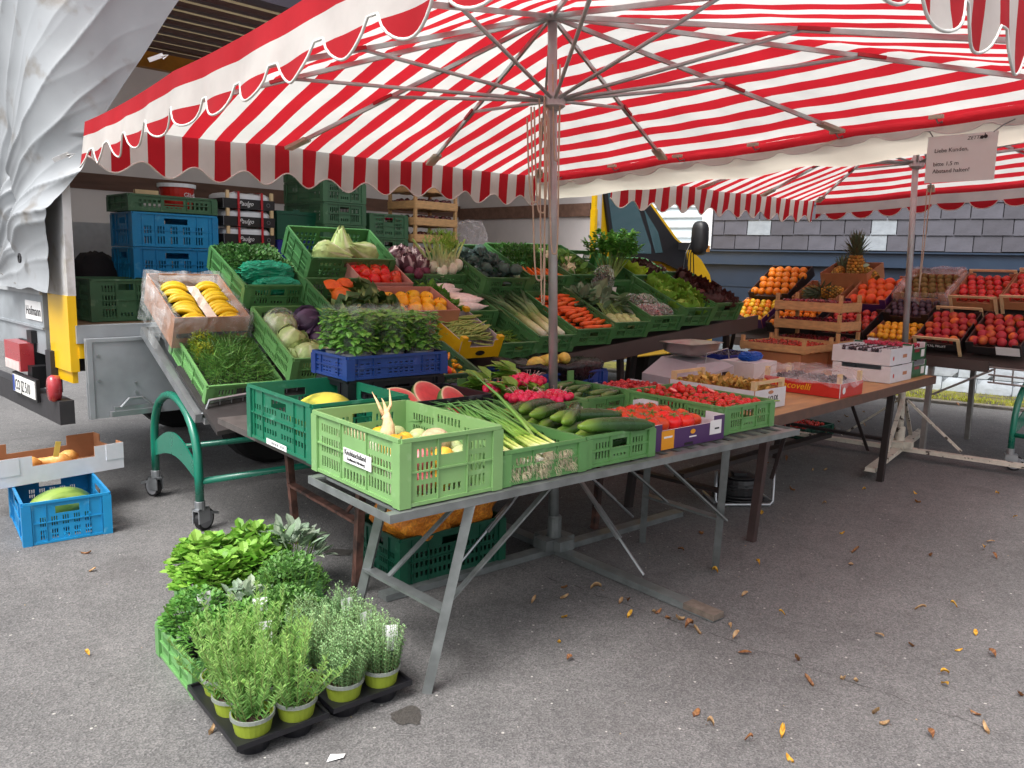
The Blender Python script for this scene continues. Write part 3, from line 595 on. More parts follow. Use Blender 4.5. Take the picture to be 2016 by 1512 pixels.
# paper notice clipped under the canopy edge
c0 = CP(U1, -1.30); MS = FR @ T(c0.x + .015, c0.y + .21, c0.z - .345) @ Matrix(((0, 0, -1, 0), (-1, 0, 0, 0), (0, 1, 0, 0), (0, 0, 0, 1))) @ T(0, -.015, 0) @ S(.82)
sign = thing('paper_notice', 'laminated white paper notice asking for distance, hung under the gutter', 'sign', MS)
q = MB(); n = 8; vs = []
for j in range(2): vs += [(.42 * i / n, .296 * j, .008 * math.sin(i * .7 + j)) for i in range(n + 1)]
q.add(vs, [(i, i + 1, n + 2 + i, n + 1 + i) for i in range(n)]); obj('sheet', q.mesh('sheet', mat('laminated_paper', '#dfe3e2', .35, var=.03, scale=6, transl=.25), True), None, sign)
for tx, x, y, s_ in (('Liebe Kunden,', .05, .19, .036), ('bitte 1,5 m', .05, .105, .036), ('Abstand halten!', .05, .06, .036)): lettering(tx, s_, T(x, y, .012), INK, sign)
lettering('ZETTL', .030, T(.245, .255, .012), INK, sign, shear=.2)
q = MB(); q.lathe([(.008, 0), (.012, .0008)], 12, T(.352, .266, .012)); q.lathe([(.008, 0), (.011, .0008)], 12, T(.332, .263, .012)); q.box(.345, .35, .275, .288, .012, .0128); obj('emblem', q.mesh('emblem', INK), None, sign)
q = MB(); q.tube([(.03, .29, 0), (.0, .33, -.01), (-.06, .36, -.01)], .004, 6); q.tube([(.39, .29, 0), (.44, .33, -.01), (.5, .355, -.01)], .004, 6); obj('chain', q.mesh('chain', GALV), None, sign)
# ================================================================== tables
def leg(root, a_, b_, mt, w_=.034): q = MB(); q.bar(a_, b_, w_, w_); return obj('leg', q.mesh('leg', mt), None, root)
def brace(root, a_, b_, mt, w_=.022, h_=.008, nm='brace'): q = MB(); q.bar(a_, b_, w_, h_); return obj(nm, q.mesh(nm, mt), None, root)
t1 = thing('steel_table', 'galvanised folding market table carrying the front crates', 'table', FR)
X0, X1, Y0, Y1, ZT = -1.53, .84, -.872, -.30, .715
q = MB(); q.box(X0, X1, Y0, Y0 + .004, ZT - .028, ZT); q.box(X0, X1, Y1 - .004, Y1, ZT - .028, ZT); q.box(X0, X0 + .004, Y0 + .004, Y1 - .004, ZT - .028, ZT); q.box(X1 - .004, X1, Y0 + .004, Y1 - .004, ZT - .028, ZT); q.box(X0 + .004, X1 - .004, Y0 + .004, Y0 + .04, ZT - .008, ZT - .001); q.box(X0 + .004, X1 - .004, Y1 - .04, Y1 - .004, ZT - .008, ZT - .001)
obj('frame', q.mesh('frame', GALV), None, t1)
sm = cached('t1slat', lambda: MB().box(0, .045, Y0 + .045, Y1 - .045, ZT - .012, ZT - .003).mesh('slat', GALV))
for k in range(24): obj('slat', sm, T(X0 + .05 + k * .097, 0, 0), t1)
for (ta, ba), (tb2, bb) in ((((-1.2, -.85, .69), (-1.31, -.76, 0)), ((-1.22, -.36, .68), (-1.33, -.24, 0))), (((.27, -.84, .69), (.49, -.67, 0)), ((.30, -.36, .68), (.5, -.18, 0)))):
    leg(t1, ta, ba, GALV); leg(t1, tb2, bb, GALV)
    p_, r_ = Vector(ta).lerp(Vector(ba), .56), Vector(tb2).lerp(Vector(bb), .56); brace(t1, p_, r_, GALV, .045, .012, 'crossbar')
    sgn = 1 if ta[0] < 0 else -1
    for yy in (-.78, -.42): brace(t1, (p_.x, yy, p_.z), (p_.x + sgn * .52, yy, .68), GALV)
t2 = thing('trestle_table', 'rusty legged trestle table behind the front table', 'table', FR)
RUST = mat('rusty_leg', '#6b4a40', .8, .15, var=.35, scale=22, col2='#3a2c28', c2scale=9); PLY = mat('plywood', '#b58f62', .6, var=.18, scale=5, stretch=(1, 4, 4), bump=.05); EDGE_W = mat('board_edge', '#5d463c', .7, var=.2)
q = MB(); q.box(-1.40, 1.02, -.14, .98, .675, .705); obj('board', q.mesh('board', mat('grey_board', '#4f4a48', .7, var=.2)), None, t2)
for x in (-1.08, .46): 
    leg(t2, (x, .1, .675), (x - .02, .13, 0), RUST, .034); leg(t2, (x, .9, .675), (x + .05, .9, 0), RUST, .034); brace(t2, (x, .12, .33), (x + .02, .9, .33), RUST, .04, .014, 'crossbar'); brace(t2, (x + .02, .3, .33), (x + .4, .3, .67), RUST, .025)
WM = FR @ T(.98, -.60, 0) @ Rz(5.5)
t3 = thing('wooden_table', 'long wooden board table with dark legs under the scale and berry boxes', 'table', WM)
q = MB(); q.box(0, 2.72, 0, .98, .69, .712); tt = obj('board', q.mesh('board', PLY), None, t3); q = MB(); q.box(-.004, 2.724, -.012, 0, .655, .714); q.box(2.72, 2.732, 0, .98, .655, .714); obj('edging', q.mesh('edging', EDGE_W), None, t3)
BRN = mat('dark_leg', '#2a2120', .6, var=.2); 
for a_, b_, mt in (((.08, .04, .66), (.03, .06, 0), mat('brown_leg', '#40302e', .6, var=.25)), ((1.91, .03, .66), (1.93, .06, 0), BRN), ((.12, .9, .66), (.02, .9, 0), BRN), ((2.1, .9, .66), (2.0, .9, 0), BRN)): leg(t3, a_, b_, mt, .042)
brace(t3, (.1, .3, .22), (.1, .9, .22), BRN, .05, .02, 'crossbar'); brace(t3, (-.05, .5, .30), (2.0, .5, .26), BRN, .07, .03, 'crossbar'); brace(t3, (1.98, .06, .3), (2.0, .9, .3), BRN, .05, .02, 'crossbar'); brace(t3, (1.35, .1, .66), (1.75, .1, .25), BRN); brace(t3, (.5, .1, .66), (.3, .1, .3), BRN)
# ================================================================== sloping racks
GRN = mat('rack_green', '#12705a', .3, var=.08, scale=6, coat=.4); RUB = mat('castor_rubber', '#8b8c90', .6, var=.1); BOARD = mat('brown_board', '#4b423f', .55, var=.15, scale=5)
def castor(root, M_):
    q = MB(); q.lathe([(.028, .12), (.028, .17), (.02, .175)], 12, M_); q.box(-.035, .05, -.024, -.018, .05, .13, M_); q.box(-.035, .05, .018, .024, .05, .13, M_); q.box(-.035, .05, -.024, .024, .118, .13, M_); q.box(.03, .1, -.016, .016, .1, .115, M_ @ Ry(18)); c_ = obj('castor', q.mesh('castor', ALU), None, root)
    q = MB(); q.lathe([(.045, -.016), (.062, -.015), (.0625, 0), (.062, .015), (.045, .016)], 20, M_ @ T(.03, 0, .0625) @ Rx(90)); w_ = obj('wheel', q.mesh('wheel', BLK), None, c_)
    q = MB(); q.lathe([(.0, -.017), (.05, -.0165), (.05, .0165), (.0, .017)], 16, M_ @ T(.03, 0, .0625) @ Rx(90)); obj('hub_cap', q.mesh('hub_cap', RUB), None, w_)
def stand(M_, wd, ln, label, both):
    """tubular arch stand on castors; x along the rack, y front to back"""
    s_ = thing('rack_stand', label, 'rack', M_, 'green wheeled rack stands')
    for x in ((0, ln) if both else (0,)):
        pts = [(x, 0, .17), (x, 0, .32)] + [(x, wd / 2 - wd / 2 * math.cos(PI * k / 14), .34 + .36 * math.sin(PI * k / 14) ** .85) for k in range(1, 14)] + [(x, wd, .32), (x, wd, .17)]
        q = MB(); q.tube(pts, .024, 12); a_ = obj('arch', q.mesh('arch', GRN, True), None, s_)
        q = MB(); vs = []; nn = 12
        for i in range(nn + 1):
            k = i / nn; vs += [(x - .004, .02 + (wd - .04) * k, .27 + .075 * math.sin(PI * k)), (x - .004, .02 + (wd - .04) * k, .36 + .12 * math.sin(PI * k))]
        vs += [(x + .004, b_, c_) for a0, b_, c_ in vs]; h_ = 2 * (nn + 1)
        q.add(vs, [(2 * i, 2 * i + 2, 2 * i + 3, 2 * i + 1) for i in range(nn)] + [(h_ + 2 * i, h_ + 2 * i + 1, h_ + 2 * i + 3, h_ + 2 * i + 2) for i in range(nn)] + [(2 * i, h_ + 2 * i, h_ + 2 * i + 2, 2 * i + 2) for i in range(nn)] + [(2 * i + 1, 2 * i + 3, h_ + 2 * i + 3, h_ + 2 * i + 1) for i in range(nn)])
        obj('gusset', q.mesh('gusset', GRN), None, s_)
        castor(s_, T(x, 0, 0) @ Rz(30)); castor(s_, T(x, wd, 0) @ Rz(110))
    for y in (.0, wd): q = MB(); q.tube([(0, y, .28 if y == 0 else .3), (ln, y, .28)], .019, 10); obj('long_tube', q.mesh('long_tube', GRN, True), None, s_)
    return s_
st1 = stand(FR @ T(-1.37, 1.38, 0), .80, 1.9, 'green tubular rack stand on castors below the dill crate', True)
RF = lambda u: .79 + .095 * (u - .2)       # front height of the lower tier along the rack
rack = thing('display_rack', 'long sloping vegetable rack leaning against the open truck side', 'rack', FR)
q = MB(); a_, b_ = Vector((-1.4, 1.26, .655)), Vector((-1.4, 2.2, 1.04)); q.bar(a_, b_, .035, .05); q.bar(a_ + Vector((.03, 0, -.012)), b_ + Vector((.03, 0, -.012)), .02, .03); obj('end_rail', q.mesh('end_rail', ALU), None, rack)
q = MB(); q.box(-1.39, -1.385, 1.4, 2.1, .55, .74); 
for k, (v0, zo, ln) in enumerate(((1.02, 0., .62), (1.60, .30, .62))):
    q = MB(); vs = []
    for u in (-1.39, 3.2):
        for v, dz in ((v0, 0), (v0 + ln, ln * .42)):
            z_ = (RF(u) if k == 0 else 1.08 + .055 * (u + 1.4)) + dz; vs += [(u, v, z_ - .012), (u, v, z_ - .035)]
    q.add(vs, [(0, 4, 6, 2), (1, 3, 7, 5), (0, 1, 5, 4), (2, 6, 7, 3), (0, 2, 3, 1), (4, 5, 7, 6)]); obj('shelf', q.mesh('shelf', mat('shelf_black', '#2c2a2a', .6, var=.15)), None, rack)
q = MB(); vs = []
for u in (.02, 3.25):
    z_ = RF(u); vs += [(u, 1.0, z_ + .03), (u, .975, z_ + .03), (u, 1.0, z_ - .085), (u, .975, z_ - .085)]
q.add(vs, [(0, 4, 5, 1), (2, 3, 7, 6), (1, 5, 7, 3), (0, 2, 6, 4), (0, 1, 3, 2), (4, 6, 7, 5)]); obj('front_board', q.mesh('front_board', BOARD), None, rack)
for u in (.35, 1.6, 2.9): 
    leg(rack, (u, 1.05, RF(u) - .04), (u, .98, 0), BRN, .04); leg(rack, (u, 2.0, 1.1), (u, 2.12, 0), BRN, .04); brace(rack, (u, 1.02, .62), (u + .3, 1.9, .2), BRN, .04, .02); brace(rack, (u + .05, 1.0, RF(u) - .06), (u + .34, 1.3, .35), BRN, .03, .015)
# wire basket front on the left
q = MB(); WZ = lambda x: .66 + .09 * (x + 1.38)
for k in range(9): x = -1.36 + k * .062; q.tube([(x, 1.30, WZ(x) - .03), (x, 1.24, WZ(x) + .005), (x, 1.22, WZ(x) + .09)], .0028, 5)
for k in range(4): q.tube([(-1.36, 1.235 - .004 * k, .655 + .028 * k), (-.86, 1.235 - .004 * k, .70 + .028 * k)], .0028, 5)
q.tube([(-1.38, 1.30, .66), (-1.375, 1.22, .70), (-1.36, 1.21, .755), (-.86, 1.21, .80)], .008, 7); q.box(-1.38, -.86, 1.225, 1.25, .625, .655)
obj('wire_basket', q.mesh('wire_basket', ALU), None, rack)
q = MB(); q.bar((-1.40, 1.32, .72), (-1.40, 1.33, .45), .03, .006); obj('notched_strip', q.mesh('notched_strip', ALU), None, st1)
# right-hand fruit rack, facing the tables
RM = FR @ T(4.18, 0, 0) @ Rz(-90)          # local x = -v, y = +u
rack2 = thing('fruit_rack', 'sloping fruit rack with grey board front before the slate house', 'rack', RM)
q = MB(); q.box(-1.9, .55, -.03, -.005, .735, .82); obj('front_board', q.mesh('front_board', BOARD), None, rack2)
for y0, z0 in ((0., .80), (.42, 1.12)):
    q = MB(); q.add([(-1.9, y0, z0), (1.5, y0, z0), (1.5, y0 + .5, z0 + .27), (-1.9, y0 + .5, z0 + .27), (-1.9, y0, z0 - .02), (1.5, y0, z0 - .02), (1.5, y0 + .5, z0 + .25), (-1.9, y0 + .5, z0 + .25)], [(0, 1, 2, 3), (7, 6, 5, 4), (0, 4, 5, 1), (3, 2, 6, 7), (0, 3, 7, 4), (1, 5, 6, 2)]); obj('shelf', q.mesh('shelf', BOARD), None, rack2)
GRL = mat('grey_leg', '#8a8784', .5, .3, var=.15)
for x in (-1.6, .12): leg(rack2, (x - .02, .02, .74), (x + .0, -.05, 0), GRL, .04); leg(rack2, (x, .85, 1.1), (x, .9, 0), GRL, .04); brace(rack2, (x + .02, .0, .5), (x + .46, -.01, .76), GRL, .04, .015)
q = MB()
for k in range(5): q.tube([(.60 + k * .13, -.03, .66), (.60 + k * .13, -.04, .78)], .006, 6)
for z_ in (.66, .72, .78): q.tube([(.56, -.04, z_), (1.5, -.04, z_)], .008, 6)
obj('wire_shelf', q.mesh('wire_shelf', GRL), None, rack2)
stand(FR @ T(4.1, -.79, 0) @ Rz(-90), .7, 1.2, 'green tubular rack stand on castors at the right edge', True)
# ================================================================== crate builders
PL = dict(green=mat('crate_green', '#4a7f4b', .42, var=.10, scale=9, col2='#7c9f7a', c2scale=13, c2at=(.63, .78), rand=.09, bump=.05, bscale=40), lgreen=mat('crate_light_green', '#7ba468', .42, var=.08, scale=9, col2='#93b584', c2scale=14, c2at=(.62, .75)), mgreen=mat('crate_mid_green', '#639658', .42, var=.08, scale=9, col2='#8db384', c2scale=13, c2at=(.63, .78), rand=.09, bump=.05, bscale=40), dgreen=mat('crate_dark_green', '#41694a', .45, var=.12, scale=9, col2='#6d8c70', c2scale=13, c2at=(.63, .78), rand=.09, bump=.05, bscale=40),
          fold=mat('crate_bottle_green', '#196a50', .35, var=.08, scale=9, col2='#4c8a74', c2scale=13, c2at=(.63, .78), rand=.09, bump=.05, bscale=40), fold2=mat('crate_deep_green', '#0d4a37', .4, var=.1, scale=9, col2='#3f6e5e', c2scale=13, c2at=(.63, .78), rand=.09, bump=.05, bscale=40), blue=mat('crate_cyan_blue', '#1c86bd', .38, var=.08, scale=9, col2='#5fa9cc', c2scale=13, c2at=(.63, .78), rand=.09, bump=.05, bscale=40), navy=mat('crate_navy', '#1e3d80', .35, var=.1, scale=9, col2='#4a62a0', c2scale=13, c2at=(.63, .78), rand=.09, bump=.05, bscale=40), black=mat('crate_black', '#191a20', .4, var=.15, scale=9, col2='#4a4b50', c2scale=13, c2at=(.63, .78), rand=.09, bump=.05, bscale=40), vblue=mat('crate_violet_blue', '#1b2a86', .4, var=.1, scale=9, col2='#4a58a6', c2scale=13, c2at=(.63, .78), rand=.09, bump=.05, bscale=40))
def slots(x0, x1, z0, z1, n):
    p = (x1 - x0) / n; return [(x0 + k * p + p * .22, x0 + k * p + p * .78, z0, z1) for k in range(n)]
def end_holes(W, h):
    a, b, c, d = .058, W * .36, W * .64, W - .058; hh = []
    rows = [(.03, h * .47), (h * .55, h - .035)] if h < .18 else [(.03, h * .30), (h * .37, h * .62), (h * .70, h - .04)]
    for z0, z1 in rows: hh += slots(a, b, z0, z1, 5) + slots(c, d, z0, z1, 5)
    hh.append((W * .39, W * .61, h - .07, h - .03))
    hh += slots(W * .40, W * .60, .03, min(.055, h * .3), 4); return hh
def side_holes(W, h):
    a, b, c, d = .055, W * .34, W * .66, W - .055; hh = []
    rows = [(.03, h * .47), (h * .55, h - .035)] if h < .18 else [(.03, h * .30), (h * .37, h * .62), (h * .70, h - .04)]
    for z0, z1 in rows: hh += slots(a, b, z0, z1, 8) + slots(c, d, z0, z1, 8)
    hh += slots(W * .37, W * .63, .02, h * .25, 7) + slots(W * .37, W * .63, h - .05, h - .02, 7); return hh
def lattice(W, h):
    hh = []; n = int(W / .03); p = W / n; rows = 4
    for r_ in range(rows):
        z0 = .02 + r_ * (h - .05) / rows
        for k in range(n):
            if k % 6 in (0,): continue
            hh.append((k * p + .006, k * p + p - .006, z0 + .004, z0 + (h - .05) / rows - .006))
    return hh
def box_holes(W, h):
    hh = [(W * .36, W * .64, h - .075, h - .035)]
    for z0, z1 in ((h * .10, h * .32), (h * .40, h * .62)):
        for k in range(5): hh += slots(.07 + k * (W - .14) / 5, .07 + (k + .62) * (W - .14) / 5, z0, z1, 3)
    return hh
def fold_holes(W, h):
    hh = [(W * .38, W * .62, h - .07, h - .035)]
    for r_ in range(3): hh += slots(.05, W * .47, .045 + r_ * h * .19, .045 + r_ * h * .19 + h * .1, 9) + slots(W * .53, W - .05, .045 + r_ * h * .19, .045 + r_ * h * .19 + h * .1, 9)
    return hh
HOLES = dict(veg=(end_holes, side_holes), lattice=(lattice, lattice), box=(box_holes, box_holes), fold=(fold_holes, fold_holes))
def crate(M, w_, l_, h_, c, label, style='veg', group=None, name='plastic_crate', cat='crate'):
    m_ = PL[c]; root = thing(name, label, cat, M, group); key = (style, w_, l_, h_, c)
    def pan(W, hf, nm):
        q = MB(); q.panel(W, h_, hf(W, h_), .004)
        q.box(0, W, -.009, -.0005, h_ - .012, h_ + .001); q.box(0, W, -.006, -.0005, h_ * .5 - .003, h_ * .5 + .003); q.box(0, W, -.006, -.0005, .002, .014)
        for x in ((W * .35, W * .65) if style == 'veg' else (W * .1, W * .25, W * .75, W * .9)): q.box(x - .002, x + .002, -.006, -.0005, .014, h_ - .012)
        return q.mesh(nm, m_)
    e = cached(key + ('e',), lambda: pan(w_, HOLES[style][0], 'end_panel')); s_ = cached(key + ('s',), lambda: pan(l_, HOLES[style][1], 'side_panel'))
    obj('end_panel', e, None, root); obj('end_panel', e, T(w_, l_, 0) @ Rz(180), root); obj('side_panel', s_, T(0, l_, 0) @ Rz(-90), root); obj('side_panel', s_, T(w_, 0, 0) @ Rz(90), root)
    b = cached(key + ('b',), lambda: MB().panel(w_ - .01, l_ - .01, [(.03 + i * (w_ - .07) / 4, .03 + i * (w_ - .07) / 4 + (w_ - .07) / 5, .03 + j * (l_ - .07) / 6, .03 + j * (l_ - .07) / 6 + (l_ - .07) / 8) for i in range(4) for j in range(6)], .004).mesh('base', m_)); obj('base', b, T(.005, .005, .012) @ Rx(-90), root)
    p = cached(key + ('p',), lambda: MB().box(-.0095, .034, -.0095, -.001, 0, h_ - .013).box(-.0095, -.001, -.001, .034, 0, h_ - .013).mesh('corner_post', m_))
    for k, (x, y) in enumerate(((0, 0), (w_, 0), (w_, l_), (0, l_))): obj('corner_post', p, T(x, y, 0) @ Rz(90 * k), root)
    return root
WOODC = mat('crate_wood', '#c39a6a', .7, var=.18, scale=10, stretch=(1.5, 1.5, 6), rand=.1, bump=.1); WOODP = mat('pale_wood', '#d9bd90', .7, var=.14, scale=10, rand=.08)
def wood_crate(M, w_, l_, h_, label, rows=2, group=None, m_=WOODC, sh=.045, post=.04, gap=.02, name='wooden_crate'):
    root = thing(name, label, 'crate', M, group); key = ('wood', w_, l_, h_, rows, m_.name, sh)
    se = cached(key + ('e',), lambda: MB().box(0, w_, -.006, 0, 0, sh).mesh('slat', m_)); ss = cached(key + ('s',), lambda: MB().box(0, .006, .0, l_, 0, sh).mesh('slat', m_))
    pp = cached(key + ('p',), lambda: MB().box(-.013, .013, -.013, .013, 0, h_ + post).mesh('corner_post', m_)); bs = cached(key + ('b',), lambda: MB().box(.0, .085, 0, l_, 0, .005).mesh('base_slat', m_))
    for r_ in range(rows):
        z0 = .012 + r_ * (sh + gap); obj('slat', se, T(0, 0, z0), root); obj('slat', se, T(0, l_ + .006, z0), root); obj('slat', ss, T(-.006, 0, z0), root); obj('slat', ss, T(w_, 0, z0), root)
    for x in (.0135, w_ - .0135):
        for y in (.0135, l_ - .0135): obj('corner_post', pp, T(x, y, 0), root)
    for k in range(4): obj('base_slat', bs, T((w_ - .085) * k / 3, 0, .006), root)
    return root
def carton(M, w_, l_, h_, mo, mi_, label, ce=(.2, .8, .4), cs=None, group=None, name='cardboard_box'):
    root = thing(name, label, 'box', M, group)
    def pan(W, c, nm): return MB().panel(W, h_, [(W * c[0], W * c[1], h_ * (1 - c[2]), h_)] if c else [], .006, None, (0, 1)).mesh(nm, [mo, mi_])
    key = ('carton', w_, l_, h_, mo.name, mi_.name, ce, cs); e = cached(key + ('e',), lambda: pan(w_, ce, 'end_panel')); s_ = cached(key + ('s',), lambda: pan(l_ - .012, cs, 'side_panel'))
    obj('end_panel', e, None, root); obj('end_panel', e, T(w_, l_, 0) @ Rz(180), root); obj('side_panel', s_, T(0, l_ - .006, 0) @ Rz(-90), root); obj('side_panel', s_, T(w_, .006, 0) @ Rz(90), root)
    obj('base', cached(key + ('b',), lambda: MB().box(.006, w_ - .006, .006, l_ - .006, .002, .008).mesh('base', mi_)), None, root)
    return root
def label_plate(root, M_, w_, h_, m_=None, nm='label'): return obj(nm, MB().box(0, w_, -.0015, 0, 0, h_).mesh(nm, m_ or mat('white_sticker')), M_, root)
# ================================================================== produce builders
SAT = mat('produce_satin', vcol=True, rough=.45, var=.16, scale=26, rand=.10, bump=.06, bscale=90); HEADM = mat('cabbage_leaf', vcol=True, rough=.5, var=.18, scale=28, bump=.5, bscale=38, rand=.06, transl=.12); RADM = mat('radicchio_leaf', vcol=True, rough=.55, var=.2, scale=40, col2='#d8c9c6', c2scale=26, c2at=(.60, .66), bump=.3, bscale=40); GLO = mat('produce_gloss', vcol=True, rough=.28, var=.16, scale=18, rand=.14); LEAFM = mat('leaf_green', vcol=True, rough=.5, var=.22, scale=16, transl=.28, rand=.08); ROUGHP = mat('produce_rough', vcol=True, rough=.7, var=.22, scale=45, bump=.4, bscale=70, rand=.1)
FILMC = mat('clear_film', '#e9eef0', .12, var=0, bump=.8, bscale=34, alpha=.14, spec=.8); SLEEVE = mat('clear_sleeve', '#e8efef', .1, var=0, bump=.4, bscale=14, alpha=.07, spec=.7)
def H(s): return hx(s)
def lerp3(a, b, t): t = max(0, min(1, t)); return tuple(x + (y - x) * t for x, y in zip(a, b))
def m_round(key, r, c1, c2=None, flat=.92, lobes=0, lob=.0, dim=.12, mt=SAT, seed=0, stemc='#5b6b2c', calyx=0):
    def mk():
        q = MB(); 
        def fn(p):
            a = math.atan2(p.y, p.x); k = 1 + lob * math.cos(lobes * a) * (1 - p.z ** 2) if lobes else 1
            d = dim * math.exp(-((1 - abs(p.z)) / .10)) * (1 if p.z > 0 else .4)
            k *= 1 + .03 * noise.noise((p.x * 2 + seed, p.y * 2, p.z * 2)); return (p.x * k, p.y * k, p.z * flat - math.copysign(d, p.z))
        q.ball(r, 16, 11, fn, None, 0, (lambda p: lerp3(H(c1), H(c2 or c1), .5 + .9 * noise.noise((p.x * 1.3 + seed, p.y * 1.3, p.z * 1.3 + seed)))))
        if calyx:
            for k in range(calyx): a = 2 * PI * k / calyx; q.leaf((0, 0, r * (flat - dim) + .001), (math.cos(a), math.sin(a), .15), (0, 0, 1), r * .6, r * .22, H(stemc), .1, 1, .1)
        if stemc: q.tube([(0, 0, r * (flat - dim) - .002), (0, .002, r * (flat + .12))], [r * .08, r * .06], 6, None, 0, H(stemc))
        return q.mesh(key, mt, True)
    return cached(('round', key, seed), mk)
def m_long(key, L_, prof, c, bend=.0, n=10, mt=SAT, seed=0, ridges=0, steps=12):
    """tapering root or fruit lying along +y; prof and c are lists sampled evenly"""
    def mk():
        q = MB(); pts = []; rs = []; cs = []
        for i in range(steps + 1):
            t = i / steps; f = t * (len(prof) - 1); k = min(int(f), len(prof) - 2); r = prof[k] + (prof[k + 1] - prof[k]) * (f - k); g_ = t * (len(c) - 1); kk = min(int(g_), len(c) - 2)
            pts.append((bend * math.sin(PI * t) + .004 * noise.noise((t * 5, seed, 0)), L_ * t, .003 * noise.noise((t * 4, 9, seed)))); rs.append(max(.0006, r * (1 + .06 * noise.noise((t * 7, seed, 2))))); cs.append(lerp3(H(c[kk]), H(c[kk + 1]), g_ - kk))
        q.tube(pts, rs, n, None, 0, cs); return q.mesh(key, mt, True)
    return cached(('long', key, seed), mk)
def m_head(key, R, n, c_in, c_out, opn=.35, ruf=.06, squash=.9, seed=0, mt=LEAFM, rib=None, lay=3, core=True, point=0):
    """leafy head: nested cupped leaves round a core"""
    def mk():
        g = random.Random(seed); q = MB()
        if core: q.ball(R * .82, 14, 9, lambda p: (p.x * (1 - point * max(0, p.z)), p.y * (1 - point * max(0, p.z)), p.z * squash * (1 + point * 1.1 * max(0, p.z))), None, 0, H(c_in))
        for ly in range(lay):
            for k in range(n):
                a0 = 2 * PI * (k + .5 * ly) / n + g.uniform(-.25, .25); f = ly / max(1, lay - 1); op = opn * (1 - f) ; rr = R * (1.0 - .12 * f) * g.uniform(.93, 1.05); N1, N2 = 6, 6; vs = []; cs = []
                sp = 1.0 * g.uniform(.8, 1.1); top = g.uniform(.9, 1.12)
                for j in range(N2 + 1):
                    t = j / N2; lat = -PI / 2 + (PI * .80 * top) * t; 
                    for i in range(N1 + 1):
                        s_ = (i / N1 * 2 - 1); wd = sp * math.sin(PI * (.12 + .80 * t)) ** .6; az = a0 + s_ * wd
                        ed = max(abs(s_), t) ** 3; k2 = rr * (1 + op * t * t) + rr * ruf * ed * math.sin(7 * s_ * (1 + t) + seed + k * 2.1 + 9 * t) + rr * ruf * .5 * noise.noise((s_ * 3, t * 4, k + seed))
                        x = math.cos(lat) * k2 + op * rr * .7 * t ** 2; zz = math.sin(lat) * k2 * squash * (1 + (point * 1.0 * max(0, math.sin(lat))))
                        if point: x *= 1 - point * .75 * max(0, math.sin(lat))
                        vs.append((x * math.cos(az), x * math.sin(az), zz)); cc = lerp3(H(c_out), H(c_in), f * .6 + (1 - t) * .35)
                        if rib and abs(s_) < .12: cc = H(rib)
                        cs.append(jit(cc, .08))
                q.add(vs, [(j * (N1 + 1) + i, j * (N1 + 1) + i + 1, (j + 1) * (N1 + 1) + i + 1, (j + 1) * (N1 + 1) + i) for j in range(N2) for i in range(N1)], None, 0, cs)
        return q.mesh(key, mt, True)
    return cached(('head', key, seed), mk)
def m_mass(key, n, ext, size, cols, seed=0, up=.6, wd=.5, dome=.5, mt=LEAFM, stems=0, stemc='#6a8a3a', blade=False):
    """mass of small leaves filling a low mound of extent ext"""
    def mk():
        g = random.Random(seed); q = MB(); cc = [H(c) for c in cols]
        for _ in range(n):
            x, y = g.uniform(-1, 1), g.uniform(-1, 1); rr = max(abs(x), abs(y)); z_ = ext[2] * (1 - dome * rr ** 2) * g.uniform(.45, 1.0) ** .6 + .02 * noise.noise((x * 4, y * 4, seed))
            p = (x * ext[0], y * ext[1], z_); d = Vector((x * .6 + g.uniform(-1, 1), y * .6 + g.uniform(-1, 1), up + g.uniform(-.5, .5))); s_ = size * g.uniform(.6, 1.25); c = jit(lerp3(g.choice(cc), (0, 0, 0), .35 * (1 - z_ / max(ext[2], .01)) if False else 0), .22)
            if blade: q.blade(p, d, (g.uniform(-1, 1), g.uniform(-1, 1), .3), s_, s_ * wd, c)
            else: q.leaf(p, d, (g.uniform(-.5, .5), g.uniform(-.5, .5), 1), s_, s_ * wd, c, .2, 1, g.uniform(0, .3))
        for _ in range(stems):
            x, y = g.uniform(-1, 1) * ext[0], g.uniform(-1, 1) * ext[1]; q.tube([(x, y, 0), (x * 1.03 + g.uniform(-.02, .02), y * 1.03, ext[2] * .9)], .0016, 4, None, 0, jit(H(stemc), .15))
        return q.mesh(key, mt)
    return cached(('mass', key, seed), mk)
def put(nm, me, M, lab, cat, grp=None, parts=()): return item(nm, me, M, lab, cat, grp, parts)
def heap(nx, ny, x0, x1, y0, y1, z0, jx=.15, dome=.0, layer2=None, dz=.0):
    """staggered grid of resting places: (x, y, z)"""
    out = []
    for j in range(ny):
        for i in range(nx):
            x = x0 + (x1 - x0) * ((i + .5 + .25 * (1 if j % 2 else -1)) / nx); y = y0 + (y1 - y0) * (j + .5) / ny
            sx, sy = (x1 - x0) / nx * jx, (y1 - y0) / ny * jx
            k = 1 - ((2 * (x - x0) / (x1 - x0) - 1) ** 2 + (2 * (y - y0) / (y1 - y0) - 1) ** 2) / 2
            out.append((x + rnd.uniform(-sx, sx), y + rnd.uniform(-sy, sy), z0 + dome * max(0, k) + rnd.uniform(0, dz)))
    return out
def spin(): return Rz(rnd.uniform(0, 360))
def tumble(a=40): return S(rnd.uniform(.88, 1.1)) @ Rz(rnd.uniform(0, 360)) @ Rx(rnd.uniform(-a, a)) @ Ry(rnd.uniform(-a, a))
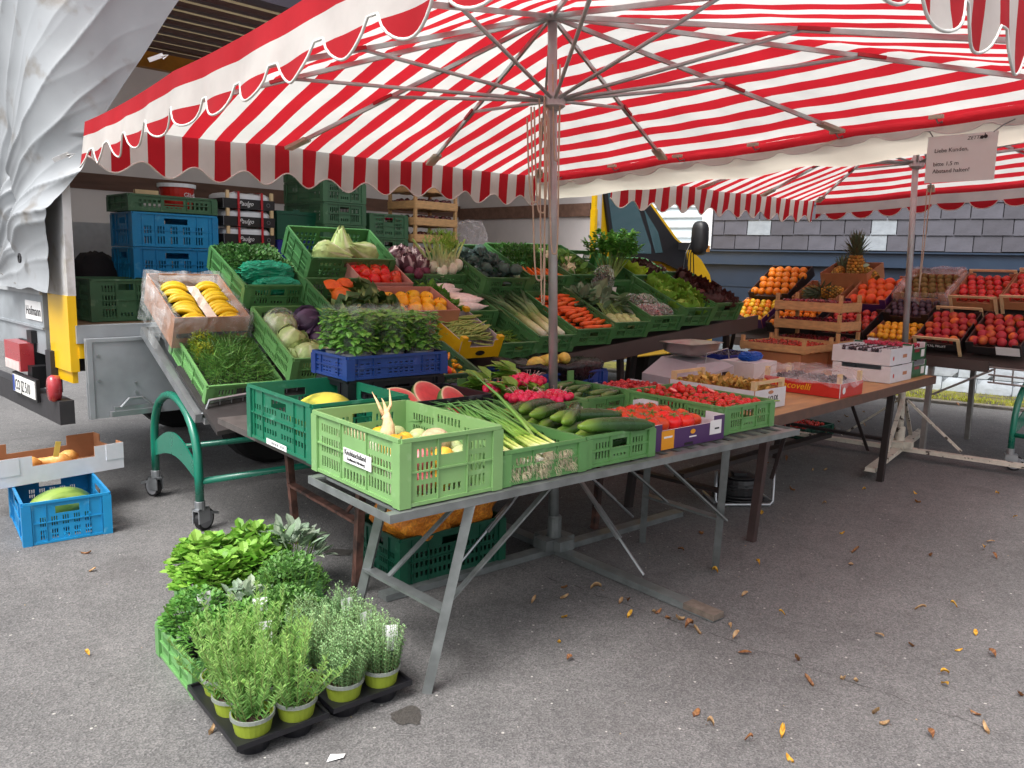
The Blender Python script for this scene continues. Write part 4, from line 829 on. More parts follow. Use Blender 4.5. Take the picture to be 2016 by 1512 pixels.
# ================================================================== rack, lower tier
CM = {}
def rc(key, u, v, z, tilt, w_, l_, h_, c, label, **k): M = at(u, v, z, 0, tilt); CM[key] = M; return crate(M, w_, l_, h_, c, label, **k)
G1 = 'green crates on the sloping rack'
zr = lambda u: RF(u) + .075
rc('dill', -1.36, 1.28, .695, 25, .40, .60, .15, 'mgreen', 'green crate of dill at the left end of the rack', group=G1)
rc('cab', -.95, 1.13, .83, 24, .40, .60, .15, 'mgreen', 'green crate of white and red cabbages on the rack', group=G1)
rc('savoy', -.62, 1.12, 1.0, 24, .40, .60, .15, 'green', 'green crate of savoy cabbage and pumpkin pieces behind the basil', group=G1)
rc('bean', .40, 1.0, zr(.45), 23, .30, .52, .12, 'green', 'dark green crate of loose beans beside the yellow box', group=G1)
rc('leek', .71, 1.0, zr(.7), 23, .33, .60, .13, 'green', 'green crate of leeks behind the umbrella pole', group=G1)
rc('carrot', 1.05, 1.0, zr(1.05), 23, .37, .60, .13, 'green', 'green crate of washed loose carrots beside the leeks', group=G1)
rc('kohl', 1.43, 1.0, zr(1.43), 23, .38, .60, .13, 'green', 'green crate of kohlrabi with leaves', group=G1)
rc('bags', 1.82, 1.0, zr(1.82), 23, .38, .60, .13, 'green', 'green crate holding plastic bags of salad', group=G1)
rc('lettuce', 2.20, 1.0, zr(2.12), 23, .37, .60, .16, 'green', 'green crate of green lettuce heads above the scale', group=G1)
rc('redl', 2.58, 1.0, zr(2.45), 23, .37, .60, .16, 'green', 'green crate of dark red lettuce at the right end of the rack', group=G1)
rc('daikon', .25, 1.37, 1.06, 22, .40, .42, .13, 'green', 'green crate of white radishes behind the yellow box', group=G1)
# upper tier
rc('parsley', -.98, 1.69, 1.20, 22, .40, .60, .15, 'green', 'green crate of parsley beside the bananas', group=G1)
rc('pointed', -.50, 1.86, 1.335, 30, .60, .40, .20, 'green', 'green crate of pointed cabbages tipped forward on the top tier', group=G1)
rc('radic', .15, 1.76, 1.32, 22, .52, .40, .10, 'green', 'green crate of radicchio and fennel on the top tier', group=G1)
rc('broc', .70, 1.57, 1.26, 23, .40, .60, .15, 'green', 'green crate of broccoli on the top tier', group=G1)
rc('bunch', 1.11, 1.57, 1.28, 23, .40, .60, .15, 'green', 'green crate of bunched carrots on the top tier', group=G1)
rc('caul', 1.52, 1.57, 1.29, 23, .40, .60, .15, 'green', 'green crate of cauliflower behind the pole on the top tier', group=G1)
rc('celery', 1.96, 1.57, 1.25, 23, .40, .60, .15, 'green', 'green crate under the big celery bunch', group=G1)
rc('lollo', 2.38, 1.60, 1.27, 23, .56, .50, .12, 'green', 'green crate of frilly lettuces at the right of the top tier', group=G1)
for k in ('dill', 'cab'):
    pass
# dill
c = CM['dill']; DG = ['#4f7f38', '#5d8f42', '#447534', '#6a9648']
tag(obj('dill', m_mass('dill_green', 4200, (.17, .26, .17), .055, DG, 1, .5, .06, .35, LEAFM, 90, '#5f8a3c', True), c @ T(.21, .30, .035)), 'feathery green dill filling the left rack crate', kind='stuff')
for k, (x, y, s_) in enumerate(((.10, .44, 1), (.16, .50, .9), (.09, .34, .8))):
    put('dill_flower_bunch', m_mass('dill_flower', 900, (.07, .07, .13), .014, ['#a9ad2c', '#97a52e', '#7f9430'], 4 + k, .9, .6, .5, LEAFM, 26, '#7f9a3c'), c @ T(x, y, .10) @ S(s_), ('yellow flowering dill bunch at the back of the dill crate', 'smaller yellow flowering dill bunch by the banana box', 'yellow green dill flowers along the left side of the dill crate')[k], 'dill')
# cabbages
c = CM['cab']
WC = m_head('white_cabbage', .10, 4, '#b8c98a', '#a9bf78', .05, .05, .92, 2, HEADM, '#d7e0b4'); RCb = m_head('red_cabbage', .098, 4, '#4a3350', '#3b2c48', .05, .06, .92, 3, HEADM, '#6d5a78')
for k, (x, y, z_, me, lb) in enumerate(((.11, .44, .11, WC, 'film wrapped white cabbage at the back of the cabbage crate'), (.29, .46, .11, RCb, 'dark red cabbage at the back of the cabbage crate'), (.11, .26, .11, WC, 'pale white cabbage on the left of the cabbage crate'), (.28, .27, .10, RCb, 'red cabbage in the middle of the cabbage crate'), (.13, .10, .10, WC, 'white cabbage at the front left of the cabbage crate'), (.29, .11, .10, WC, 'film wrapped cabbage at the front right of the crate'))):
    o = put('cabbage', me, c @ T(x, y, z_) @ tumble(60), lb, 'cabbage', 'cabbages in the rack crate')
    if 'film' in lb: obj('film_wrap', cached('cabfilm', lambda: MB().ball(.112, 18, 12, lambda p: p * (1 + .03 * noise.noise(p * 5))).mesh('film_wrap', FILMC, True)), None, o)
# savoy and pumpkin
c = CM['savoy']; SV = m_head('savoy_cabbage', .10, 6, '#7f9a4a', '#3f6433', .5, .2, .8, 5, HEADM, '#a9bd7a')
for k, (x, y) in enumerate(((.20, .30), (.29, .15), (.14, .12))): put('savoy_cabbage', SV, c @ T(x, y, .12) @ tumble(30), ('dark crinkled savoy cabbage beside the pumpkin pieces', 'crinkled savoy cabbage at the right behind the basil', 'crinkled savoy cabbage at the left behind the basil')[k], 'cabbage', 'savoy cabbages')
def wedge(R, ang, c_skin, c_flesh, seed=0, flat=.75):
    q = MB(); n = 7; m = 8; vs = []; cs = []
    for i in range(n + 1):
        a = ang * (i / n - .5)
        for j in range(m + 1):
            la = PI * (j / m - .5); vs.append((R * math.cos(la) * math.cos(a), R * math.cos(la) * math.sin(a), R * flat * math.sin(la))); cs.append(jit(H(c_skin), .1))
    q.add(vs, [(i * (m + 1) + j, (i + 1) * (m + 1) + j, (i + 1) * (m + 1) + j + 1, i * (m + 1) + j + 1) for i in range(n) for j in range(m)], None, 0, cs)
    for i in (0, n):
        o = [vs[i * (m + 1) + j] for j in range(m + 1)]; a = ang * (i / n - .5); hol = [(Vector(p) * (.45 if 0 < j < m else 1)) for j, p in enumerate(o)]
        q.add(o + hol, [(j, j + 1, m + 2 + j, m + 1 + j) for j in range(m)], None, 0, [jit(H(c_flesh), .06) for _ in range(2 * (m + 1))])
    for j in range(m):
        pass
    h0 = [Vector(vs[j]) * (.45 if 0 < j < m else 1) for j in range(m + 1)]; h1 = [Vector(vs[n * (m + 1) + j]) * (.45 if 0 < j < m else 1) for j in range(m + 1)]
    q.add(h0 + h1, [(j, j + 1, m + 2 + j, m + 1 + j) for j in range(m)], None, 0, H(c_flesh)); return q
PW = cached('pump', lambda: wedge(.085, 2.0, '#d9661c', '#e88a2a').mesh('pumpkin_piece', SAT))
for k, (x, y, r_) in enumerate(((.09, .44, 30), (.20, .46, 110), (.14, .35, 200))): put('pumpkin_piece', PW, c @ T(x, y, .13) @ Rz(r_) @ Ry(-50), ('orange pumpkin piece at the back left of the savoy crate', 'orange pumpkin piece leaning right beside the savoy', 'orange pumpkin piece in front of the other two')[k], 'pumpkin', 'cut pumpkin pieces')
# peppers in cartons
KR = mat('kraft_card', '#a9764f', .75, var=.10, scale=10); KRI = mat('kraft_inner', '#b27c5c', .75, var=.10, scale=9); PINKC = mat('pink_card', '#c28d80', .7, var=.08); WHC = mat('white_card', '#d5d7dc', .5, var=.05); YELC = mat('yellow_card', '#d9b114', .4, var=.06); PURC = mat('purple_card', '#4a2a5e', .4, var=.06); BKC = mat('black_card', '#1d1b1d', .45, var=.15, scale=12); GRC = mat('green_card', '#1f5a36', .45, var=.08); REDC = mat('red_card', '#c22a1e', .4, var=.06)
CM['rpep'] = at(-.24, 1.62, 1.23, 0, 27); carton(CM['rpep'], .36, .34, .14, PINKC, PINKC, 'pinkish cardboard box of red peppers', (.0, .0, .0), None); CM['ypep'] = at(-.21, 1.2, 1.08, 0, 22); carton(CM['ypep'], .42, .36, .13, KRI, PINKC, 'cardboard box of yellow peppers behind the basil pots', (.0, .0, .0), None)
for k, (x, y, z_) in enumerate(heap(4, 3, .03, .33, .05, .28, .085, .12, .03)):
    put('red_pepper', m_round('red_pepper', .043, '#c4161c', '#d8401c', 1.0, 4, .13, .25, GLO, k % 3, '#5d7a2c'), CM['rpep'] @ T(x, y, z_) @ tumble(70), 'glossy red pepper in the pinkish cardboard box', 'pepper', 'red peppers in the cardboard box')
for k, (x, y, z_) in enumerate(heap(4, 3, .03, .39, .05, .30, .075, .12, .03)):
    put('yellow_pepper', m_round('yellow_pepper', .045, '#eaa60c', '#e8b818', 1.0, 4, .13, .25, GLO, k % 3, '#5d7a2c'), CM['ypep'] @ T(x, y, z_) @ tumble(70), 'glossy yellow pepper in the box behind the basil', 'pepper', 'yellow peppers in the cardboard box')
# daikon
for k in range(7):
    put('white_radish', m_long('white_radish', .30, [.012, .026, .029, .027, .02, .008, .002], ['#d9d6b8', '#efe9e4', '#efe6e0', '#e9ddd6'], .02, 10, SAT, k % 3), CM['daikon'] @ T(.06 + .02 * (k % 2), .07 + .05 * k, .135 + .02 * math.sin(k)) @ S(1.15, 1.05, 1.15) @ Rz(-78 + rnd.uniform(-9, 9)) @ Rx(-3), 'long white radish lying across its crate', 'radish', 'white radishes in the crate')
put('radish_leaves', m_mass('radtop', 130, (.05, .17, .07), .08, ['#4f8a2e', '#6aa038', '#3f7a28'], 8, .7, .5), CM['daikon'] @ T(.045, .2, .08), 'green leaf tops at the left of the white radishes', 'leaves')
# yellow box of beans
CM['ybox'] = at(.06, .97, .915, 0, 23); yb = carton(CM['ybox'], .32, .42, .12, YELC, mat('grey_card', '#b9b4b8', .6, var=.06), 'bright yellow cardboard box of flat beans', (.22, .78, .35), None)
obj('grip_hole', MB().lathe([(.028, 0), (.028, .002)], 16, T(.16, -.002, .035) @ Rx(90) @ S(1.3, .6, 1)).mesh('grip_hole', BKC), None, yb)
for x in (.02, .30): obj('corner_flap', MB().box(x - .02, x + .02, -.004, .03, .12, .145).mesh('corner_flap', YELC), None, yb); obj('corner_flap', MB().box(x - .02, x + .02, .39, .424, .12, .145).mesh('corner_flap', YELC), None, yb)
BEAN = [m_long('bean', .17, [.002, .006, .0065, .006, .002], ['#9aae5c', '#8ca452', '#a6b868'], .02 * (k - 1), 6, SAT, k, steps=7) for k in range(3)]
for k in range(110):
    x, y = rnd.uniform(.06, .26), rnd.uniform(.05, .33); put('flat_bean', BEAN[k % 3], CM['ybox'] @ T(x - .07, y, .075 + rnd.uniform(0, .05)) @ Rz(-75 + rnd.uniform(-28, 28)) @ Rx(rnd.uniform(-8, 8)), 'pale green flat bean heaped in the yellow box', 'bean', 'flat beans in the yellow box')
for k in range(45):
    x, y = rnd.uniform(.03, .22), rnd.uniform(.03, .26); put('green_bean', m_long('thin_bean', .13, [.0015, .0035, .004, .0035, .001], ['#5f8a2e', '#6f9a36'], .012, 5, SAT, k % 2, steps=6), CM['bean'] @ T(x, y, .03 + rnd.uniform(0, .035)) @ Rz(-70 + rnd.uniform(-40, 40)) @ Rx(rnd.uniform(-6, 6)), 'thin green bean in the dark crate beside the yellow box', 'bean', 'thin beans in the green crate')
# leeks
for k in range(7):
    def mk(k=k % 3):
        q = MB(); g = random.Random(k); q.tube([(0, 0, 0), (.002, .1, .0), (.0, .26, 0)], [.013, .0165, .017], 10, None, 0, [H('#e4e6cc'), H('#d3dca4'), H('#8fa95c')])
        for i in range(9):
            a = g.uniform(-.16, .16); z_ = g.uniform(-.008, .012); q.tube([(a * .02, .24, z_), (a * .12, .36, z_ + .012), (a * .45, .50 + g.uniform(-.03, .05), z_ + g.uniform(0, .03))], [.012, .013, .004], 6, None, 0, [H('#86a55a'), jit(H('#56784a'), .12), jit(H('#486a48'), .12)], True, .3)
        return q.mesh('leek', SAT, True)
    put('leek', cached(('leek', k % 3), mk), CM['leek'] @ T(.045 + .04 * k, .02 + .02 * (k % 2), .08 + .035 * (k % 2)) @ S(1.6, 1.1, 1.6) @ Rz(rnd.uniform(-4, 9)), 'leek with white shank and green leaves in its crate', 'leek', 'leeks in the rack crate')
# washed carrots
for k in range(44):
    r_, cpos = divmod(k, 4); x = .03 + .075 * cpos + rnd.uniform(-.01, .01); y = .04 + r_ * .05 + rnd.uniform(-.012, .012)
    put('carrot', m_long('carrot', .16, [.012, .0175, .0165, .013, .007], ['#c9571e', '#e2641f', '#e56a24'], .006, 9, SAT, k % 3, steps=8), CM['carrot'] @ T(x, y, .075 + .028 * (k % 2) + .02 * math.sin(x * 9)) @ Rz(-84 + rnd.uniform(-18, 18)) @ Rx(rnd.uniform(-6, 6)), 'washed orange carrot piled in the crate beside the leeks', 'carrot', 'loose carrots in the rack crate')
# kohlrabi
KH = m_round('kohlrabi', .043, '#bcc48c', '#aab878', .9, 0, 0, .05, SAT, 2, '#b3c080')
for k, (x, y, z_) in enumerate(heap(4, 2, .05, .35, .03, .18, .085, .1, .0)): put('kohlrabi', KH, CM['kohl'] @ T(x, y, z_) @ tumble(40), 'pale green kohlrabi bulb at the front of its crate', 'kohlrabi', 'kohlrabi bulbs')
KL = m_mass('kohl_leaf', 70, (.16, .16, .11), .13, ['#6f8a6c', '#5d7d5a', '#82997c'], 3, .5, .55)
put('kohlrabi_leaves', KL, CM['kohl'] @ T(.19, .38, .05), 'blue green kohlrabi leaves at the back of the crate', 'leaves')
q = MB()
for k in range(16): x = .06 + k * .017; q.tube([(x, .16, .10), (x + rnd.uniform(-.01, .01), .26, .14), (x + rnd.uniform(-.03, .03), .36, .13)], .004, 5, None, 0, jit(H('#8fae62'), .15))
put('kohlrabi_stalks', q.mesh('kohlrabi_stalks', LEAFM), CM['kohl'], 'thin green kohlrabi stalks running back from the bulbs', 'stalks')
# bagged salad
def bag(nm, sx, sy, sz, seed, m_=FILMC):
    """crumpled film bag: squarish lump with sharp random creases"""
    def fn(p):
        r1 = 1 - abs(noise.noise((p.x * 2.2 + seed, p.y * 2.2, p.z * 2.2))) * 2; r2 = 1 - abs(noise.noise((p.x * 5 + seed, p.y * 5, p.z * 5 + 3))) * 2; r3 = 1 - abs(noise.noise((p.x * 11 + seed, p.y * 11, p.z * 11)))
        k = .80 + .16 * r1 + .10 * r2 + .05 * r3
        return Vector((math.copysign(abs(p.x) ** .6, p.x) * sx, math.copysign(abs(p.y) ** .6, p.y) * sy, p.z * sz)) * k
    return cached((nm, seed), lambda: MB().ball(1, 52, 34, fn).mesh(nm, m_, False))
for k, (x, y, sx, sy, cl, lb) in enumerate(((.11, .12, .085, .09, ['#b48a86', '#a76a6e', '#c9b0a4'], 'clear bag of pinkish radicchio strips at the crate front'), (.27, .13, .08, .08, ['#98a08c', '#b3888a', '#87957c'], 'clear bag of mixed salad at the front right'), (.27, .30, .085, .08, ['#5d7a50', '#7c9470', '#c2c9b8'], 'round clear bag of leaves with a printed band'), (.12, .30, .085, .085, ['#4f7040', '#6b8a58', '#3f5f38'], 'clear bag of lambs lettuce on the left'))):
    o = put('salad_bag', bag('salad_bag', sx, sy, .05, k), CM['bags'] @ T(x, y, .10), lb, 'bag', 'bagged salads'); obj('salad', m_mass('bagsal%d' % k, 260, (sx * .8, sy * .8, .045), .03, cl, k, .4, .6), T(0, 0, -.02), o)
# tall bag with paper labels standing by the celery
o = put('herb_bag', bag('herb_bag', .10, .05, .13, 9), at(1.86, 1.50, 1.37, 0, 8), 'tall clear bag of dried green herbs with white labels', 'bag'); obj('herbs', m_mass('bagherb', 420, (.08, .035, .20), .028, ['#6a7550', '#565f42', '#7f8663'], 12, .4, .5, .3), T(0, 0, -.11), o)
for x in (-.06, .035): obj('label', MB().box(x, x + .07, -.056, -.054, -.09, -.03).mesh('label', mat('white_sticker')), None, o)
# lettuces
LT = m_head('lettuce', .075, 7, '#aed05c', '#7cae40', .7, .2, .75, 6); RL = m_head('red_lettuce', .062, 7, '#6a4038', '#472a28', .7, .26, .7, 8)
for k, (x, y) in enumerate(((.11, .12), (.28, .13), (.12, .30), (.28, .31), (.2, .45))): put('lettuce', LT, CM['lettuce'] @ T(x * .95, y, .125) @ tumble(25), 'bright green head of lettuce in its crate', 'lettuce', 'green lettuces')
for k, (x, y) in enumerate(((.10, .10), (.26, .10), (.12, .24), (.28, .25), (.12, .38), (.27, .40), (.2, .50))): put('red_lettuce', RL, CM['redl'] @ T(x * .95, y, .12) @ tumble(25), 'dark red oak leaf lettuce in its crate', 'lettuce', 'red lettuces')
# ---------------- upper tier produce
CM['ban'] = at(-1.41, 1.64, .99, 0, 25)
bb = carton(CM['ban'], .42, .54, .19, mat('banana_card', '#9a6e52', .7, var=.08), mat('banana_card_in', '#a3785c', .7, var=.08), 'brown cardboard banana box wrapped in clear film', (.0, .0, .0), None)
def film_box(w_, l_, h_):
    q = MB(); n = 16; vs = []
    prof = [(-.014, -.02), (-.02, h_ * .5), (-.012, h_ + .012), (.05, h_ - .03)]
    per = [(x, y) for x, y in [(w_ * i / n, 0) for i in range(n)] + [(w_, l_ * i / n) for i in range(n)] + [(w_ - w_ * i / n, l_) for i in range(n)] + [(0, l_ - l_ * i / n) for i in range(n)]]
    for o_, z_ in prof:
        for x, y in per:
            cx, cy = x - w_ / 2, y - l_ / 2; k = noise.noise((x * 14, y * 14, z_ * 20)) * .016
            vs.append((w_ / 2 + cx * (1 - 2 * (o_ + k) / w_), l_ / 2 + cy * (1 - 2 * (o_ + k) / l_), z_ + noise.noise((x * 11, y * 11, 5 + z_)) * .02))
    P_ = len(per); q.add(vs, [(j * P_ + i, j * P_ + (i + 1) % P_, (j + 1) * P_ + (i + 1) % P_, (j + 1) * P_ + i) for j in range(3) for i in range(P_)]); return q
obj('film_liner', film_box(.42, .54, .19).mesh('film_liner', FILMC, True), None, bb)
q = MB(); vs = []
for i in range(9):
    for j in range(7): vs.append((-.02 - .05 * math.sin(i * .8) * .4 - .03 * noise.noise((i, j, 0)), .10 + .05 * i + .01 * j, .16 - .045 * j + .02 * noise.noise((i * .7, j, 3))))
q.add(vs, [(i * 7 + j, i * 7 + j + 1, i * 7 + 8 + j, i * 7 + 7 + j) for i in range(8) for j in range(6)]); obj('loose_film', q.mesh('loose_film', FILMC, True), None, bb)
q = MB(); q.add([(.05 + .32 * i / 8, .44 + .08 * j / 4, .16 + .05 * math.sin(j * .9) + .03 * noise.noise((i, j, 0))) for i in range(9) for j in range(5)], [(i * 5 + j, i * 5 + j + 1, i * 5 + 6 + j, i * 5 + 5 + j) for i in range(8) for j in range(4)]); obj('film_fold', q.mesh('film_fold', FILMC, True), None, bb)
def m_banana(seed):
    def mk():
        q = MB(); pts = []; rs = []; cs = []; n = 11
        for i in range(n + 1):
            t = i / n; a = -.75 + 1.5 * t; pts.append((.115 * math.sin(a), 0, .115 * (math.cos(a) - 1))); f = math.sin(PI * min(1, max(0, (t - .06) / .86))) ** .45 if .06 < t < .92 else .0
            rs.append(.0045 + .0125 * f); cs.append(H('#7d7a2c') if t < .08 or t > .96 else (H('#d8b21c') if t > .14 else H('#bcb02a')))
        q.tube(pts, rs, 7, None, 0, cs); return q.mesh('banana', SAT, True)
    return cached(('banana', seed), mk)
for k in range(12):
    col, row = k % 2, k // 2; nb = 4 if row % 3 else 3; y = .07 + row * .073
    t = thing('banana_hand', 'hand of yellow bananas in the %s row of the banana box' % ('left' if col == 0 else 'right'), 'bananas', CM['ban'] @ T(.118 + .19 * col, y, .15 + .012 * (row % 2)) @ Rz(rnd.uniform(-14, 14) + (12 if col else -14)) @ Rx(-24), 'bananas in the film lined box')
    for i in range(nb): obj('banana', m_banana(i % 2), T(.006 * i, (i - 1.5) * .0255, .014 * math.sin(i * 1.3)) @ Rx((i - 1.5) * 8) @ Rz((i - 1.5) * 7) @ S(1, 1.05, 1.05), t)
put('plastic_strip', MB().add([(.19 + .03 * (j) + .006 * noise.noise((i, j, 0)), .03 + .05 * i, .165 + .012 * noise.noise((i * .9, j, 2))) for i in range(9) for j in range(3)], [(i * 3 + j, i * 3 + j + 1, i * 3 + 4 + j, i * 3 + 3 + j) for i in range(8) for j in range(2)]).mesh('plastic_strip', mat('paper_film', '#d9cbbd', .5, var=.1, bump=.3)), CM['ban'], 'pale paper strip lying between the banana rows', 'packing')
# parsley and teal bag
c = CM['parsley']
tag(obj('parsley', m_mass('parsley', 3600, (.175, .19, .15), .026, ['#3a6a30', '#467a38', '#325f2c', '#528444'], 7, .8, .75, .25), c @ T(.20, .38, .055)), 'dark green curly parsley filling the crate beside the bananas', kind='stuff')
for k, (x, y, z_, sx, sy, sz) in enumerate(((.20, .20, .15, .17, .07, .07), (.23, .08, .12, .15, .06, .045))):
    put('plastic_bag', bag('teal_bag', sx, sy, sz, 20 + k, mat('teal_plastic', '#1f9a76', .3, var=.15, scale=14, bump=.9, bscale=30, transl=.25)), c @ T(x, y, z_ - .01) @ Rz(8 * k), ('crumpled teal plastic bag lying on the parsley', 'flat teal plastic bag at the front edge of the parsley crate')[k], 'bag', 'teal plastic bags')
# pointed cabbages
PC = m_head('pointed_cabbage', .105, 4, '#c3d494', '#a3be74', .06, .06, .95, 4, HEADM, '#dfe6bf', 3, True, .8)
for k, (x, y, a_, b_) in enumerate(((.30, .18, 10, -25), (.16, .11, 60, 80), (.44, .13, 95, -60))): put('pointed_cabbage', PC, CM['pointed'] @ T(x, y, .15) @ Rz(a_) @ Rx(b_), ('pale pointed cabbage standing upright in the tipped crate', 'pointed cabbage lying at the left of the tipped crate', 'pointed cabbage with its cut end at the right of the tipped crate')[k], 'cabbage', 'pointed cabbages')
# radicchio, beets, fennel
RD = m_head('radicchio', .062, 5, '#7c5a62', '#4d2632', .15, .18, 1.1, 9, RADM, '#cdbcbc'); BT = m_round('beetroot', .038, '#5a2438', '#6f3048', .95, 0, 0, .05, ROUGHP, 1, '#6a2a3c')
for k, (x, y) in enumerate(((.06, .24), (.15, .27), (.24, .24), (.10, .14), (.20, .13))): put('radicchio', RD, CM['radic'] @ T(x, y, .11 + .02 * (k < 3)) @ tumble(35), 'purple and white radicchio head on the top tier', 'radicchio', 'radicchio heads')
for k, (x, y) in enumerate(((.07, .04), (.14, .03), (.20, .04), (.11, -.01))): put('beetroot', BT, CM['radic'] @ T(x, y, .10) @ tumble(50), 'dark red beetroot in front of the radicchio', 'beetroot', 'beetroots')
def mk():
    q = MB(); q.ball(.045, 12, 8, lambda p: (p.x * 1.05, p.y * .72, p.z * .95), None, 0, H('#dfe4cc'))
    g = random.Random(1)
    for k in range(5): a = (k - 2) * .28; q.tube([(a * .06, 0, .025), (a * .16, 0, .09), (a * .30, g.uniform(-.01, .01), .17)], [.011, .009, .006], 7, None, 0, [H('#dfe6c8'), H('#bcd08a'), H('#8fb858')])
    for _ in range(170): p = (g.uniform(-.06, .06), g.uniform(-.03, .03), g.uniform(.13, .22)); q.blade(p, (g.uniform(-1, 1), g.uniform(-1, 1), 1), (1, 0, 0), .03, .003, jit(H('#86b83c'), .2))
    return q.mesh('fennel', SAT, True)
FN = cached('fennel', mk)
for k, (x, y, r_) in enumerate(((.30, .10, 0), (.37, .12, 5), (.44, .07, -8), (.33, .03, 10))): put('fennel', FN, CM['radic'] @ T(x, y, .11) @ S(1.12) @ Rx(-18) @ Ry(r_) @ Rz(10 * k), 'white fennel bulb with green stalks on the top tier', 'fennel', 'fennel bulbs')
put('white_turnip', m_round('white_turnip', .045, '#e8e8dc', '#dfe6c8', 1.1, 0, 0, .05, SAT, 5, '#a8c070'), CM['radic'] @ T(.50, .10, .13), 'round white turnip to the right of the fennel', 'turnip')
# broccoli
BR = cached('broccoli', lambda: MB().add([], []).ball(.048, 16, 10, lambda p: p * (1 + .16 * noise.noise(p * 4) + .08 * noise.noise(p * 11)) * (1 if p.z > -.2 else .7), T(0, 0, .03), 0, (lambda p: jit(H('#46625a'), .2))).tube([(0, 0, -.05), (0, 0, .01)], [.022, .024], 8, None, 0, H('#8ba27c')).mesh('broccoli', ROUGHP, True))
for k, (x, y) in enumerate(((.10, .15), (.25, .14), (.32, .06), (.10, .32), (.26, .31), (.18, .24), (.1, .47), (.28, .46))): put('broccoli', BR, CM['broc'] @ T(x, y, .11 + .015 * (k % 3)) @ tumble(30), 'blue green broccoli head in its crate', 'broccoli', 'broccoli heads')
put('broccoli_leaves', m_mass('brocleaf', 330, (.17, .25, .17), .06, ['#4f6a66', '#5f7d78', '#3c5650'], 5, .5, .6), CM['broc'] @ T(.20, .30, .02), 'bluish broccoli leaves between the heads', 'leaves')
# bunched carrots with tops
for k in range(20):
    put('bunch_carrot', m_long('bunch_carrot', .15, [.008, .0105, .009, .006, .0015], ['#d9701e', '#e87a22', '#e87a22'], .006, 8, SAT, k % 3, steps=8), CM['bunch'] @ T(.07 + (k % 7) * .043, .17 + rnd.uniform(-.02, .02), .10 + .015 * (k // 7)) @ Rz(180 + rnd.uniform(-14, 14) + 10 * ((k % 7) - 3)), 'slim bunched carrot with its tip towards the front', 'carrot', 'bunched carrots')
put('carrot_greens', m_mass('carrot_tops', 1500, (.18, .17, .19), .032, ['#3f7a2c', '#356a28', '#4f8a38'], 6, .7, .35, .4, LEAFM, 40), CM['bunch'] @ T(.2, .38, .03), 'bushy green carrot tops at the back of the bunched carrots', 'leaves')
# cauliflower
CF_ = cached('cauli', lambda: MB().ball(.065, 16, 10, lambda p: p * (1 + .10 * noise.noise(p * 5) + .06 * noise.noise(p * 12)), None, 0, (lambda p: jit(H('#ddd8b4'), .08))).mesh('cauliflower', ROUGHP, True))
for k, (x, y) in enumerate(((.14, .18), (.24, .30), (.12, .40))): put('cauliflower', CF_, CM['caul'] @ T(x, y, .11) @ tumble(30), 'creamy cauliflower head behind the pole', 'cauliflower', 'cauliflowers')
put('cauliflower_leaves', m_mass('caulleaf', 160, (.17, .26, .14), .09, ['#5f8f3c', '#7aa64c', '#4c7a34'], 9, .6, .5), CM['caul'] @ T(.2, .3, .02), 'green leaves around the cauliflowers', 'leaves')
# celery bunch bursting above its crate
def mk():
    q = MB(); g = random.Random(4)
    for k in range(34):
        a = g.uniform(-1, 1); b_ = g.uniform(-.8, .8); tip = Vector((a * .24, b_ * .16 + .02, .34 + g.uniform(-.08, .04))); base = Vector((a * .05, b_ * .03, .0)); mid = base.lerp(tip, .55) + Vector((a * .02, 0, .03)); q.tube([base, mid, tip], [.007, .005, .0025], 6, None, 0, [H('#a9c47a'), H('#6f9f48'), H('#5a9040')])
        for _ in range(30):
            p = mid.lerp(tip, g.uniform(.1, 1.12)); q.leaf(p, (g.uniform(-1, 1) + a * .5, g.uniform(-1, 1), g.uniform(-.4, .8)), (0, 0, 1), g.uniform(.03, .06), g.uniform(.022, .04), jit(H(g.choice(('#5fa342', '#70b34e', '#4c8f38', '#7cbd58'))), .18), .2, 1, .2)
    return q.mesh('celery', LEAFM)
put('celery', cached('celery', mk), CM['celery'] @ T(.20, .20, .09) @ Rx(-16), 'big leafy celery bunch rising above the top tier', 'celery')
for k in range(9): put('shallot', m_round('shallot', .02, '#c98f6a', '#b87a54', 1.2, 0, 0, .0, SAT, k % 2, None), CM['celery'] @ T(.05 + .03 * (k % 3), .10 + .05 * (k // 3), .09) @ tumble(80), 'small tan shallot left of the celery', 'shallot', 'shallots under the celery')
LG = m_head('frilly_lettuce', .075, 8, '#b7d23c', '#9cc02c', .9, .30, .6, 11); LRD = m_head('frilly_red_lettuce', .065, 8, '#5d4a3c', '#3a2420', .9, .3, .6, 12)
for k, (x, y) in enumerate(((.15, .14), (.14, .28))): put('frilly_lettuce', LG, CM['lollo'] @ T(x, y, .08) @ tumble(15), 'yellow green frilly lettuce beside the celery', 'lettuce', 'frilly green lettuces')
for k, (x, y) in enumerate(((.32, .13), (.45, .12), (.32, .30), (.46, .30))): put('frilly_red_lettuce', LRD, CM['lollo'] @ T(x, y, .08) @ tumble(15), 'brown red frilly lettuce at the right of the top tier', 'lettuce', 'frilly red lettuces')
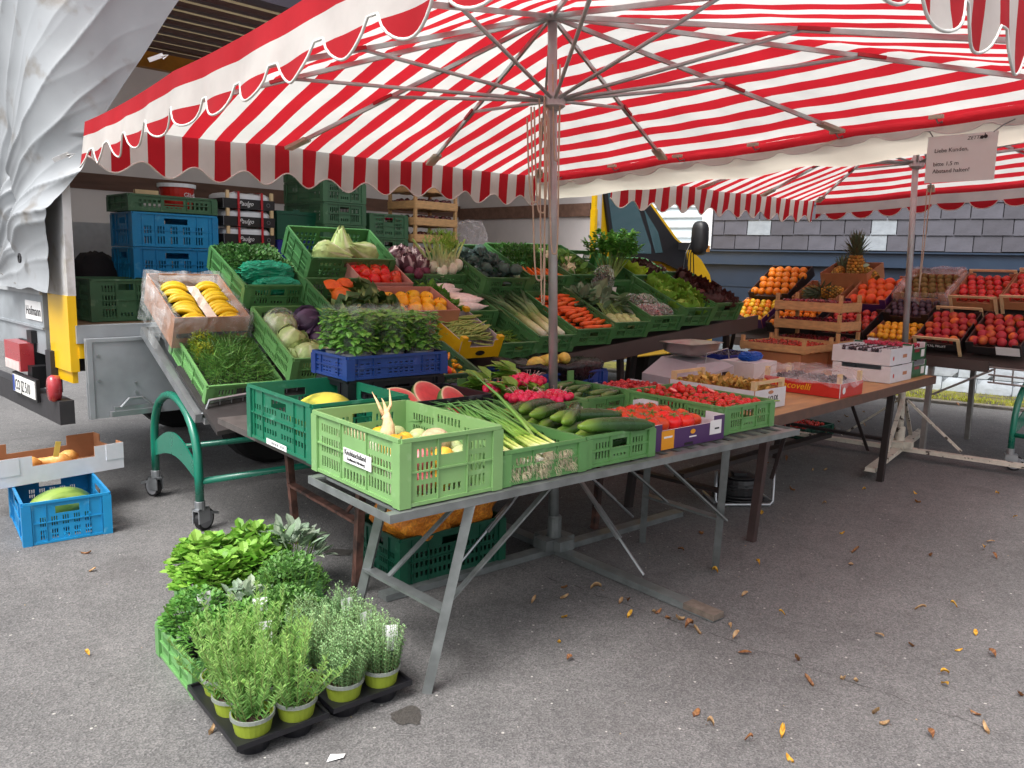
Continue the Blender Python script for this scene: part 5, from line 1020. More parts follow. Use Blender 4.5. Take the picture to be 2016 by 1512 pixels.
# ================================================================== front steel table
ZA = .718
big = crate(at(-1.475, -.845, ZA), .40, .60, .227, 'lgreen', 'large light green crate with a white name label, nearest the camera')
CM['big'] = at(-1.475, -.845, ZA)
sp_ = obj('label', MB().box(-.0085, -.007, .17, .36, .085, .135).mesh('label', mat('white_sticker')), None, big)
lettering('Knoblauchsland', .027, T(-.0092, .352, .112) @ RV, INK, sp_, xs=.88); lettering('Großmarkt Nürnberg', .014, T(-.0092, .335, .094) @ RV, INK, sp_)
cr = CM['big']
for k, (x, y, z_) in enumerate(heap(4, 5, .04, .36, .04, .56, .05, .1) + heap(4, 5, .05, .35, .05, .55, .115, .12)):
    kd = k % 4; put(('turnip', 'red_turnip', 'yellow_beet', 'kohlrabi')[kd], m_round(('turnip', 'red_turnip', 'yellow_beet', 'kohl2')[kd], .042, ('#e6dfd0', '#b8354a', '#dca01c', '#b9c690')[kd], ('#d9cdb6', '#d98a8e', '#e0b03c', '#a6b878')[kd], .9, 0, 0, .06, SAT, k % 2, '#8a9a5c'), cr @ T(x, y, z_) @ tumble(60), ('white turnip', 'red skinned turnip', 'yellow beet', 'pale green kohlrabi')[kd] + ' seen through the slots of the large crate', ('turnip', 'turnip', 'beet', 'kohlrabi')[kd], 'roots in the large light green crate')
put('parsnip', m_long('parsnip', .20, [.03, .028, .02, .013, .006, .002], ['#cdb083', '#d9bd92', '#d3b78a'], .015, 10, ROUGHP, 2), cr @ T(.15, .34, .14) @ Rz(-25) @ Rx(40), 'forked pale parsnip sticking up out of the large crate', 'parsnip', None, (('root_fork', cached('fork', lambda: MB().tube([(0, .1, 0), (.03, .16, .01), (.03, .23, .02)], [.01, .006, .0015], 6, None, 0, H('#d3b78a')).tube([(0, .12, 0), (-.02, .17, .02), (-.035, .22, .015)], [.008, .005, .001], 6, None, 0, H('#d3b78a')).mesh('root_fork', ROUGHP, True))),))
put('squash', m_round('squash', .072, '#dc9a24', '#e0a838', .6, 8, .04, .1, SAT, 3, '#8a8a4c'), cr @ T(.13, .22, .135) @ Rx(20), 'orange squash lying inside the large crate', 'squash')
put('celeriac', m_round('celeriac', .055, '#c9b593', '#b39c78', .9, 5, .06, .05, ROUGHP, 5, None), cr @ T(.27, .20, .15), 'knobbly beige celeriac at the right in the large crate', 'celeriac'); put('celeriac', m_round('celeriac', .055, '#c9b593', '#b39c78', .9, 5, .06, .05, ROUGHP, 6, None), cr @ T(.08, .42, .14), 'knobbly beige celeriac behind the squash', 'celeriac')
# spring onions
CM['spring'] = at(-1.05, -.835, ZA); crate(CM['spring'], .40, .60, .13, 'mgreen', 'green crate of spring onions on the steel table')
def onion(k):
    def mk():
        g = random.Random(k); q = MB(); q.tube([(0, 0, 0), (0, .02, 0), (0, .08, .002), (0, .16, .006)], [.008, .0095, .007, .006], 8, None, 0, [H('#eceadb'), H('#e6ead0'), H('#cfe07c'), H('#9cc24a')])
        for i in range(4):
            a = g.uniform(-.07, .07); q.tube([(0, .15, .006), (a * .5, .28, .02 + g.uniform(0, .02)), (a * 1.2, .42, .035 + g.uniform(-.015, .03)), (a * 2, .50 + g.uniform(-.04, .05), .03)], [.005, .0045, .0035, .001], 6, None, 0, [H('#8fbb48'), H('#5d8f3c'), H('#4f7f3c'), H('#4a7440')])
        for i in range(22): d = Vector((g.uniform(-1, 1), -1.4, g.uniform(-1, .6))).normalized(); p1 = d * g.uniform(.02, .035); q.tube([(0, 0, 0), p1, p1 + Vector((g.uniform(-.01, .01), -.012, -.012))], .0007, 3, None, 0, H('#cdc3a4'))
        return q.mesh('spring_onion', SAT, True)
    return cached(('onion', k), mk)
for k in range(30):
    x = .05 + .30 * ((k * 7) % 30) / 30; put('spring_onion', onion(k % 4), CM['spring'] @ T(x, .015 + rnd.uniform(0, .02), .035 + .028 * (k // 10)) @ Rz(rnd.uniform(-7, 7) + 4 + (x - .2) * 12) @ Rx(4 + 3 * (k // 10)), 'spring onion with white roots in the crate by the cucumbers', 'spring onion', 'spring onions in the crate')
put('spring_onion', cached('oleaf', lambda: MB().tube([(0, 0, 0), (.004, .10, .004), (0, .24, .0), (-.012, .40, -.02)], [.006, .0075, .006, .001], 8, None, 0, [H('#c9dc8c'), H('#7fae48'), H('#5d8f3c'), H('#527f40')]).mesh('spring_onion', SAT, True)), CM['spring'] @ T(.30, .16, .10) @ Rz(20) @ Rx(42), 'single spring onion leaf standing up out of its crate', 'spring onion')
# cucumbers
CM['cuc'] = at(-.635, -.825, ZA); crate(CM['cuc'], .40, .60, .13, 'mgreen', 'green crate heaped with dark cucumbers on the steel table')
for k in range(17):
    ly = k // 6; j = k % 6; y = .05 + j * .095 + .045 * (ly % 2)
    put('cucumber', m_long('cucumber', .35, [.008, .027, .030, .031, .031, .029, .024, .007], ['#7fa63c', '#3a6029', '#284a22', '#264821', '#2f5626'], .02 * (1 if k % 2 else -1), 12, GLO, k % 4, steps=14), CM['cuc'] @ T(.02 + .0 * ly + rnd.uniform(-.01, .02), y, .06 + .05 * ly) @ Rz(-84 + rnd.uniform(-15, 15) * (1 + .6 * ly)) @ Rx(rnd.uniform(-4, 4)), 'dark green cucumber in the heaped cucumber crate', 'cucumber', 'cucumbers in the crate')
# purple carton of vine tomatoes
CM['pur'] = at(-.205, -.79, ZA); pb = carton(CM['pur'], .52, .50, .115, PURC, WHC, 'purple cardboard box of vine tomatoes with an orange stripe', (.14, .84, .25), (.2, .8, .3))
obj('stripe', MB().box(.07, .155, -.0015, -.0002, .002, .085).mesh('stripe', mat('orange_print', '#e59a1c', .45, var=.03)), None, pb); lb_ = obj('label', MB().box(.41, .495, -.0015, -.0002, .03, .095).mesh('label', mat('white_sticker')), None, pb); obj('print_line', MB().box(.445, .478, -.0022, -.0016, .052, .06).mesh('print_line', INK), None, lb_)
ORI = mat('orange_print'); obj('emblem', MB().lathe([(.012, 0), (.018, .001)], 16, T(.285, -.001, .062) @ Rx(90) @ S(1, .6, 1)).mesh('emblem', ORI), None, pb); obj('print_line', MB().box(.262, .312, -.0016, -.0004, .036, .042).mesh('print_line', mat('white_sticker')), None, pb); obj('print_line', MB().box(.085, .142, -.0022, -.0016, .052, .06).mesh('print_line', mat('white_sticker')), None, pb)
obj('grip_hole', MB().box(.23, .29, -.0012, -.0002, .004, .016).mesh('grip_hole', BKC), None, pb)
for k, (x, y, z_) in enumerate(heap(6, 4, .035, .485, .06, .44, .075, .12, .015)):
    put('tomato', m_round('tomato', .043, '#d8301a', '#e2421e', .85, 6, .02, .14, GLO, k % 3, '#5d7a2c', 5), CM['pur'] @ T(x, y, z_) @ tumble(28), 'large red tomato in the purple box', 'tomato', 'tomatoes in the purple box')
# crate of small tomatoes
CM['tom'] = at(.37, -.745, ZA); crate(CM['tom'], .41, .62, .135, 'mgreen', 'green crate of small tomatoes on the vine, at the right end of the steel table')
for k, (x, y, z_) in enumerate(heap(9, 14, .03, .38, .03, .59, .105, .3, .02, None, .012)):
    put('small_tomato', m_long('date_tomato', .042, [.006, .0145, .0165, .0145, .005], ['#c9201c', '#d62c1e', '#cf2620'], .0, 9, GLO, k % 2, steps=7) if y > .30 else m_round('cherry_tomato', .0165, '#c9201a', '#d8321e', .95, 0, 0, .08, GLO, k % 2, '#5d7a2c'), CM['tom'] @ T(x, y, z_) @ tumble(80), 'small red tomato on green vines in the tomato crate', 'tomato', 'small tomatoes in the green crate')
q = MB(); g = random.Random(8)
for k in range(60):
    x, y = g.uniform(.04, .37), g.uniform(.03, .58); p = Vector((x, y, .125)); q.tube([p, p + Vector((g.uniform(-.04, .04), g.uniform(-.04, .04), .012)), p + Vector((g.uniform(-.06, .06), g.uniform(-.06, .06), .004))], .0016, 4, None, 0, jit(H('#5c6e30'), .2))
put('vine_stems', q.mesh('vine_stems', SAT), CM['tom'], 'thin green vine stems lying over the small tomatoes', 'stems')
for k, (x, y) in enumerate(((.12, .40), (.28, .28))): put('tomato_half', cached('tomhalf', lambda: MB().lathe([(.0, .0), (.012, .001), (.0165, .0), (.015, -.009), (.008, -.014), (.0, -.015)], 12, S(1, 1.5, 1), 0, [H('#e08a80'), H('#e79a90'), H('#d0382c'), H('#c9241c'), H('#c9241c'), H('#c9241c')]).mesh('tomato_half', GLO, True)), CM['tom'] @ T(x, y, .155) @ Rx(20), ('cut tomato half showing its pale flesh, further back', 'cut tomato half showing its pale flesh, nearer the front')[k], 'tomato')
# ================================================================== trestle table behind
ZB = .708
CM['fold'] = at(-1.43, -.13, ZB); fb = crate(CM['fold'], .43, .62, .235, 'fold', 'bottle green folding crate with a yellow melon', 'fold'); lp_ = obj('label', MB().box(-.0085, -.007, .22, .42, .004, .028).mesh('label', mat('white_sticker')), None, fb); [obj('print_line', MB().box(-.0092, -.0086, y_, y_ + .012, .011, .021).mesh('print_line', mat('grey_ink', '#77797c', .6, var=0)), None, lp_) for y_ in (.245, .265, .30, .318, .336, .354)]
MEL = mat('melon_skin', '#8a9434', .5, var=.25, scale=14, col2='#cfc44a', c2scale=16, c2at=(.45, .6), bump=.2, bscale=30, stretch=(1, .3, 1))
put('melon', MB().ball(1, 28, 18, lambda p: (p.x * .115, p.y * .20, p.z * .105)).mesh('melon', MEL, True), CM['fold'] @ T(.20, .31, .115) @ Rz(-55), 'large yellow green melon lying in the folding crate', 'melon')
CM['wm'] = at(-.985, -.12, ZB); crate(CM['wm'], .44, .38, .20, 'black', 'black plastic crate of cut watermelon pieces', 'box')
def melonpiece():
    prof = [(.0, .0), (.06, .001), (.088, .0), (.096, -.001), (.101, -.003), (.098, -.03), (.08, -.06), (.05, -.085), (.0, -.097)]
    return MB().lathe(prof, 26, None, 0, [H('#c93c3c'), H('#cc4444'), H('#d86a64'), H('#dfc9a8'), H('#5d7d3c'), H('#35602f'), H('#3f6a34'), H('#2f5a2c'), H('#2f5a2c')]).mesh('watermelon_piece', SAT, True)
for k, (x, y, z_, a_, b_) in enumerate(((.12, .26, .15, -10, 38), (.31, .28, .16, 15, 42), (.33, .10, .15, 25, 50), (.12, .09, .12, -30, 30))): put('watermelon_piece', cached('wmp', melonpiece), CM['wm'] @ T(x, y, z_) @ Rz(a_) @ Rx(b_), ('halved watermelon at the back left of the black crate', 'halved watermelon tilted up at the back right of the black crate', 'halved watermelon at the front right of the black crate', 'halved watermelon at the front left of the black crate')[k], 'watermelon', 'cut watermelon')
crate(at(-1.04, .30, ZB), .52, .30, .24, 'black', 'black crate underneath the blue basil crate', 'box')
CM['bas'] = at(-1.05, .29, .952); crate(CM['bas'], .54, .34, .11, 'navy', 'navy blue lattice crate of potted basil', 'lattice')
POTS = mat('silver_pot', '#8f939b', .3, .4, var=.1)
def pot_mesh(r_, h_, m_): return cached(('pot', r_, h_, m_.name), lambda: MB().lathe([(r_ * .74, 0), (r_ * .98, h_ - .012), (r_ * 1.04, h_ - .012), (r_ * 1.04, h_), (r_ * .95, h_), (r_ * .93, h_ - .02), (0, h_ - .02)], 24).mesh('pot', m_, False))
SOIL = mat('soil', '#3d2c22', .95, var=.35, scale=60, bump=.8, bscale=120)
def soil_mesh(r_, z_): return cached(('soil', r_, z_), lambda: MB().lathe([(r_ * .93, z_ - .004), (r_ * .5, z_ + .004), (0, z_ + .006)], 18).mesh('soil', SOIL, True))
def basil(k):
    def mk():
        g = random.Random(30 + k); q = MB()
        for _ in range(12): a = g.uniform(0, 6.28); r_ = g.uniform(0, .06); q.tube([(r_ * .6 * math.cos(a), r_ * .6 * math.sin(a), 0), (r_ * math.cos(a), r_ * math.sin(a), .18)], .0022, 4, None, 0, H('#7fa04e'))
        for _ in range(330):
            a = g.uniform(0, 6.28); r_ = .082 * math.sqrt(g.uniform(0, 1)); z_ = g.uniform(.03, .20); q.leaf((r_ * math.cos(a), r_ * math.sin(a), z_), (math.cos(a) * .8 + g.uniform(-.6, .6), math.sin(a) * .8 + g.uniform(-.6, .6), g.uniform(-.3, .7)), (0, 0, 1), g.uniform(.030, .052), g.uniform(.024, .040), jit(H(g.choice(('#6aa042', '#7cb04e', '#588e36'))), .15), -.15, 1, .3)
        return q.mesh('foliage', LEAFM)
    return cached(('basil', k), mk)
for k, (x, y) in enumerate(((.095, .085), (.27, .085), (.445, .085), (.10, .255), (.27, .255), (.44, .255))):
    t = thing('basil_pot', ('leftmost front basil pot in the navy crate', 'middle front basil pot in the navy crate', 'right front basil pot in the navy crate', 'left basil pot in the back row', 'middle basil pot in the back row', 'right basil pot in the back row')[k], 'plant', CM['bas'] @ T(x, y, .014), 'potted basil in clear sleeves')
    obj('pot', pot_mesh(.068, .10, POTS), None, t); obj('soil', soil_mesh(.068, .082), None, t); obj('foliage', basil(k % 3), T(0, 0, .085) @ Rz(70 * k), t)
    obj('sleeve', cached('sleeve', lambda: MB().add([(r_ * math.cos(2 * PI * i / 20), r_ * math.sin(2 * PI * i / 20), z_ + .006 * math.sin(i * 2.2)) for r_, z_ in ((.066, .05), (.078, .13), (.086, .22), (.09, .315)) for i in range(20)], [(j * 20 + i, j * 20 + (i + 1) % 20, (j + 1) * 20 + (i + 1) % 20, (j + 1) * 20 + i) for j in range(3) for i in range(20)]).mesh('sleeve', SLEEVE, True)), None, t)
# wild tomatoes / small peppers just right of the basil
CM['mini'] = at(-.42, .62, .80, 0, 20); crate(CM['mini'], .36, .40, .10, 'dgreen', 'dark green crate of small coloured peppers right of the basil')
for k, (x, y, z_) in enumerate(heap(6, 4, .03, .33, .03, .25, .07, .2)): put('mini_pepper', m_long('mini_pepper', .06, [.008, .014, .013, .009, .003], [('#d8301a', '#e89a1c', '#e8b41c')[k % 3]] * 2, .006, 8, GLO, k % 3, steps=7), CM['mini'] @ T(x, y, z_) @ tumble(60), ('small red pepper', 'small orange pepper', 'small yellow pepper')[k % 3] + ' in the dark crate right of the basil', 'pepper', 'small peppers')
# plums in a wood crate, potatoes, radishes
CM['plum'] = at(-.50, .36, ZB); wood_crate(CM['plum'], .36, .30, .11, 'small wooden crate of blue plums behind the radishes', 2, sh=.04, post=.05)
for k, (x, y, z_) in enumerate(heap(7, 6, .03, .33, .03, .27, .10, .2, .02)): put('plum', m_round('plum', .021, '#4a5580', '#5f6a94', 1.1, 0, 0, .0, SAT, k % 2, None), CM['plum'] @ T(x, y, z_) @ tumble(80), 'dusty blue plum in the small wooden crate', 'plum', 'blue plums')
CM['pot'] = at(-.98, -.42, ZB + .01); 
CM['fig'] = at(-.64, -.02, ZB); crate(CM['fig'], .20, .28, .12, 'black', 'small black crate of pinkish potatoes', 'box')
for k, (x, y, z_) in enumerate(heap(4, 5, .02, .18, .02, .26, .105, .15, .015)): put('potato', m_round('potato', .026, '#b98862', '#a9744e', .8, 0, 0, .0, ROUGHP, k % 3, None), CM['fig'] @ T(x, y, z_) @ tumble(60), 'pinkish potato in the small black crate', 'potato', 'potatoes by the radishes')
CM['rad'] = at(-.42, -.215, ZB); crate(CM['rad'], .40, .55, .14, 'mgreen', 'green crate of red radish bunches behind the cucumbers')
for x in (0.02, .36): obj('stacking_tab', MB().box(x, x + .05, .545, .555, .14, .20).mesh('stacking_tab', PL['mgreen']), None, bpy.data.objects[-1] if False else [o for o in bpy.data.objects if o.get('label') == 'green crate of red radish bunches behind the cucumbers'][0])
RAD = [m_round('radish', .0195, '#d01f48', '#dc3058', .98, 0, 0, .0, GLO, s_, None) for s_ in range(2)]
for b_, (x, y, z_, n_) in enumerate(((.09, .10, .155, 30), (.27, .10, .145, 30), (.27, .30, .20, 28), (.09, .30, .17, 22))):
    t = thing('radish_bunch', ('bunch of red radishes at the front left of their crate', 'bunch of red radishes at the front right by the cucumbers', 'bunch of red radishes piled highest near the pole', 'bunch of red radishes at the back left')[b_], 'radishes', CM['rad'] @ T(x, y, z_), 'red radish bunches')
    for k in range(n_):
        a = k * 2.4; r_ = .0185 * math.sqrt(k); p = (r_ * math.cos(a), r_ * math.sin(a) * .9, .02 * math.cos(r_ * 14) + rnd.uniform(-.008, .008)); obj('radish', RAD[k % 2], T(*p) @ tumble(60), t)
    q = MB()
    for k in range(12): a = rnd.uniform(0, 6.28); p = Vector((.06 * math.cos(a), .055 * math.sin(a), .03)); q.tube([p, p + Vector((.02 * math.cos(a), .02 * math.sin(a), .02)), p + Vector((.045 * math.cos(a + .5), .045 * math.sin(a + .5), .015))], [.0012, .0009, .0004], 4, None, 0, H('#d9c0b8'))
    obj('root_tails', q.mesh('root_tails', SAT), None, t)
    q = MB(); g = random.Random(b_)
    for k in range(34): q.leaf((g.uniform(-.05, .03), .06 + g.uniform(0, .05), g.uniform(-.02, .05)), (g.uniform(-1.2, .3), 1, g.uniform(-.1, .9)), (0, 0, 1), g.uniform(.08, .15), g.uniform(.05, .075), jit(H('#86b04a'), .2), .15, 1, .35)
    obj('leaves', q.mesh('leaves', LEAFM), None, t)
CM['zuc'] = at(.09, -.12, ZB); zc = crate(CM['zuc'], .40, .50, .12, 'mgreen', 'green crate of slim zucchini behind the tomatoes')
for x in (.02, .34): obj('stacking_tab', MB().box(x, x + .045, .5, .51, .11, .18).mesh('stacking_tab', PL['mgreen']), None, zc)
for k in range(10): put('zucchini', m_long('zucchini', .20, [.009, .017, .018, .018, .016, .008], ['#6f8a4a', '#3f5f30', '#38582c'], .012, 9, GLO, k % 3), CM['zuc'] @ T(.1 + .1 * (k % 2), .05 + .045 * k, .085 + .02 * (k % 2)) @ Rz(-75 + rnd.uniform(-20, 20)), 'slim dark zucchini in the crate behind the tomatoes', 'zucchini', 'zucchini')
CM['squ'] = at(.22, .45, ZB); crate(CM['squ'], .60, .42, .16, 'navy', 'blue crate lined with a black bag holding yellow squash', 'box')
q = MB(); n = 36; vs = []
for r_, z_ in ((.26, .0), (.30, .10), (.325, .17), (.33, .20), (.25, .19), (.15, .15), (.0, .13)):
    for i in range(n): a = 2 * PI * i / n; k = 1 + .10 * noise.noise((math.cos(a) * 3, math.sin(a) * 3, z_ * 9)) if r_ else 1; e = (abs(math.cos(a)) ** 4 + abs(math.sin(a)) ** 4) ** -.25; vs.append((.30 + r_ * k * e * math.cos(a), .21 + r_ * .7 * k * e * math.sin(a), z_ + .035 * noise.noise((math.cos(a) * 5, math.sin(a) * 5, z_ * 6)) + .01))
q.add(vs, [(j * n + i, j * n + (i + 1) % n, (j + 1) * n + (i + 1) % n, (j + 1) * n + i) for j in range(6) for i in range(n)])
put('bin_bag', q.mesh('bin_bag', mat('black_film', '#141318', .28, var=.1, bump=1.0, bscale=26), True), CM['squ'], 'crumpled black plastic bag lining the blue crate', 'bag')
for k, (x, y, a_) in enumerate(((.36, .18, 30), (.24, .16, 100), (.45, .22, -20))): put('yellow_squash', m_long('yellow_squash', .17, [.01, .035, .042, .03, .017, .012], ['#c9b04a', '#d9c35c', '#d6bc52', '#b39a44'], .03, 12, SAT, k), CM['squ'] @ T(x, y, .20) @ Rz(a_), ('pale yellow squash in the middle of the black bag', 'pale yellow squash at the left of the black bag', 'pale yellow squash at the right of the black bag')[k], 'squash', 'yellow squash')
CM['straw'] = at(.66, .0, ZB); carton(CM['straw'], .34, .40, .09, BKC, WHC, 'low dark tray of strawberry punnets behind the small tomatoes', (.1, .9, .3))
def berries(key, n, ext, r_, cols, seed): 
    def mk():
        g = random.Random(seed); q = MB()
        for _ in range(n): q.ball(r_ * g.uniform(.8, 1.15), 7, 5, None, T(g.uniform(-1, 1) * ext[0], g.uniform(-1, 1) * ext[1], g.uniform(.3, 1) * ext[2]), 0, jit(H(g.choice(cols)), .2))
        return q.mesh(key, GLO, True)
    return cached((key, seed), mk)
tag(obj('strawberries', berries('strawberries', 150, (.15, .17, .03), .015, ['#b3202a', '#c42c2e', '#a31a28'], 1), CM['straw'] @ T(.17, .20, .06)), 'red strawberries filling the low dark tray', kind='stuff')
# ================================================================== wooden table
ZC = .716
CM['lodi'] = at(1.06, -.46, ZC, 3); lo = carton(CM['lodi'], .34, .58, .115, WHC, KRI, 'white cardboard box of physalis with wooden corner posts', (.0, .0, .0), None)
for x in (.02, .32):
    for y in (.02, .56): obj('corner_post', MB().box(x - .014, x + .014, y - .012, y + .012, .01, .165).mesh('corner_post', WOODP), None, lo)
for y in (.012, .568): obj('top_rail', MB().box(.034, .306, y - .008, y + .008, .145, .163).mesh('top_rail', WOODP), None, lo)
lettering('LO.DI.', .042, T(.14, -.002, .045) @ XZ, INK, lo, shear=.15); obj('grip_hole', MB().lathe([(.026, 0), (.026, .001)], 16, T(.17, -.0005, .095) @ Rx(90) @ S(1.1, .4, 1)).mesh('grip_hole', mat('kraft_inner')), None, lo); obj('print_mark', MB().lathe([(.016, 0), (.02, .001)], 12, T(.085, -.0005, .05) @ Rx(90)).mesh('print_mark', mat('purple_card')), None, lo); obj('leaf_swoosh', MB().tube([(.13, -.002, .03), (.2, -.002, .042), (.27, -.002, .036)], .004, 6).mesh('leaf_swoosh', mat('lime_print', '#8fb43c', .5)), None, lo)
for k, (y, z_) in enumerate(((.12, .06), (.30, .05), (.45, .07))): obj('print_mark', MB().lathe([(.012, 0), (.016, .001)], 8, T(-.0005, y, z_) @ Ry(-90)).mesh('print_mark', INK), None, lo)
tag(obj('physalis', m_mass('physalis', 420, (.14, .25, .07), .042, ['#c9a052', '#b98a3c', '#d3b064', '#a9853c'], 2, .6, .7, .4, ROUGHP), CM['lodi'] @ T(.17, .29, .06)), 'papery golden physalis husks heaped in the white box', kind='stuff')
# scale
sca = thing('market_scale', 'grey market scale with steel weighing pan', 'scale', at(1.42, .26, ZC, 2))
LG2 = mat('scale_grey', '#a7a3ab', .45, var=.05); q = MB(); q.add([(0, 0, 0), (.50, 0, 0), (.50, .40, 0), (0, .40, 0), (.0, .0, .05), (.50, .0, .12), (.50, .40, .16), (.0, .40, .06), (.16, .06, .145), (.46, .06, .15), (.46, .36, .175), (.16, .36, .17)], [(3, 2, 1, 0), (0, 1, 5, 4), (1, 2, 6, 5), (2, 3, 7, 6), (3, 0, 4, 7), (4, 5, 9, 8), (5, 6, 10, 9), (6, 7, 11, 10), (7, 4, 8, 11), (8, 9, 10, 11)]); obj('housing', q.mesh('housing', LG2), None, sca)
obj('display', MB().box(.36, .44, -.004, .0, .06, .085).mesh('display', BLK), None, sca)
pn = MB(); prof = [(.10, .0), (.155, .03), (.165, .085), (.185, .088), (.185, .092), (.16, .09), (.148, .035), (.095, .006), (0, .006)]
vs = []; n = 40
for r_, z_ in prof:
    for i in range(n): a = 2 * PI * i / n; e = (abs(math.cos(a)) ** 6 + abs(math.sin(a)) ** 6) ** (-1 / 6); vs.append((r_ * e * math.cos(a) * 1.1, r_ * e * .85 * math.sin(a), z_))
pn.add(vs, [(j * n + i, j * n + (i + 1) % n, (j + 1) * n + (i + 1) % n, (j + 1) * n + i) for j in range(8) for i in range(n)]); obj('pan', pn.mesh('pan', mat('brushed_steel', '#a8a29e', .3, .8, var=0), True), T(.30, .22, .185), sca)
obj('wire_rail', MB().tube([(.20, .03, .15), (.20, .025, .22), (.46, .03, .24), (.48, .03, .17)], .004, 6).mesh('wire_rail', ALU), None, sca)
wb = carton(at(2.2, .30, ZC, 3), .32, .28, .11, WHC, WHC, 'small white box with a crumpled blue bag on top', (.0, .0, .0)); obj('lid', MB().box(.0, .32, .0, .28, .111, .114).mesh('lid', WHC), None, wb)
put('plastic_bag', bag('blue_bag', .11, .06, .035, 31, mat('blue_plastic', '#1f63c4', .35, var=.15, bump=.8, bscale=30, transl=.2)), at(2.36, .44, ZC + .145, 3), 'crumpled bright blue plastic bag on the white box', 'bag')
CM['bb'] = at(2.35, .62, ZC); crate(CM['bb'], .40, .32, .13, 'vblue', 'violet blue crate of blueberries behind the blue bag', 'box'); tag(obj('blueberries', berries('blueberries', 320, (.17, .13, .03), .008, ['#2a2c44', '#3a3d58', '#222438'], 2), CM['bb'] @ T(.2, .16, .10)), 'dark blueberries filling the violet blue crate', kind='stuff')
CM['giac'] = at(1.93, -.50, ZC, 5); gi = carton(CM['giac'], .34, .52, .09, REDC, WHC, 'red cardboard box of blackberries covered with clear film', (.0, .0, .0))
for x in (.018, .322):
    for y in (.018, .502): obj('corner_post', MB().box(x - .014, x + .014, y - .012, y + .012, .01, .15).mesh('corner_post', WOODP), None, gi)
lettering('Giacovelli', .062, T(-.002, .44, .028) @ RV, mat('yellow_print', '#e8b81c', .5), gi, shear=.25); obj('emblem', MB().lathe([(.016, 0), (.022, .001)], 16, T(.05, -.0005, .045) @ Rx(90)).mesh('emblem', mat('white_sticker')), None, gi)
for k, (x, y) in enumerate(((.09, .13), (.24, .13), (.09, .27), (.24, .27), (.09, .41), (.24, .41))):
    o = put('berry_punnet', cached('punnet', lambda: MB().lathe([(.045, 0), (.06, .05), (.064, .05), (.05, .0)], 4, Rz(45) @ S(1.1, 1.0, 1), ring=True).mesh('berry_punnet', FILMC)), CM['giac'] @ T(x, y, .05), ('front left', 'front right', 'middle left', 'middle right', 'back left', 'back right')[k] + ' punnet of blackberries in the red box', 'punnet', 'blackberry punnets'); obj('blackberries', berries('blackberries', 40, (.045, .042, .035), .012, ['#2a2232', '#38283c', '#221c2a'], 3), T(0, 0, .02), o)
q = MB(); vs = []
for i in range(21):
    for j in range(13):
        x, y = -.03 + .40 * i / 20, -.03 + .58 * j / 12; ed = max(abs(2 * i / 20 - 1), abs(2 * j / 12 - 1)); vs.append((x + .01 * noise.noise((x * 20, y * 20, 1)), y, .165 - .10 * max(0, ed - .75) * 4 * .9 + .022 * noise.noise((x * 11, y * 11, 0)) + .012 * noise.noise((x * 30, y * 30, 4))))
q.add(vs, [(i * 13 + j, i * 13 + j + 1, i * 13 + 14 + j, i * 13 + 13 + j) for i in range(20) for j in range(12)]); obj('film_cover', q.mesh('film_cover', mat('cloudy_film', '#e6dfe2', .15, var=0, bump=.8, bscale=30, alpha=.17, spec=.8), True), None, gi)
for k in range(2):
    CM['wb%d' % k] = at(2.90, -.355 + .01 * k, ZC + .125 * k, 5); b_ = carton(CM['wb%d' % k], .42, .42, .12, WHC, WHC, ('lower', 'upper')[k] + ' white berry box of the stack at the table end', (.0, .0, .0), (.15, .85, .25), 'white berry boxes')
    obj('grip_hole', MB().box(.24, .32, -.0012, -.0002, .045, .07).mesh('grip_hole', mat('kraft_inner')), None, b_)
    obj('strawberry_print', MB().lathe([(.0, 0), (.012, .0), (.013, .001), (0, .001)], 10, T(.06, -.0005, .05) @ Rx(90) @ S(1, 1.3, 1)).mesh('strawberry_print', mat('red_print', '#c0302a', .5)), None, b_)
tag(obj('dark_berries', berries('dark_berries', 260, (.18, .18, .02), .011, ['#3a3038', '#4a3c44', '#2c2630'], 6), CM['wb1'] @ T(.21, .21, .085)), 'dark berries in small punnets in the upper white box', kind='stuff')
for k in range(4): put('card_divider', MB().box(.02, .40, -.002, .002, .06, .112).mesh('card_divider', WHC), CM['wb1'] @ T(0, .09 + .08 * k, 0), ('first', 'second', 'third', 'fourth')[k] + ' white divider from the front of the upper berry box', 'divider', 'berry box dividers')
for k in range(2):
    CM['gb%d' % k] = at(3.36, -.30 + .01 * k, ZC + .13 * k, 5); b_ = carton(CM['gb%d' % k], .31, .44, .125, GRC, WHC, ('lower', 'upper')[k] + ' dark green raspberry box beside the white boxes', (.12, .88, .3), (.15, .85, .2), 'green raspberry boxes')
    obj('label', MB().box(.20, .27, -.0015, -.0002, .02, .075).mesh('label', mat('white_sticker')), None, b_); obj('grip_hole', MB().box(.06, .16, -.0012, -.0002, .06, .08).mesh('grip_hole', mat('raspberry', '#8f1f34', .5)), None, b_)
tag(obj('raspberries', berries('raspberries', 220, (.13, .19, .02), .011, ['#a3223c', '#b32c44', '#8f1c36'], 7), CM['gb1'] @ T(.155, .22, .09)), 'red raspberries in the upper green box', kind='stuff')
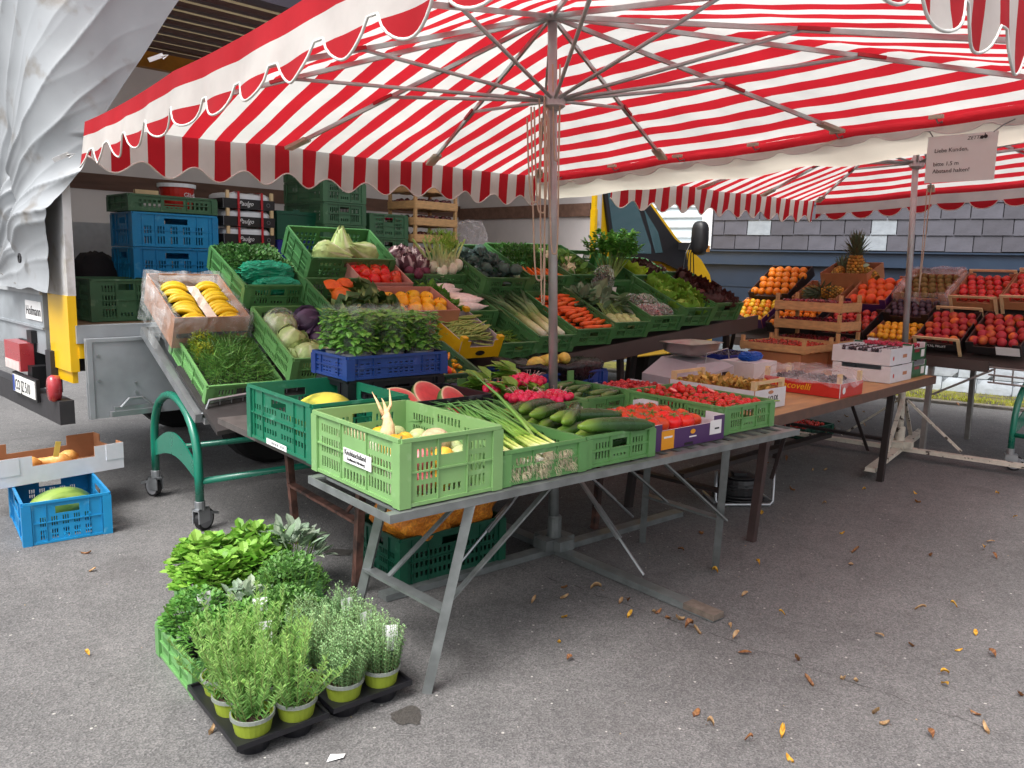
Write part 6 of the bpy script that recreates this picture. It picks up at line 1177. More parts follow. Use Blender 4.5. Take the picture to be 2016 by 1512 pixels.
# cherry trays stacked behind
for k in range(2): carton(at(2.92 + .52 * k, .36, ZC, 3), .46, .46, .13, KR, KRI, ('left', 'right')[k] + ' plain brown box supporting the cherry trays', (.0, .0, .0))
CM['cur'] = at(2.90, .32, .85, 3); wood_crate(CM['cur'], .48, .56, .07, 'low wooden tray of redcurrants in front of the cherry stack', 1, sh=.055, post=.045)
tag(obj('redcurrants', berries('redcurrants', 420, (.21, .25, .025), .0085, ['#b3201c', '#c22c20', '#8f1a1a', '#7a3a2a'], 9), CM['cur'] @ T(.24, .28, .045)), 'shiny redcurrants in the low wooden tray', kind='stuff')
for k in range(3):
    M_ = at(3.43, .33, .85 + .155 * k, 3 + (k - 1)); wood_crate(M_, .38, .58, .09, ('bottom', 'middle', 'top')[k] + ' wooden tray of the cherry stack', 1, 'stacked cherry trays', sh=.07, post=.055)
    tag(obj('cherries', berries('cherries%d' % k, 330, (.16, .26, .035), .0115, ['#7a1a24', '#8f2230', '#5d1420'], 10 + k), M_ @ T(.19, .29, .055)), 'dark red cherries in the ' + ('bottom', 'middle', 'top')[k] + ' tray of the stack', kind='stuff')
# ================================================================== right-hand fruit rack
def rr(x, y, z_, tilt=30): return RM @ T(x, y, z_) @ Rx(tilt)
def fruit_box(key, x, y, z_, w_, l_, h_, mo, label, tilt=30, bars=False, ce=(.15, .85, .35)):
    M = rr(x, y, z_, tilt); CM[key] = M; b_ = carton(M, w_, l_, h_, mo, KRI if mo is not BKC else mat('dark_card_in', '#4a3630', .6, var=.1), label, ce)
    if bars:
        for yy in (-.01, l_ + .004):
            obj('wooden_bar', MB().box(.0, w_, yy - .002, yy + .008, h_ + .012, h_ + .032).mesh('wooden_bar', WOODP), None, b_)
            for xx in (.012, w_ - .012): obj('corner_post', MB().box(xx - .012, xx + .012, yy - .002, yy + .012, -.04, h_ + .012).mesh('corner_post', WOODP), None, b_)
    return b_
def fill(key, w_, l_, nx, ny, z_, me, nm, lab, cat, grp, rot=60, dome=.01): 
    for k, (x, y, zz) in enumerate(heap(nx, ny, .015, w_ - .015, .015, l_ - .015, z_, .10, dome)): put(nm, me[k % len(me)], CM[key] @ T(x, y, zz) @ tumble(rot), lab, cat, grp)
PEACHM = mat('peach_skin', '#a3262a', .55, var=.08, scale=20, col2='#d9762c', c2scale=9, c2at=(.52, .68), rand=.14)
def peach(s_): return cached(('peach', s_), lambda: MB().ball(.037, 16, 11, lambda p: p * (1 - .10 * math.exp(-((math.atan2(p.y, p.x)) / .22) ** 2) * (1 - abs(p.z)) * .8) * (1 - .10 * math.exp(-(1 - p.z) / .08))).mesh('peach', PEACHM, True))
PEA = [peach(0)]; ORG = [m_round('orange', .043, '#e07a12', '#e88a1c', .95, 0, 0, .03, mat('orange_peel', vcol=True, rough=.4, var=.05, bump=.25, bscale=260, rand=.06), 1, '#5b6b2c')]
p1b = fruit_box('pe1', -.05, .02, .87, .37, .46, .10, BKC, 'black box of red peaches with wooden bars, left of the two lower ones', 31, True); fill('pe1', .37, .46, 5, 5, .075, PEA, 'peach', 'red peach in the lower black box with wooden bars', 'peach', 'peaches in the barred lower box')
lettering('ROYAL FRUIT', .032, T(.06, -.002, .03) @ XZ, mat('white_sticker'), p1b)
p2b = fruit_box('pe2', .36, .02, .87, .40, .46, .11, BKC, 'black box of red peaches with a white label at the right', 31); fill('pe2', .40, .46, 5, 5, .085, PEA, 'peach', 'red peach in the lower right black box', 'peach', 'peaches in the labelled lower box')
obj('label', MB().box(.22, .39, -.002, -.0002, .01, .085).mesh('label', mat('white_sticker')), None, p2b)
fruit_box('apr', -.46, .02, .86, .38, .40, .09, KR, 'brown box of yellow apricots beside the second pole', 24); fill('apr', .38, .40, 6, 5, .07, [m_round('apricot', .029, '#e0a01c', '#e8b02c', .95, 0, 0, .03, SAT, 2, None)], 'apricot', 'yellow apricot in the brown box by the pole', 'apricot', 'apricots')
fruit_box('plm', -.46, .28, 1.06, .40, .34, .10, BKC, 'black box of dark plums above the apricots', 30); fill('plm', .40, .34, 6, 5, .07, [m_round('dark_plum', .027, '#3a2c3c', '#4a3a48', 1.0, 0, 0, .0, SAT, 2, None)], 'dark_plum', 'dark purple plum in the shaded black box', 'plum', 'dark plums')
kb = fruit_box('kiw', -.46, .48, 1.20, .46, .44, .14, KR, 'brown box of kiwis lined with cloudy film', 30); fill('kiw', .46, .44, 6, 5, .08, [m_round('kiwi', .031, '#6a5a2c', '#7d6a34', 1.15, 0, 0, .0, ROUGHP, 2, None)], 'kiwi', 'brown kiwi in the film lined box', 'kiwi', 'kiwis')
obj('film_liner', film_box(.46, .44, .15).mesh('film_liner', mat('cloudy_film'), True), None, kb)
fruit_box('nec', .02, .48, 1.20, .38, .44, .11, KR, 'box of bright red nectarines with wooden bars on the upper tier', 30, True); NEC = [m_round('nectarine', .034, '#b8202a', '#d0402c', .97, 0, 0, .05, GLO, 1, None)]; fill('nec', .38, .44, 5, 5, .08, NEC, 'nectarine', 'bright red nectarine in the upper barred box', 'nectarine', 'nectarines in the upper box')
fruit_box('nec2', .42, .48, 1.22, .44, .44, .11, KR, 'box of flat red peaches at the upper right edge', 30, True); fill('nec2', .44, .44, 6, 5, .08, NEC, 'nectarine', 'red flat peach in the box at the upper right edge', 'peach', 'flat peaches upper right')
fruit_box('ora', -1.92, .36, 1.17, .46, .52, .11, BKC, 'dark box of oranges on the upper tier by the van', 33); fill('ora', .46, .52, 5, 5, .085, ORG, 'orange', 'bright orange in the upper dark box', 'orange', 'oranges in the upper box')
fruit_box('pin', -1.42, .36, 1.13, .46, .40, .12, KR, 'brown box of small pineapples below the pineapple crowns', 24); fruit_box('pin2', -1.30, .66, 1.33, .48, .34, .16, KR, 'tall brown box with standing pineapples at the back', 20, ce=(.0, .0, .0))
def pine():
    q = MB(); g = random.Random(2); 
    for j in range(9):
        z_ = -.085 + .17 * j / 8; r_ = .054 * math.sqrt(max(.08, 1 - (z_ / .105) ** 2)) ** .8; n = 11
        for i in range(n): a = 2 * PI * (i + .5 * (j % 2)) / n; q.ball(.0155, 6, 4, lambda p: (p.x * .6, p.y, p.z * .8), T(r_ * math.cos(a), r_ * math.sin(a), z_) @ Rz(math.degrees(a)), 0, jit(H(g.choice(('#b98a34', '#a37a30', '#c99a3c', '#8f7a34'))), .15))
    q.ball(.05, 12, 8, lambda p: (p.x, p.y, p.z * 1.9), None, 0, H('#6d5024'))
    for k in range(46): a = k * 2.4; t = k / 46; d = Vector((math.cos(a) * (1.15 - t), math.sin(a) * (1.15 - t), .5 + t * 1.6)); q.leaf((.012 * math.cos(a), .012 * math.sin(a), .085 + .03 * t), d, (math.cos(a), math.sin(a), 0), .11 + .06 * t, .02, jit(H('#56694e'), .2), .2, 1.0, -.1)
    return q.mesh('pineapple', ROUGHP, True)
PIN = cached('pine', pine)
for k, (b_, x, y, z_, R_) in enumerate((('pin2', .20, .14, .16, Rx(-15)), ('pin2', .32, .15, .10, Rz(70) @ Rx(-72)), ('pin2', .09, .15, .08, Rx(-70)), ('pin', .10, .2, .08, Rz(80) @ Rx(80)), ('pin', .32, .2, .09, Rz(-60) @ Rx(80)))):
    o = put('pineapple', PIN, CM[b_] @ T(x + (.1 if k < 2 else 0), y, z_) @ R_ @ S(1.4 if k < 1 else 1.1), ('tall pineapple standing with its leafy crown up', 'pineapple lying on its side with a paper tag', 'pineapple lying at the left of the tall box', 'small pineapple lying at the left in the lower box', 'small pineapple lying at the right in the lower box')[k], 'pineapple', 'pineapples')
    if k in (1, 4): obj('paper_tag', MB().box(-.03, .03, -.075, -.072, .03, .07).mesh('paper_tag', mat('tag_green', '#9fc4a4', .5)), None, o)
fruit_box('grf', -.88, .42, 1.12, .38, .44, .15, PURC, 'dark purple box of large grapefruits', 30); fill('grf', .38, .44, 4, 4, .10, [m_round('grapefruit', .049, '#e0671c', '#d8502a', .95, 0, 0, .03, SAT, 1, None)], 'grapefruit', 'large orange red grapefruit in the purple box', 'grapefruit', 'grapefruits')
fruit_box('mel', -1.95, .02, .92, .42, .42, .10, PURC, 'dark box of mandarins and lemons behind the cherry trays', 28); fill('mel', .42, .42, 6, 5, .08, [m_round('mandarin', .033, '#e8921a', '#e87a14', .85, 0, 0, .05, SAT, 1, '#5b6b2c'), m_round('lemon', .03, '#e3b81c', '#e8c83c', 1.2, 0, 0, .0, SAT, 1, None)], 'citrus_fruit', 'yellow or orange citrus fruit in the dark box', 'citrus fruit', 'mandarins and lemons')
fruit_box('mel2', -1.48, .02, .90, .46, .42, .10, BKC, 'black box of mandarins hidden behind the cherry stack', 28); fill('mel2', .46, .42, 6, 5, .07, [m_round('mandarin', .033, '#e8921a', '#e87a14', .85, 0, 0, .05, SAT, 1, '#5b6b2c')], 'mandarin', 'orange mandarin behind the cherry stack', 'mandarin', 'mandarins behind the stack')
fruit_box('red3', -.96, .02, .88, .46, .42, .10, BKC, 'black box of red apples behind the cherry stack', 28); fill('red3', .46, .42, 6, 5, .07, [m_round('apple', .034, '#a3202a', '#c4402c', .92, 0, 0, .1, GLO, 1, '#5b4a2c')], 'apple', 'red apple behind the cherry stack', 'apple', 'apples behind the stack')
# ================================================================== cargo in the truck
def tc_(a, b, z_, r_=0): return TF @ T(a, b, z_) @ Rz(r_)
for k in range(3): crate(tc_(.62, .72, 1.068 + .243 * k), .60, .40, .238, 'blue', ('bottom', 'middle', 'top')[k] + ' bright blue crate of the stack in the truck', 'box', 'blue crates in the truck')
CM['flat'] = tc_(.60, .72, 1.80); crate(CM['flat'], .62, .40, .115, 'dgreen', 'flat dark green crate on top of the blue stack')
put('wooden_lath', MB().box(0, .16, 0, .03, 0, .03).mesh('wooden_lath', WOODP), tc_(.66, .76, 1.918), 'short pale wooden lath lying on the flat green crate', 'lath')
o = thing('plastic_bucket', 'red and white plastic bucket in the truck above the blue crates', 'bucket', tc_(1.03, .95, 1.815)); obj('body', MB().lathe([(.10, 0), (.125, .18), (.131, .18), (.131, .19), (.12, .19), (.1, .01), (0, .01)], 24).mesh('body', mat('bucket_red', '#c62a1e', .35, var=.04)), None, o); obj('rim', MB().lathe([(.125, .178), (.136, .178), (.136, .205), (.125, .205)], 24, ring=True).mesh('rim', PVC), None, o); lettering('Gläd', .045, T(.0, -.124, .11) @ XZ @ Ry(8), mat('white_sticker'), o)
RIB = mat('red_ribbon', '#b8202a', .35, var=.05)
for k in range(7):
    M_ = tc_(1.27, .70, 1.07 + .132 * k); b_ = carton(M_, .42, .34, .072, BKC, WHC, 'black fruit box tied with red ribbon, %s of its stack' % ('lowest', 'second', 'third', 'fourth', 'third from top', 'second from top', 'topmost')[k], (.0, .0, .0), None, 'black ribbon tied boxes')
    obj('paper', cached(('wrap', k % 3), lambda: MB().ball(1, 30, 16, lambda p: (math.copysign(abs(p.x) ** .35, p.x) * .195 * (1 + .03 * noise.noise(p * 7)), math.copysign(abs(p.y) ** .35, p.y) * .165, math.copysign(abs(p.z) ** .6, p.z) * (.044 + .016 * noise.noise((p.x * 3 + k, p.y * 3, k)) + .008 * noise.noise(p * 9))), T(.21, .17, .075)).mesh('paper', mat('wrap_paper', '#d5d7da', .3, var=.05, bump=.3, bscale=20), True)), None, b_); lettering('Paulgo', .05, T(.12, -.002, .022) @ XZ, mat('white_sticker'), b_, shear=.4, xs=.9); obj('emblem', MB().lathe([(.012, 0), (.015, 0), (.015, .001), (.012, .001)], 16, T(.365, -.0005, .036) @ Rx(90), ring=True).mesh('emblem', mat('grey_ink')), None, b_)
    for x in (.11, .30): obj('ribbon', MB().box(x, x + .018, -.008, -.004, -.002, .124).box(x, x + .018, -.008, .34, .1235, .1255).mesh('ribbon', RIB), None, b_)
    for x in (.035, .395): obj('corner_post', MB().box(x - .012, x + .012, -.004, .014, .073, .13).mesh('corner_post', WOODP), None, b_)
for k, (h_, c, z_) in enumerate(((.22, 'vblue', 1.07), (.20, 'vblue', 1.295), (.14, 'vblue', 1.50))): crate(tc_(1.74, .75, z_), .34, .4, h_, c, ('lowest', 'middle', 'upper')[k] + ' violet blue crate under the dark green box', 'box', 'violet blue crates')
put('lidded_box', MB().box(0, .36, 0, .42, 0, .20).box(-.006, .366, -.006, .426, .2, .225).box(.14, .2, -.004, .0, .225, .24).mesh('lidded_box', PL['fold2']), tc_(1.73, .74, 1.645), 'closed deep green box with lid between the stacks in the truck', 'box')
for k in range(7): crate(tc_(2.08, .62, 1.07 + .178 * k), .40, .60, .174, 'dgreen', 'green crate of the tall stack, %s' % ('lowest', 'second from bottom', 'third from bottom', 'fourth', 'third from top', 'second from top', 'topmost')[k], 'veg', 'tall stack of green crates'); 
put('paper_label', MB().box(0, .07, -.003, 0, 0, .06).mesh('paper_label', mat('white_sticker')), tc_(2.25, .608, 2.05), 'white paper label on the tall crate stack', 'label')
for k in range(4): crate(tc_(2.56, .66, 1.07 + .208 * k), .40, .60, .204, 'dgreen', 'green crate of the shorter stack, %s' % ('lowest', 'second', 'third', 'topmost')[k], 'veg', 'shorter stack of green crates')
for k, (x, y, z_) in enumerate(heap(7, 4, .03, .37, .04, .2, .19, .2)): put('red_radish', RAD[k % 2], tc_(2.56, .66, 1.694) @ T(x, y, z_ - .01), 'red radish on the shorter green stack in the truck', 'radish', 'radishes in the truck')
for k in range(8):
    M_ = tc_(3.02, .62, 1.07 + .148 * k); wood_crate(M_, .50, .40, .085, 'wooden fruit crate of the truck stack, %s' % ('lowest', 'second from bottom', 'third from bottom', 'fourth from bottom', 'fourth from top', 'third from top', 'second from top', 'topmost')[k], 1, 'stack of wooden crates in the truck', sh=.066, post=.062)
    if k > 1: tag(obj('packed_fruit', berries('packfruit', 90, (.22, .17, .03), .024, ['#5d2a2a', '#6f3a30', '#4a2426'], 20), M_ @ T(.25, .2, .06)), 'dark fruit packed in a wooden crate of the truck stack', kind='stuff')
crate(tc_(.20, .32, 1.068), .42, .58, .27, 'dgreen', 'dark green crate on the truck floor behind the banana box')
put('black_jacket', MB().ball(1, 18, 12, lambda p: (p.x * .20 * (1 + .25 * noise.noise(p * 2.3)), p.y * .16, p.z * .20 * (1 + .35 * noise.noise(p * 3)))).mesh('black_jacket', mat('dark_cloth', '#231f22', .85, var=.2, bump=.4, bscale=20), True), tc_(.52, 1.2, 1.30), 'dark crumpled jacket heaped in the truck behind the blue crates', 'jacket')
put('clear_bag', bag('clear_bag', .17, .12, .24, 41, mat('cloudy_film')), tc_(3.78, .72, 1.66), 'bulging clear plastic bag standing in the truck beside the wooden crates', 'bag'); carton(tc_(3.58, .52, 1.07), .44, .42, .34, KR, KRI, 'brown carton under the clear bag in the truck', (.0, .0, .0))
# ================================================================== under the tables
CM['net'] = at(-.94, .01, .012); crate(CM['net'], .60, .40, .245, 'fold2', 'deep green crate of netted onions under the tables', 'fold')
NET = mat('orange_net', '#c9741c', .6, var=.3, scale=120, bump=1.0, bscale=45, col2='#e8962c', c2scale=30)
for k, (x, y, z_, sx, sy, sz) in enumerate(((.17, .16, .30, .20, .19, .14), (.44, .17, .31, .19, .19, .15), (.30, .08, .34, .20, .12, .10))):
    put('onion_net', cached(('net', k), lambda: MB().ball(1, 30, 20, lambda p: Vector((p.x * sx, p.y * sy, p.z * sz)) * (1 + .07 * math.sin(p.x * 11 + k) * math.sin(p.y * 11) + .06 * math.cos(p.z * 9 + p.x * 7))).mesh('onion_net', NET, True)), CM['net'] @ T(x, y, z_), ('orange net sack of onions at the left of the crate', 'orange net sack of onions at the right of the crate', 'orange net sack of onions lying on top')[k], 'net sack', 'onion nets')
reel = thing('cable_reel', 'black cable reel with chrome tube frame under the wooden table', 'cable reel', at(1.62, -.02, 0, -35)); 
obj('coil', MB().lathe([(.05, .05), (.13, .05), (.15, .09), (.15, .14), (.13, .18), (.05, .18)], 26, T(0, 0, -.02)).mesh('coil', BLK), None, reel)
q = MB(); [q.tube([(.155 * math.cos(a / 12 * 2 * PI) * (1 + .1 * math.sin(a * 1.3 + j)), .145 * math.sin(a / 12 * 2 * PI), .03 + .02 * j) for a in range(13)], .007, 5) for j in range(6)]; obj('cable', q.mesh('cable', BLK, True), None, reel)
obj('frame', MB().tube([(-.19, -.1, .22), (-.19, -.12, .03), (-.16, -.14, .012), (.16, -.14, .012), (.19, -.12, .03), (.19, -.1, .24)], .011, 8).tube([(-.19, .12, .02), (-.19, -.12, .02)], .011, 8).tube([(.19, .12, .02), (.19, -.12, .02)], .011, 8).mesh('frame', ALU, True), None, reel)
obj('drum_flange', MB().lathe([(.05, .165), (.11, .165), (.11, .172), (.05, .172)], 24).box(-.04, .04, -.03, .03, .172, .19).mesh('drum_flange', BLK), None, reel)
# small red fruit crate on the ground under the board
CM['gr'] = at(3.7, .72, .0); crate(CM['gr'], .5, .36, .10, 'fold2', 'low deep green crate of berries on the ground under the board', 'box'); tag(obj('ground_berries', berries('ground_berries', 200, (.2, .14, .03), .013, ['#b3202a', '#c42c2e'], 22), CM['gr'] @ T(.25, .18, .07)), 'red berries in the low crate on the ground', kind='stuff')
# ================================================================== boxes on the ground, left
MBL = T(-2.477, 3.913, 0) @ Rz(37.6); crate(MBL, .40, .60, .228, 'blue', 'bright blue crate with a watermelon on the asphalt at left', 'box')
WMS = mat('watermelon_skin', '#4a6a2c', .35, var=.2, scale=9, col2='#86a04c', c2scale=12, c2at=(.45, .6), stretch=(1, .25, 1)); put('watermelon', MB().ball(1, 24, 16, lambda p: (p.x * .12, p.y * .17, p.z * .105)).mesh('watermelon', WMS, True), MBL @ T(.2, .24, .118) @ Rz(-70), 'striped green watermelon inside the bright blue crate', 'watermelon')
MWC = T(-2.741, 4.149, .232) @ Rz(50.2); wc = carton(MWC, .66, .40, .155, mat('bright_white_card', '#dfe2e8', .45, var=.04), mat('kraft_orange', '#9a6c4c', .7, var=.08), 'white cardboard box with butternut squash on the blue crate', (.25, .75, .38), (.2, .8, .3))
for x in (.0, .66): 
    for y in (.0, .4): obj('corner_flap', MB().box(max(0, x - .1), min(.66, x + .1), y - .003 if y == 0 else y, y if y == 0 else y + .003, .06, .156).mesh('corner_flap', mat('bright_white_card')), None, wc)
for k, (x, y, a_) in enumerate(((.28, .20, 80), (.42, .14, 60), (.50, .24, 100), (.22, .10, 70))): put('butternut_squash', m_long('butternut', .20, [.01, .04, .045, .03, .024, .024, .01], ['#c98a44', '#d9a05c', '#d3964e'], .012, 12, SAT, k % 2), MWC @ T(x, y, .06) @ Rz(a_), 'tan butternut squash in the white box at left', 'squash', 'butternut squash'); 
put('paper_tag', MB().box(-.015, .015, 0, .002, 0, .09).mesh('paper_tag', mat('tag_yellow', '#d9c05c', .5)), MWC @ T(.33, .12, .10) @ Ry(12), 'small yellow paper tag standing in the white box', 'tag')
# ================================================================== potted herbs
POTG = mat('lime_pot', '#8f9f34', .5, var=.12); TRAY = mat('tray_black', '#1b1b20', .4, var=.15); TAGW = mat('white_sticker')
def tray(u, v, nx, ny, label):
    p = .142; M = at(u, v, 0); w_, l_ = nx * p, ny * p; t = thing('plant_tray', label, 'tray', M, 'black plant trays'); q = MB(); q.box(0, w_, 0, l_, .052, .056); q.box(-.008, w_ + .008, -.008, .0, .048, .066); q.box(-.008, w_ + .008, l_, l_ + .008, .048, .066); q.box(-.008, 0, 0, l_, .048, .066); q.box(w_, w_ + .008, 0, l_, .048, .066); obj('deck', q.mesh('deck', TRAY), None, t)
    for i in range(nx):
        for j in range(ny): obj('cup', cached('cup', lambda: MB().lathe([(.05, .0), (.058, .052)], 18).mesh('cup', TRAY)), T((i + .5) * p, (j + .5) * p, 0), t)
    return M, p
def rosemary(k):
    def mk():
        g = random.Random(50 + k); q = MB()
        for s_ in range(26):
            a = g.uniform(0, 6.28); r_ = g.uniform(.0, .055); b0 = Vector((r_ * math.cos(a), r_ * math.sin(a), 0)); hgt = g.uniform(.15, .285); sp = g.choice((.03, .05, .075, .11)); tip = b0 + Vector((math.cos(a) * sp + g.uniform(-.02, .02), math.sin(a) * sp + g.uniform(-.02, .02), hgt * (1.05 - sp * 1.6))); q.tube([b0, b0.lerp(tip, .5), tip], [.0022, .0018, .001], 4, None, 0, H('#8a9a5c'))
            for i in range(80):
                t = (i / 80) ** .85; p = b0.lerp(tip, t); an = g.uniform(0, 6.28); sl = g.uniform(.3, 1.3); L_ = .031 * (1 - .4 * t) * g.uniform(.7, 1.15); q.blade(p, (math.cos(an) * sl, math.sin(an) * sl, .85), (math.cos(an + 1.5), math.sin(an + 1.5), 0), L_, .0038, jit(lerp3(H('#62964a'), H('#a2ca72'), t * .9), .18))
        return q.mesh('foliage', LEAFM)
    return cached(('rosm', k), mk)
def thyme(k):
    def mk():
        g = random.Random(70 + k); q = MB()
        for s_ in range(170):
            a = g.uniform(0, 6.28); r_ = .060 * math.sqrt(g.uniform(0, 1)); sp = 1.0 + g.uniform(.2, .6); b0 = Vector((r_ * math.cos(a), r_ * math.sin(a), 0)); tip = Vector((r_ * sp * math.cos(a), r_ * sp * math.sin(a), g.uniform(.12, .21) * (1.1 - .35 * (r_ / .06) ** 2))); q.tube([b0, tip], [.001, .0006], 3, None, 0, H('#8a9468'))
            for i in range(26):
                t = .15 + .88 * i / 26; p = b0.lerp(tip, t); an = i * 1.57 + s_; q.blade(p, (math.cos(an), math.sin(an), .5), (0, 0, 1), g.uniform(.006, .0105), .0045, jit(lerp3(H('#5f935a'), H('#9cc288'), t), .15))
        return q.mesh('foliage', LEAFM)
    return cached(('thy', k), mk)
def herbs(key, n, R_, hh, L_, W_, cols, seed, up=.5):
    def mk():
        g = random.Random(seed); q = MB(); cc = [H(c) for c in cols]
        for _ in range(n):
            a = g.uniform(0, 6.28); r_ = math.sqrt(g.uniform(0, 1)); z_ = hh * (1 - .55 * r_ ** 2.5) * g.uniform(.35, 1) ** .5; d = Vector((math.cos(a) * r_ + g.uniform(-.7, .7), math.sin(a) * r_ + g.uniform(-.7, .7), up + g.uniform(-.4, .4))); q.leaf((R_ * r_ * math.cos(a), R_ * r_ * math.sin(a), z_), d, (0, 0, 1), L_ * g.uniform(.6, 1.2), W_ * g.uniform(.7, 1.15), jit(g.choice(cc), .16), .15, .96, g.uniform(0, .35), .46)
        for _ in range(30): a = g.uniform(0, 6.28); r_ = R_ * math.sqrt(g.uniform(0, 1)); q.tube([(r_ * .5 * math.cos(a), r_ * .5 * math.sin(a), 0), (r_ * math.cos(a), r_ * math.sin(a), hh * .8)], .0016, 4, None, 0, H('#6f9440'))
        return q.mesh('foliage', LEAFM)
    return cached(('herb', key, seed), mk)
def potplant(nm, M, me, label, grp, potm=POTG, r_=.064, h_=.092, tg=False, rot=0):
    t = thing(nm, label, 'plant', M, grp); obj('pot', pot_mesh(r_, h_, potm), None, t); obj('rim', cached(('prim', r_, h_), lambda: MB().lathe([(r_ * .99, h_ - .010), (r_ * 1.06, h_ - .010), (r_ * 1.06, h_ + .002), (r_ * .99, h_ + .002)], 24, ring=True).mesh('rim', mat('pot_rim_grey', '#7d837c', .5, var=.05))), None, t); obj('soil', soil_mesh(r_, h_ - .018), None, t); obj('foliage', me, T(0, 0, h_ - .02) @ Rz(rot), t)
    if tg: obj('plant_label', MB().box(-.026, .026, 0, .002, .0, .085).mesh('plant_label', TAGW), T(.02, -.03, h_ + .06) @ Rz(rnd.uniform(-30, 30)) @ Rx(-15), t)
    return t
Mt, p = tray(-1.985, -.765, 2, 3, 'black tray of rosemary pots, nearest the camera'); ORD = ('front left', 'front right', 'middle left', 'middle right', 'back left', 'back right')
for k in range(6): potplant('rosemary_pot', Mt @ Rz(rnd.uniform(-2, 2)) @ T((k % 2 + .5) * p, (k // 2 + .5) * p, .022), rosemary(k % 3), 'rosemary in a lime green pot, %s of its tray' % ORD[k], 'rosemary pots', tg=(k == 5), rot=60 * k)
Mt, p = tray(-1.665, -.755, 2, 3, 'black tray of thyme pots beside the table leg')
for k in range(6): potplant('thyme_pot', Mt @ T((k % 2 + .5) * p, (k // 2 + .5) * p, .022), thyme(k % 3), 'grey green thyme in a lime pot, %s of its tray' % ORD[k], 'thyme pots', tg=(k in (1, 3, 5)), rot=50 * k)
CM['herb'] = at(-1.965, -.315, 0); crate(CM['herb'], .60, .40, .13, 'mgreen', 'green crate of mixed herb pots on the asphalt')
CM['herb2'] = at(-1.76, .13, 0); crate(CM['herb2'], .48, .40, .13, 'mgreen', 'second green crate hidden under the leafy herbs')
MINT = ['#76a83c', '#86b648', '#689a36', '#94bf56']; OREG = ['#5f9440', '#6fa44a', '#4f8436']; SAGE = ['#8fa48a', '#a3b59c', '#7f967a']; SAV = ['#67964a', '#78a656', '#5a8640']
BLKP = mat('tray_black')
for k, (b_, x, y, me, lab, nm, s_) in enumerate((('herb2', .06, .10, herbs('mint', 330, .135, .21, .050, .046, MINT, 1), 'bright green lemon balm at the front left of the herbs', 'lemon_balm_pot', 1), ('herb2', .24, .10, herbs('mint', 330, .135, .21, .050, .046, MINT, 2), 'bright green lemon balm in the middle of the herbs', 'lemon_balm_pot', 1), ('herb2', .10, .28, herbs('mint', 330, .135, .21, .050, .046, MINT, 3), 'bright green lemon balm at the back left', 'lemon_balm_pot', 1.05), ('herb2', .30, .28, herbs('mint', 330, .135, .21, .050, .046, MINT, 2), 'bright green lemon balm at the back right', 'lemon_balm_pot', 1.05), ('herb2', .44, .20, herbs('sage', 120, .12, .18, .085, .034, SAGE, 4, .7), 'silvery sage at the right of the lemon balm', 'sage_pot', 1.1), ('herb', .12, .30, herbs('oreg', 900, .13, .17, .022, .016, OREG, 5), 'fine leaved green oregano at the left of the herb crate', 'oregano_pot', 1), ('herb', .30, .29, herbs('sage', 110, .11, .16, .075, .030, SAGE, 6, .6), 'silvery sage in the middle of the herb crate', 'sage_pot', .9), ('herb', .48, .28, herbs('sav', 1300, .14, .23, .018, .012, SAV, 7, .8), 'bushy green savory at the right of the herb crate', 'savory_pot', 1.05), ('herb', .40, .14, herbs('sav', 1100, .125, .17, .018, .011, SAV, 8, .8), 'lower green savory in front of the bushy one', 'savory_pot', 1), ('herb', .13, .13, herbs('oreg', 800, .13, .14, .026, .008, OREG, 9), 'trailing green tarragon at the front left of the herb crate', 'tarragon_pot', 1), ('herb', .26, .13, herbs('oreg', 800, .12, .15, .022, .014, OREG, 10), 'fine green oregano in the front middle of the herb crate', 'oregano_pot', 1))):
    potplant(nm, CM[b_] @ T(x, y, .014) @ S(s_), me, lab, None, BLKP, .058, .09, tg=(k in (5, 10)), rot=40 * k)
# ================================================================== fallen leaves and litter
def m_fall(k, cols):
    def mk():
        g = random.Random(k); q = MB(); L_, W_ = .055, .03; n = 6; vs = []; cs = []
        for i in range(n + 1):
            t = i / n; w_ = W_ * math.sin(PI * min(.98, t * .95 + .03)) ** .8; cu = .014 * math.sin(t * 2.6 + k) + .006
            for s_ in (-1, 0, 1): vs.append((s_ * w_ * .5 * (1 + .12 * g.uniform(-1, 1)), L_ * (t - .5), cu + (abs(s_) * .008 * (1 if k % 2 else 1.6)) + .002)); cs.append(jit(H(cols[(i + k) % len(cols)]), .15))
        q.add(vs, [(i * 3 + j, i * 3 + j + 1, i * 3 + 4 + j, i * 3 + 3 + j) for i in range(n) for j in range(2)], None, 0, cs); q.tube([(0, L_ * .48, .008), (.004, L_ * .75, .004)], .0008, 4, None, 0, H('#6a4a2c')); return q.mesh('fallen_leaf', mat('dry_leaf', vcol=True, rough=.7, var=.2, scale=60, transl=.15), True)
    return cached(('fall', k, cols[0]), mk)
YP = [(1.027, 3.765), (1.208, 3.311), (0.248, 3.228), (0.214, 3.009), (2.447, 5.343), (1.475, 5.023), (1.567, 4.778), (1.928, 4.435), (1.279, 3.9), (2.03, 3.437), (1.98, 3.176), (1.825, 3.022), (1.661, 2.821), (1.615, 2.736), (0.906, 2.398), (0.887, 2.269), (2.62, 4.213), (3.161, 4.811), (0.533, 3.261), (2.791, 5.323), (3.358, 5.328), (-1.572, 2.808)]
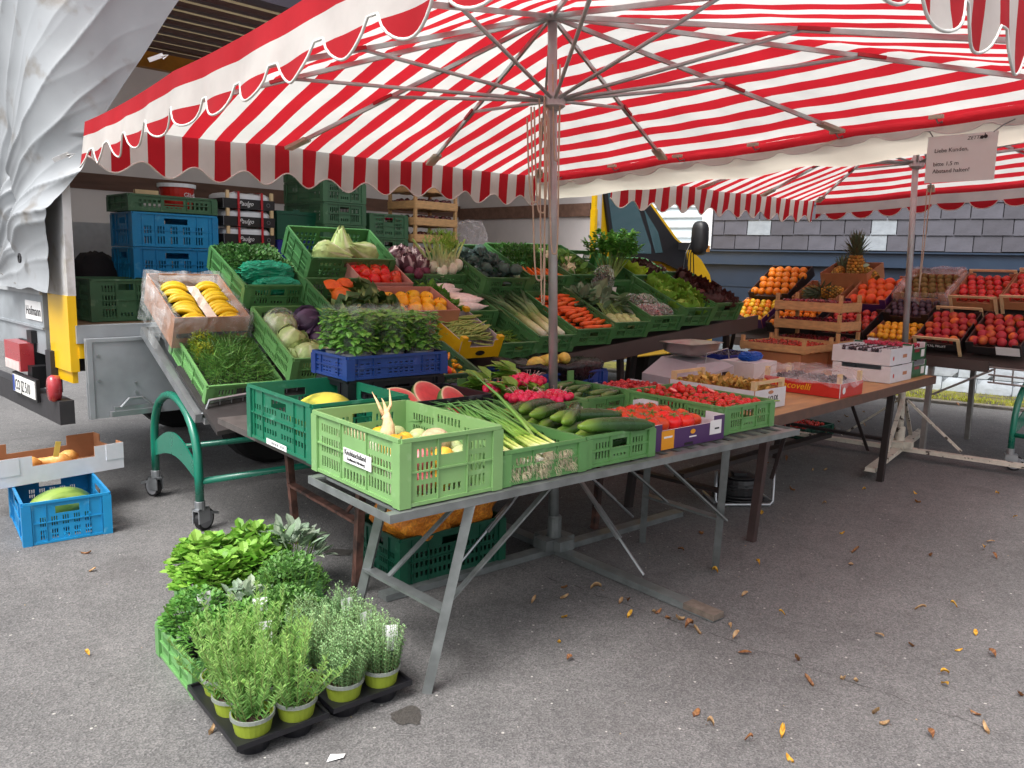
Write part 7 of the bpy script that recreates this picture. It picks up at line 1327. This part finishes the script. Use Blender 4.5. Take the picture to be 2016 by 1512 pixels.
BP = [(0.922, 4.077), (1.102, 3.509), (1.876, 4.134), (1.778, 3.95), (2.266, 4.1), (0.937, 3.156), (0.941, 2.946), (0.794, 3.118), (0.698, 3.257), (0.262, 3.445), (0.246, 2.861), (1.553, 3.128), (1.645, 3.046), (1.302, 2.763), (0.653, 2.514), (0.681, 2.432), (0.785, 2.355), (1.272, 2.536), (1.626, 2.556), (1.603, 2.456), (1.933, 2.979), (1.853, 3.387), (1.115, 2.73), (2.406, 5.926), (1.948, 5.331), (2.036, 4.986), (2.608, 4.096), (0.121, 3.395), (1.1, 4.375), (1.275, 2.477), (1.396, 2.411), (2.732, 4.342), (1.859, 2.682), (0.648, 3.319), (2.701, 5.107), (1.267, 5.532), (1.98, 6.001), (-1.978, 3.618), (-2.127, 3.843), (-0.927, 2.342), (-1.803, 4.382), (3.457, 7.684), (3.045, 7.397), (2.991, 7.507), (3.19, 8.772), (3.762, 8.391), (5.122, 9.038), (2.9, 7.2), (3.3, 7.9), (3.5, 8.2), (1.4, 5.7), (1.6, 5.6), (2.2, 6.2), (2.3, 5.9)] + [(-.02 + 1.77 * t_ + .05 * math.sin(t_ * 91), 3.86 - 1.51 * t_ + .05 * math.cos(t_ * 57)) for t_ in (.18, .24, .29, .33, .36, .42, .47, .55, .63, .7)]
for k, (x, y) in enumerate(YP): put('fallen_leaf', m_fall(k % 4, ('#c9961c', '#b57f24', '#d0aa44')), T(x, y, .002) @ spin() @ S(rnd.uniform(.5, .8), rnd.uniform(.4, .75), rnd.uniform(.5, 1.3)), 'yellow fallen leaf lying on the asphalt', 'leaf', 'yellow fallen leaves')
for k, (x, y) in enumerate(BP): put('fallen_leaf', m_fall(k % 5, (('#7a4f2c', '#8f6238', '#6a3f28', '#9a6f48'), ('#a98a64', '#b59670', '#97764f', '#a3825c'))[k % 2]), T(x, y, .002) @ spin() @ S(rnd.uniform(.45, .9), rnd.uniform(.4, .95), rnd.uniform(.5, 1.4)), 'curled brown fallen leaf lying on the asphalt', 'leaf', 'brown fallen leaves')
put('paper_scrap', MB().add([(0, 0, .004), (.05, .01, .008), (.055, .035, .004), (.01, .03, .009), (.028, .018, .012)], [(0, 1, 4), (1, 2, 4), (2, 3, 4), (3, 0, 4)]).mesh('paper_scrap', TAGW), T(-.53, 2.2, 0) @ Rz(10), 'torn white paper scrap on the asphalt at the bottom edge', 'paper')
g = random.Random(77); q = MB()
for _ in range(420):
    r_ = math.sqrt(g.random()); x = g.uniform(-3.4, 4.5); y = g.uniform(2.0, 7.5); s_ = g.uniform(.0025, .007); a = g.uniform(0, 6.28)
    q.add([(x + s_ * math.cos(a), y + s_ * math.sin(a), .001), (x + s_ * .6 * math.cos(a + 2), y + s_ * .6 * math.sin(a + 2), .001), (x + s_ * .7 * math.cos(a + 4), y + s_ * .7 * math.sin(a + 4), .001), (x, y, s_ * .7)], [(0, 1, 3), (1, 2, 3), (2, 0, 3)], None, 0, jit(H(g.choice(('#b9b4a8', '#8a8478', '#a38f6c'))), .2))
tag(obj('grit', q.mesh('grit', mat('grit', vcol=True, rough=.9, var=.1))), 'pale grit and crumbs scattered over the asphalt', kind='stuff')
# ================================================================== labels: tell small sets of look-alikes apart by their place
from bpy_extras.object_utils import world_to_camera_view
bpy.context.view_layer.update()
sets = {}
for o in COL.objects:
    if o.parent is None and o.get('label') and o.get('category'): sets.setdefault(o['label'], []).append(o)
ORDW = ['leftmost', 'second from left', 'third from left', 'fourth from left', 'fifth from left', 'sixth from left', 'seventh from left', 'eighth from left', 'ninth from left', 'tenth from left', 'eleventh from left', 'twelfth from left']
for lab, os_ in sets.items():
    if 1 < len(os_) <= 12:
        os_.sort(key=lambda o: world_to_camera_view(sc, sc.camera, o.matrix_world.translation).x)
        for k, o in enumerate(os_): o['label'] = lab + ', ' + ('rightmost' if k == len(os_) - 1 else ORDW[k])
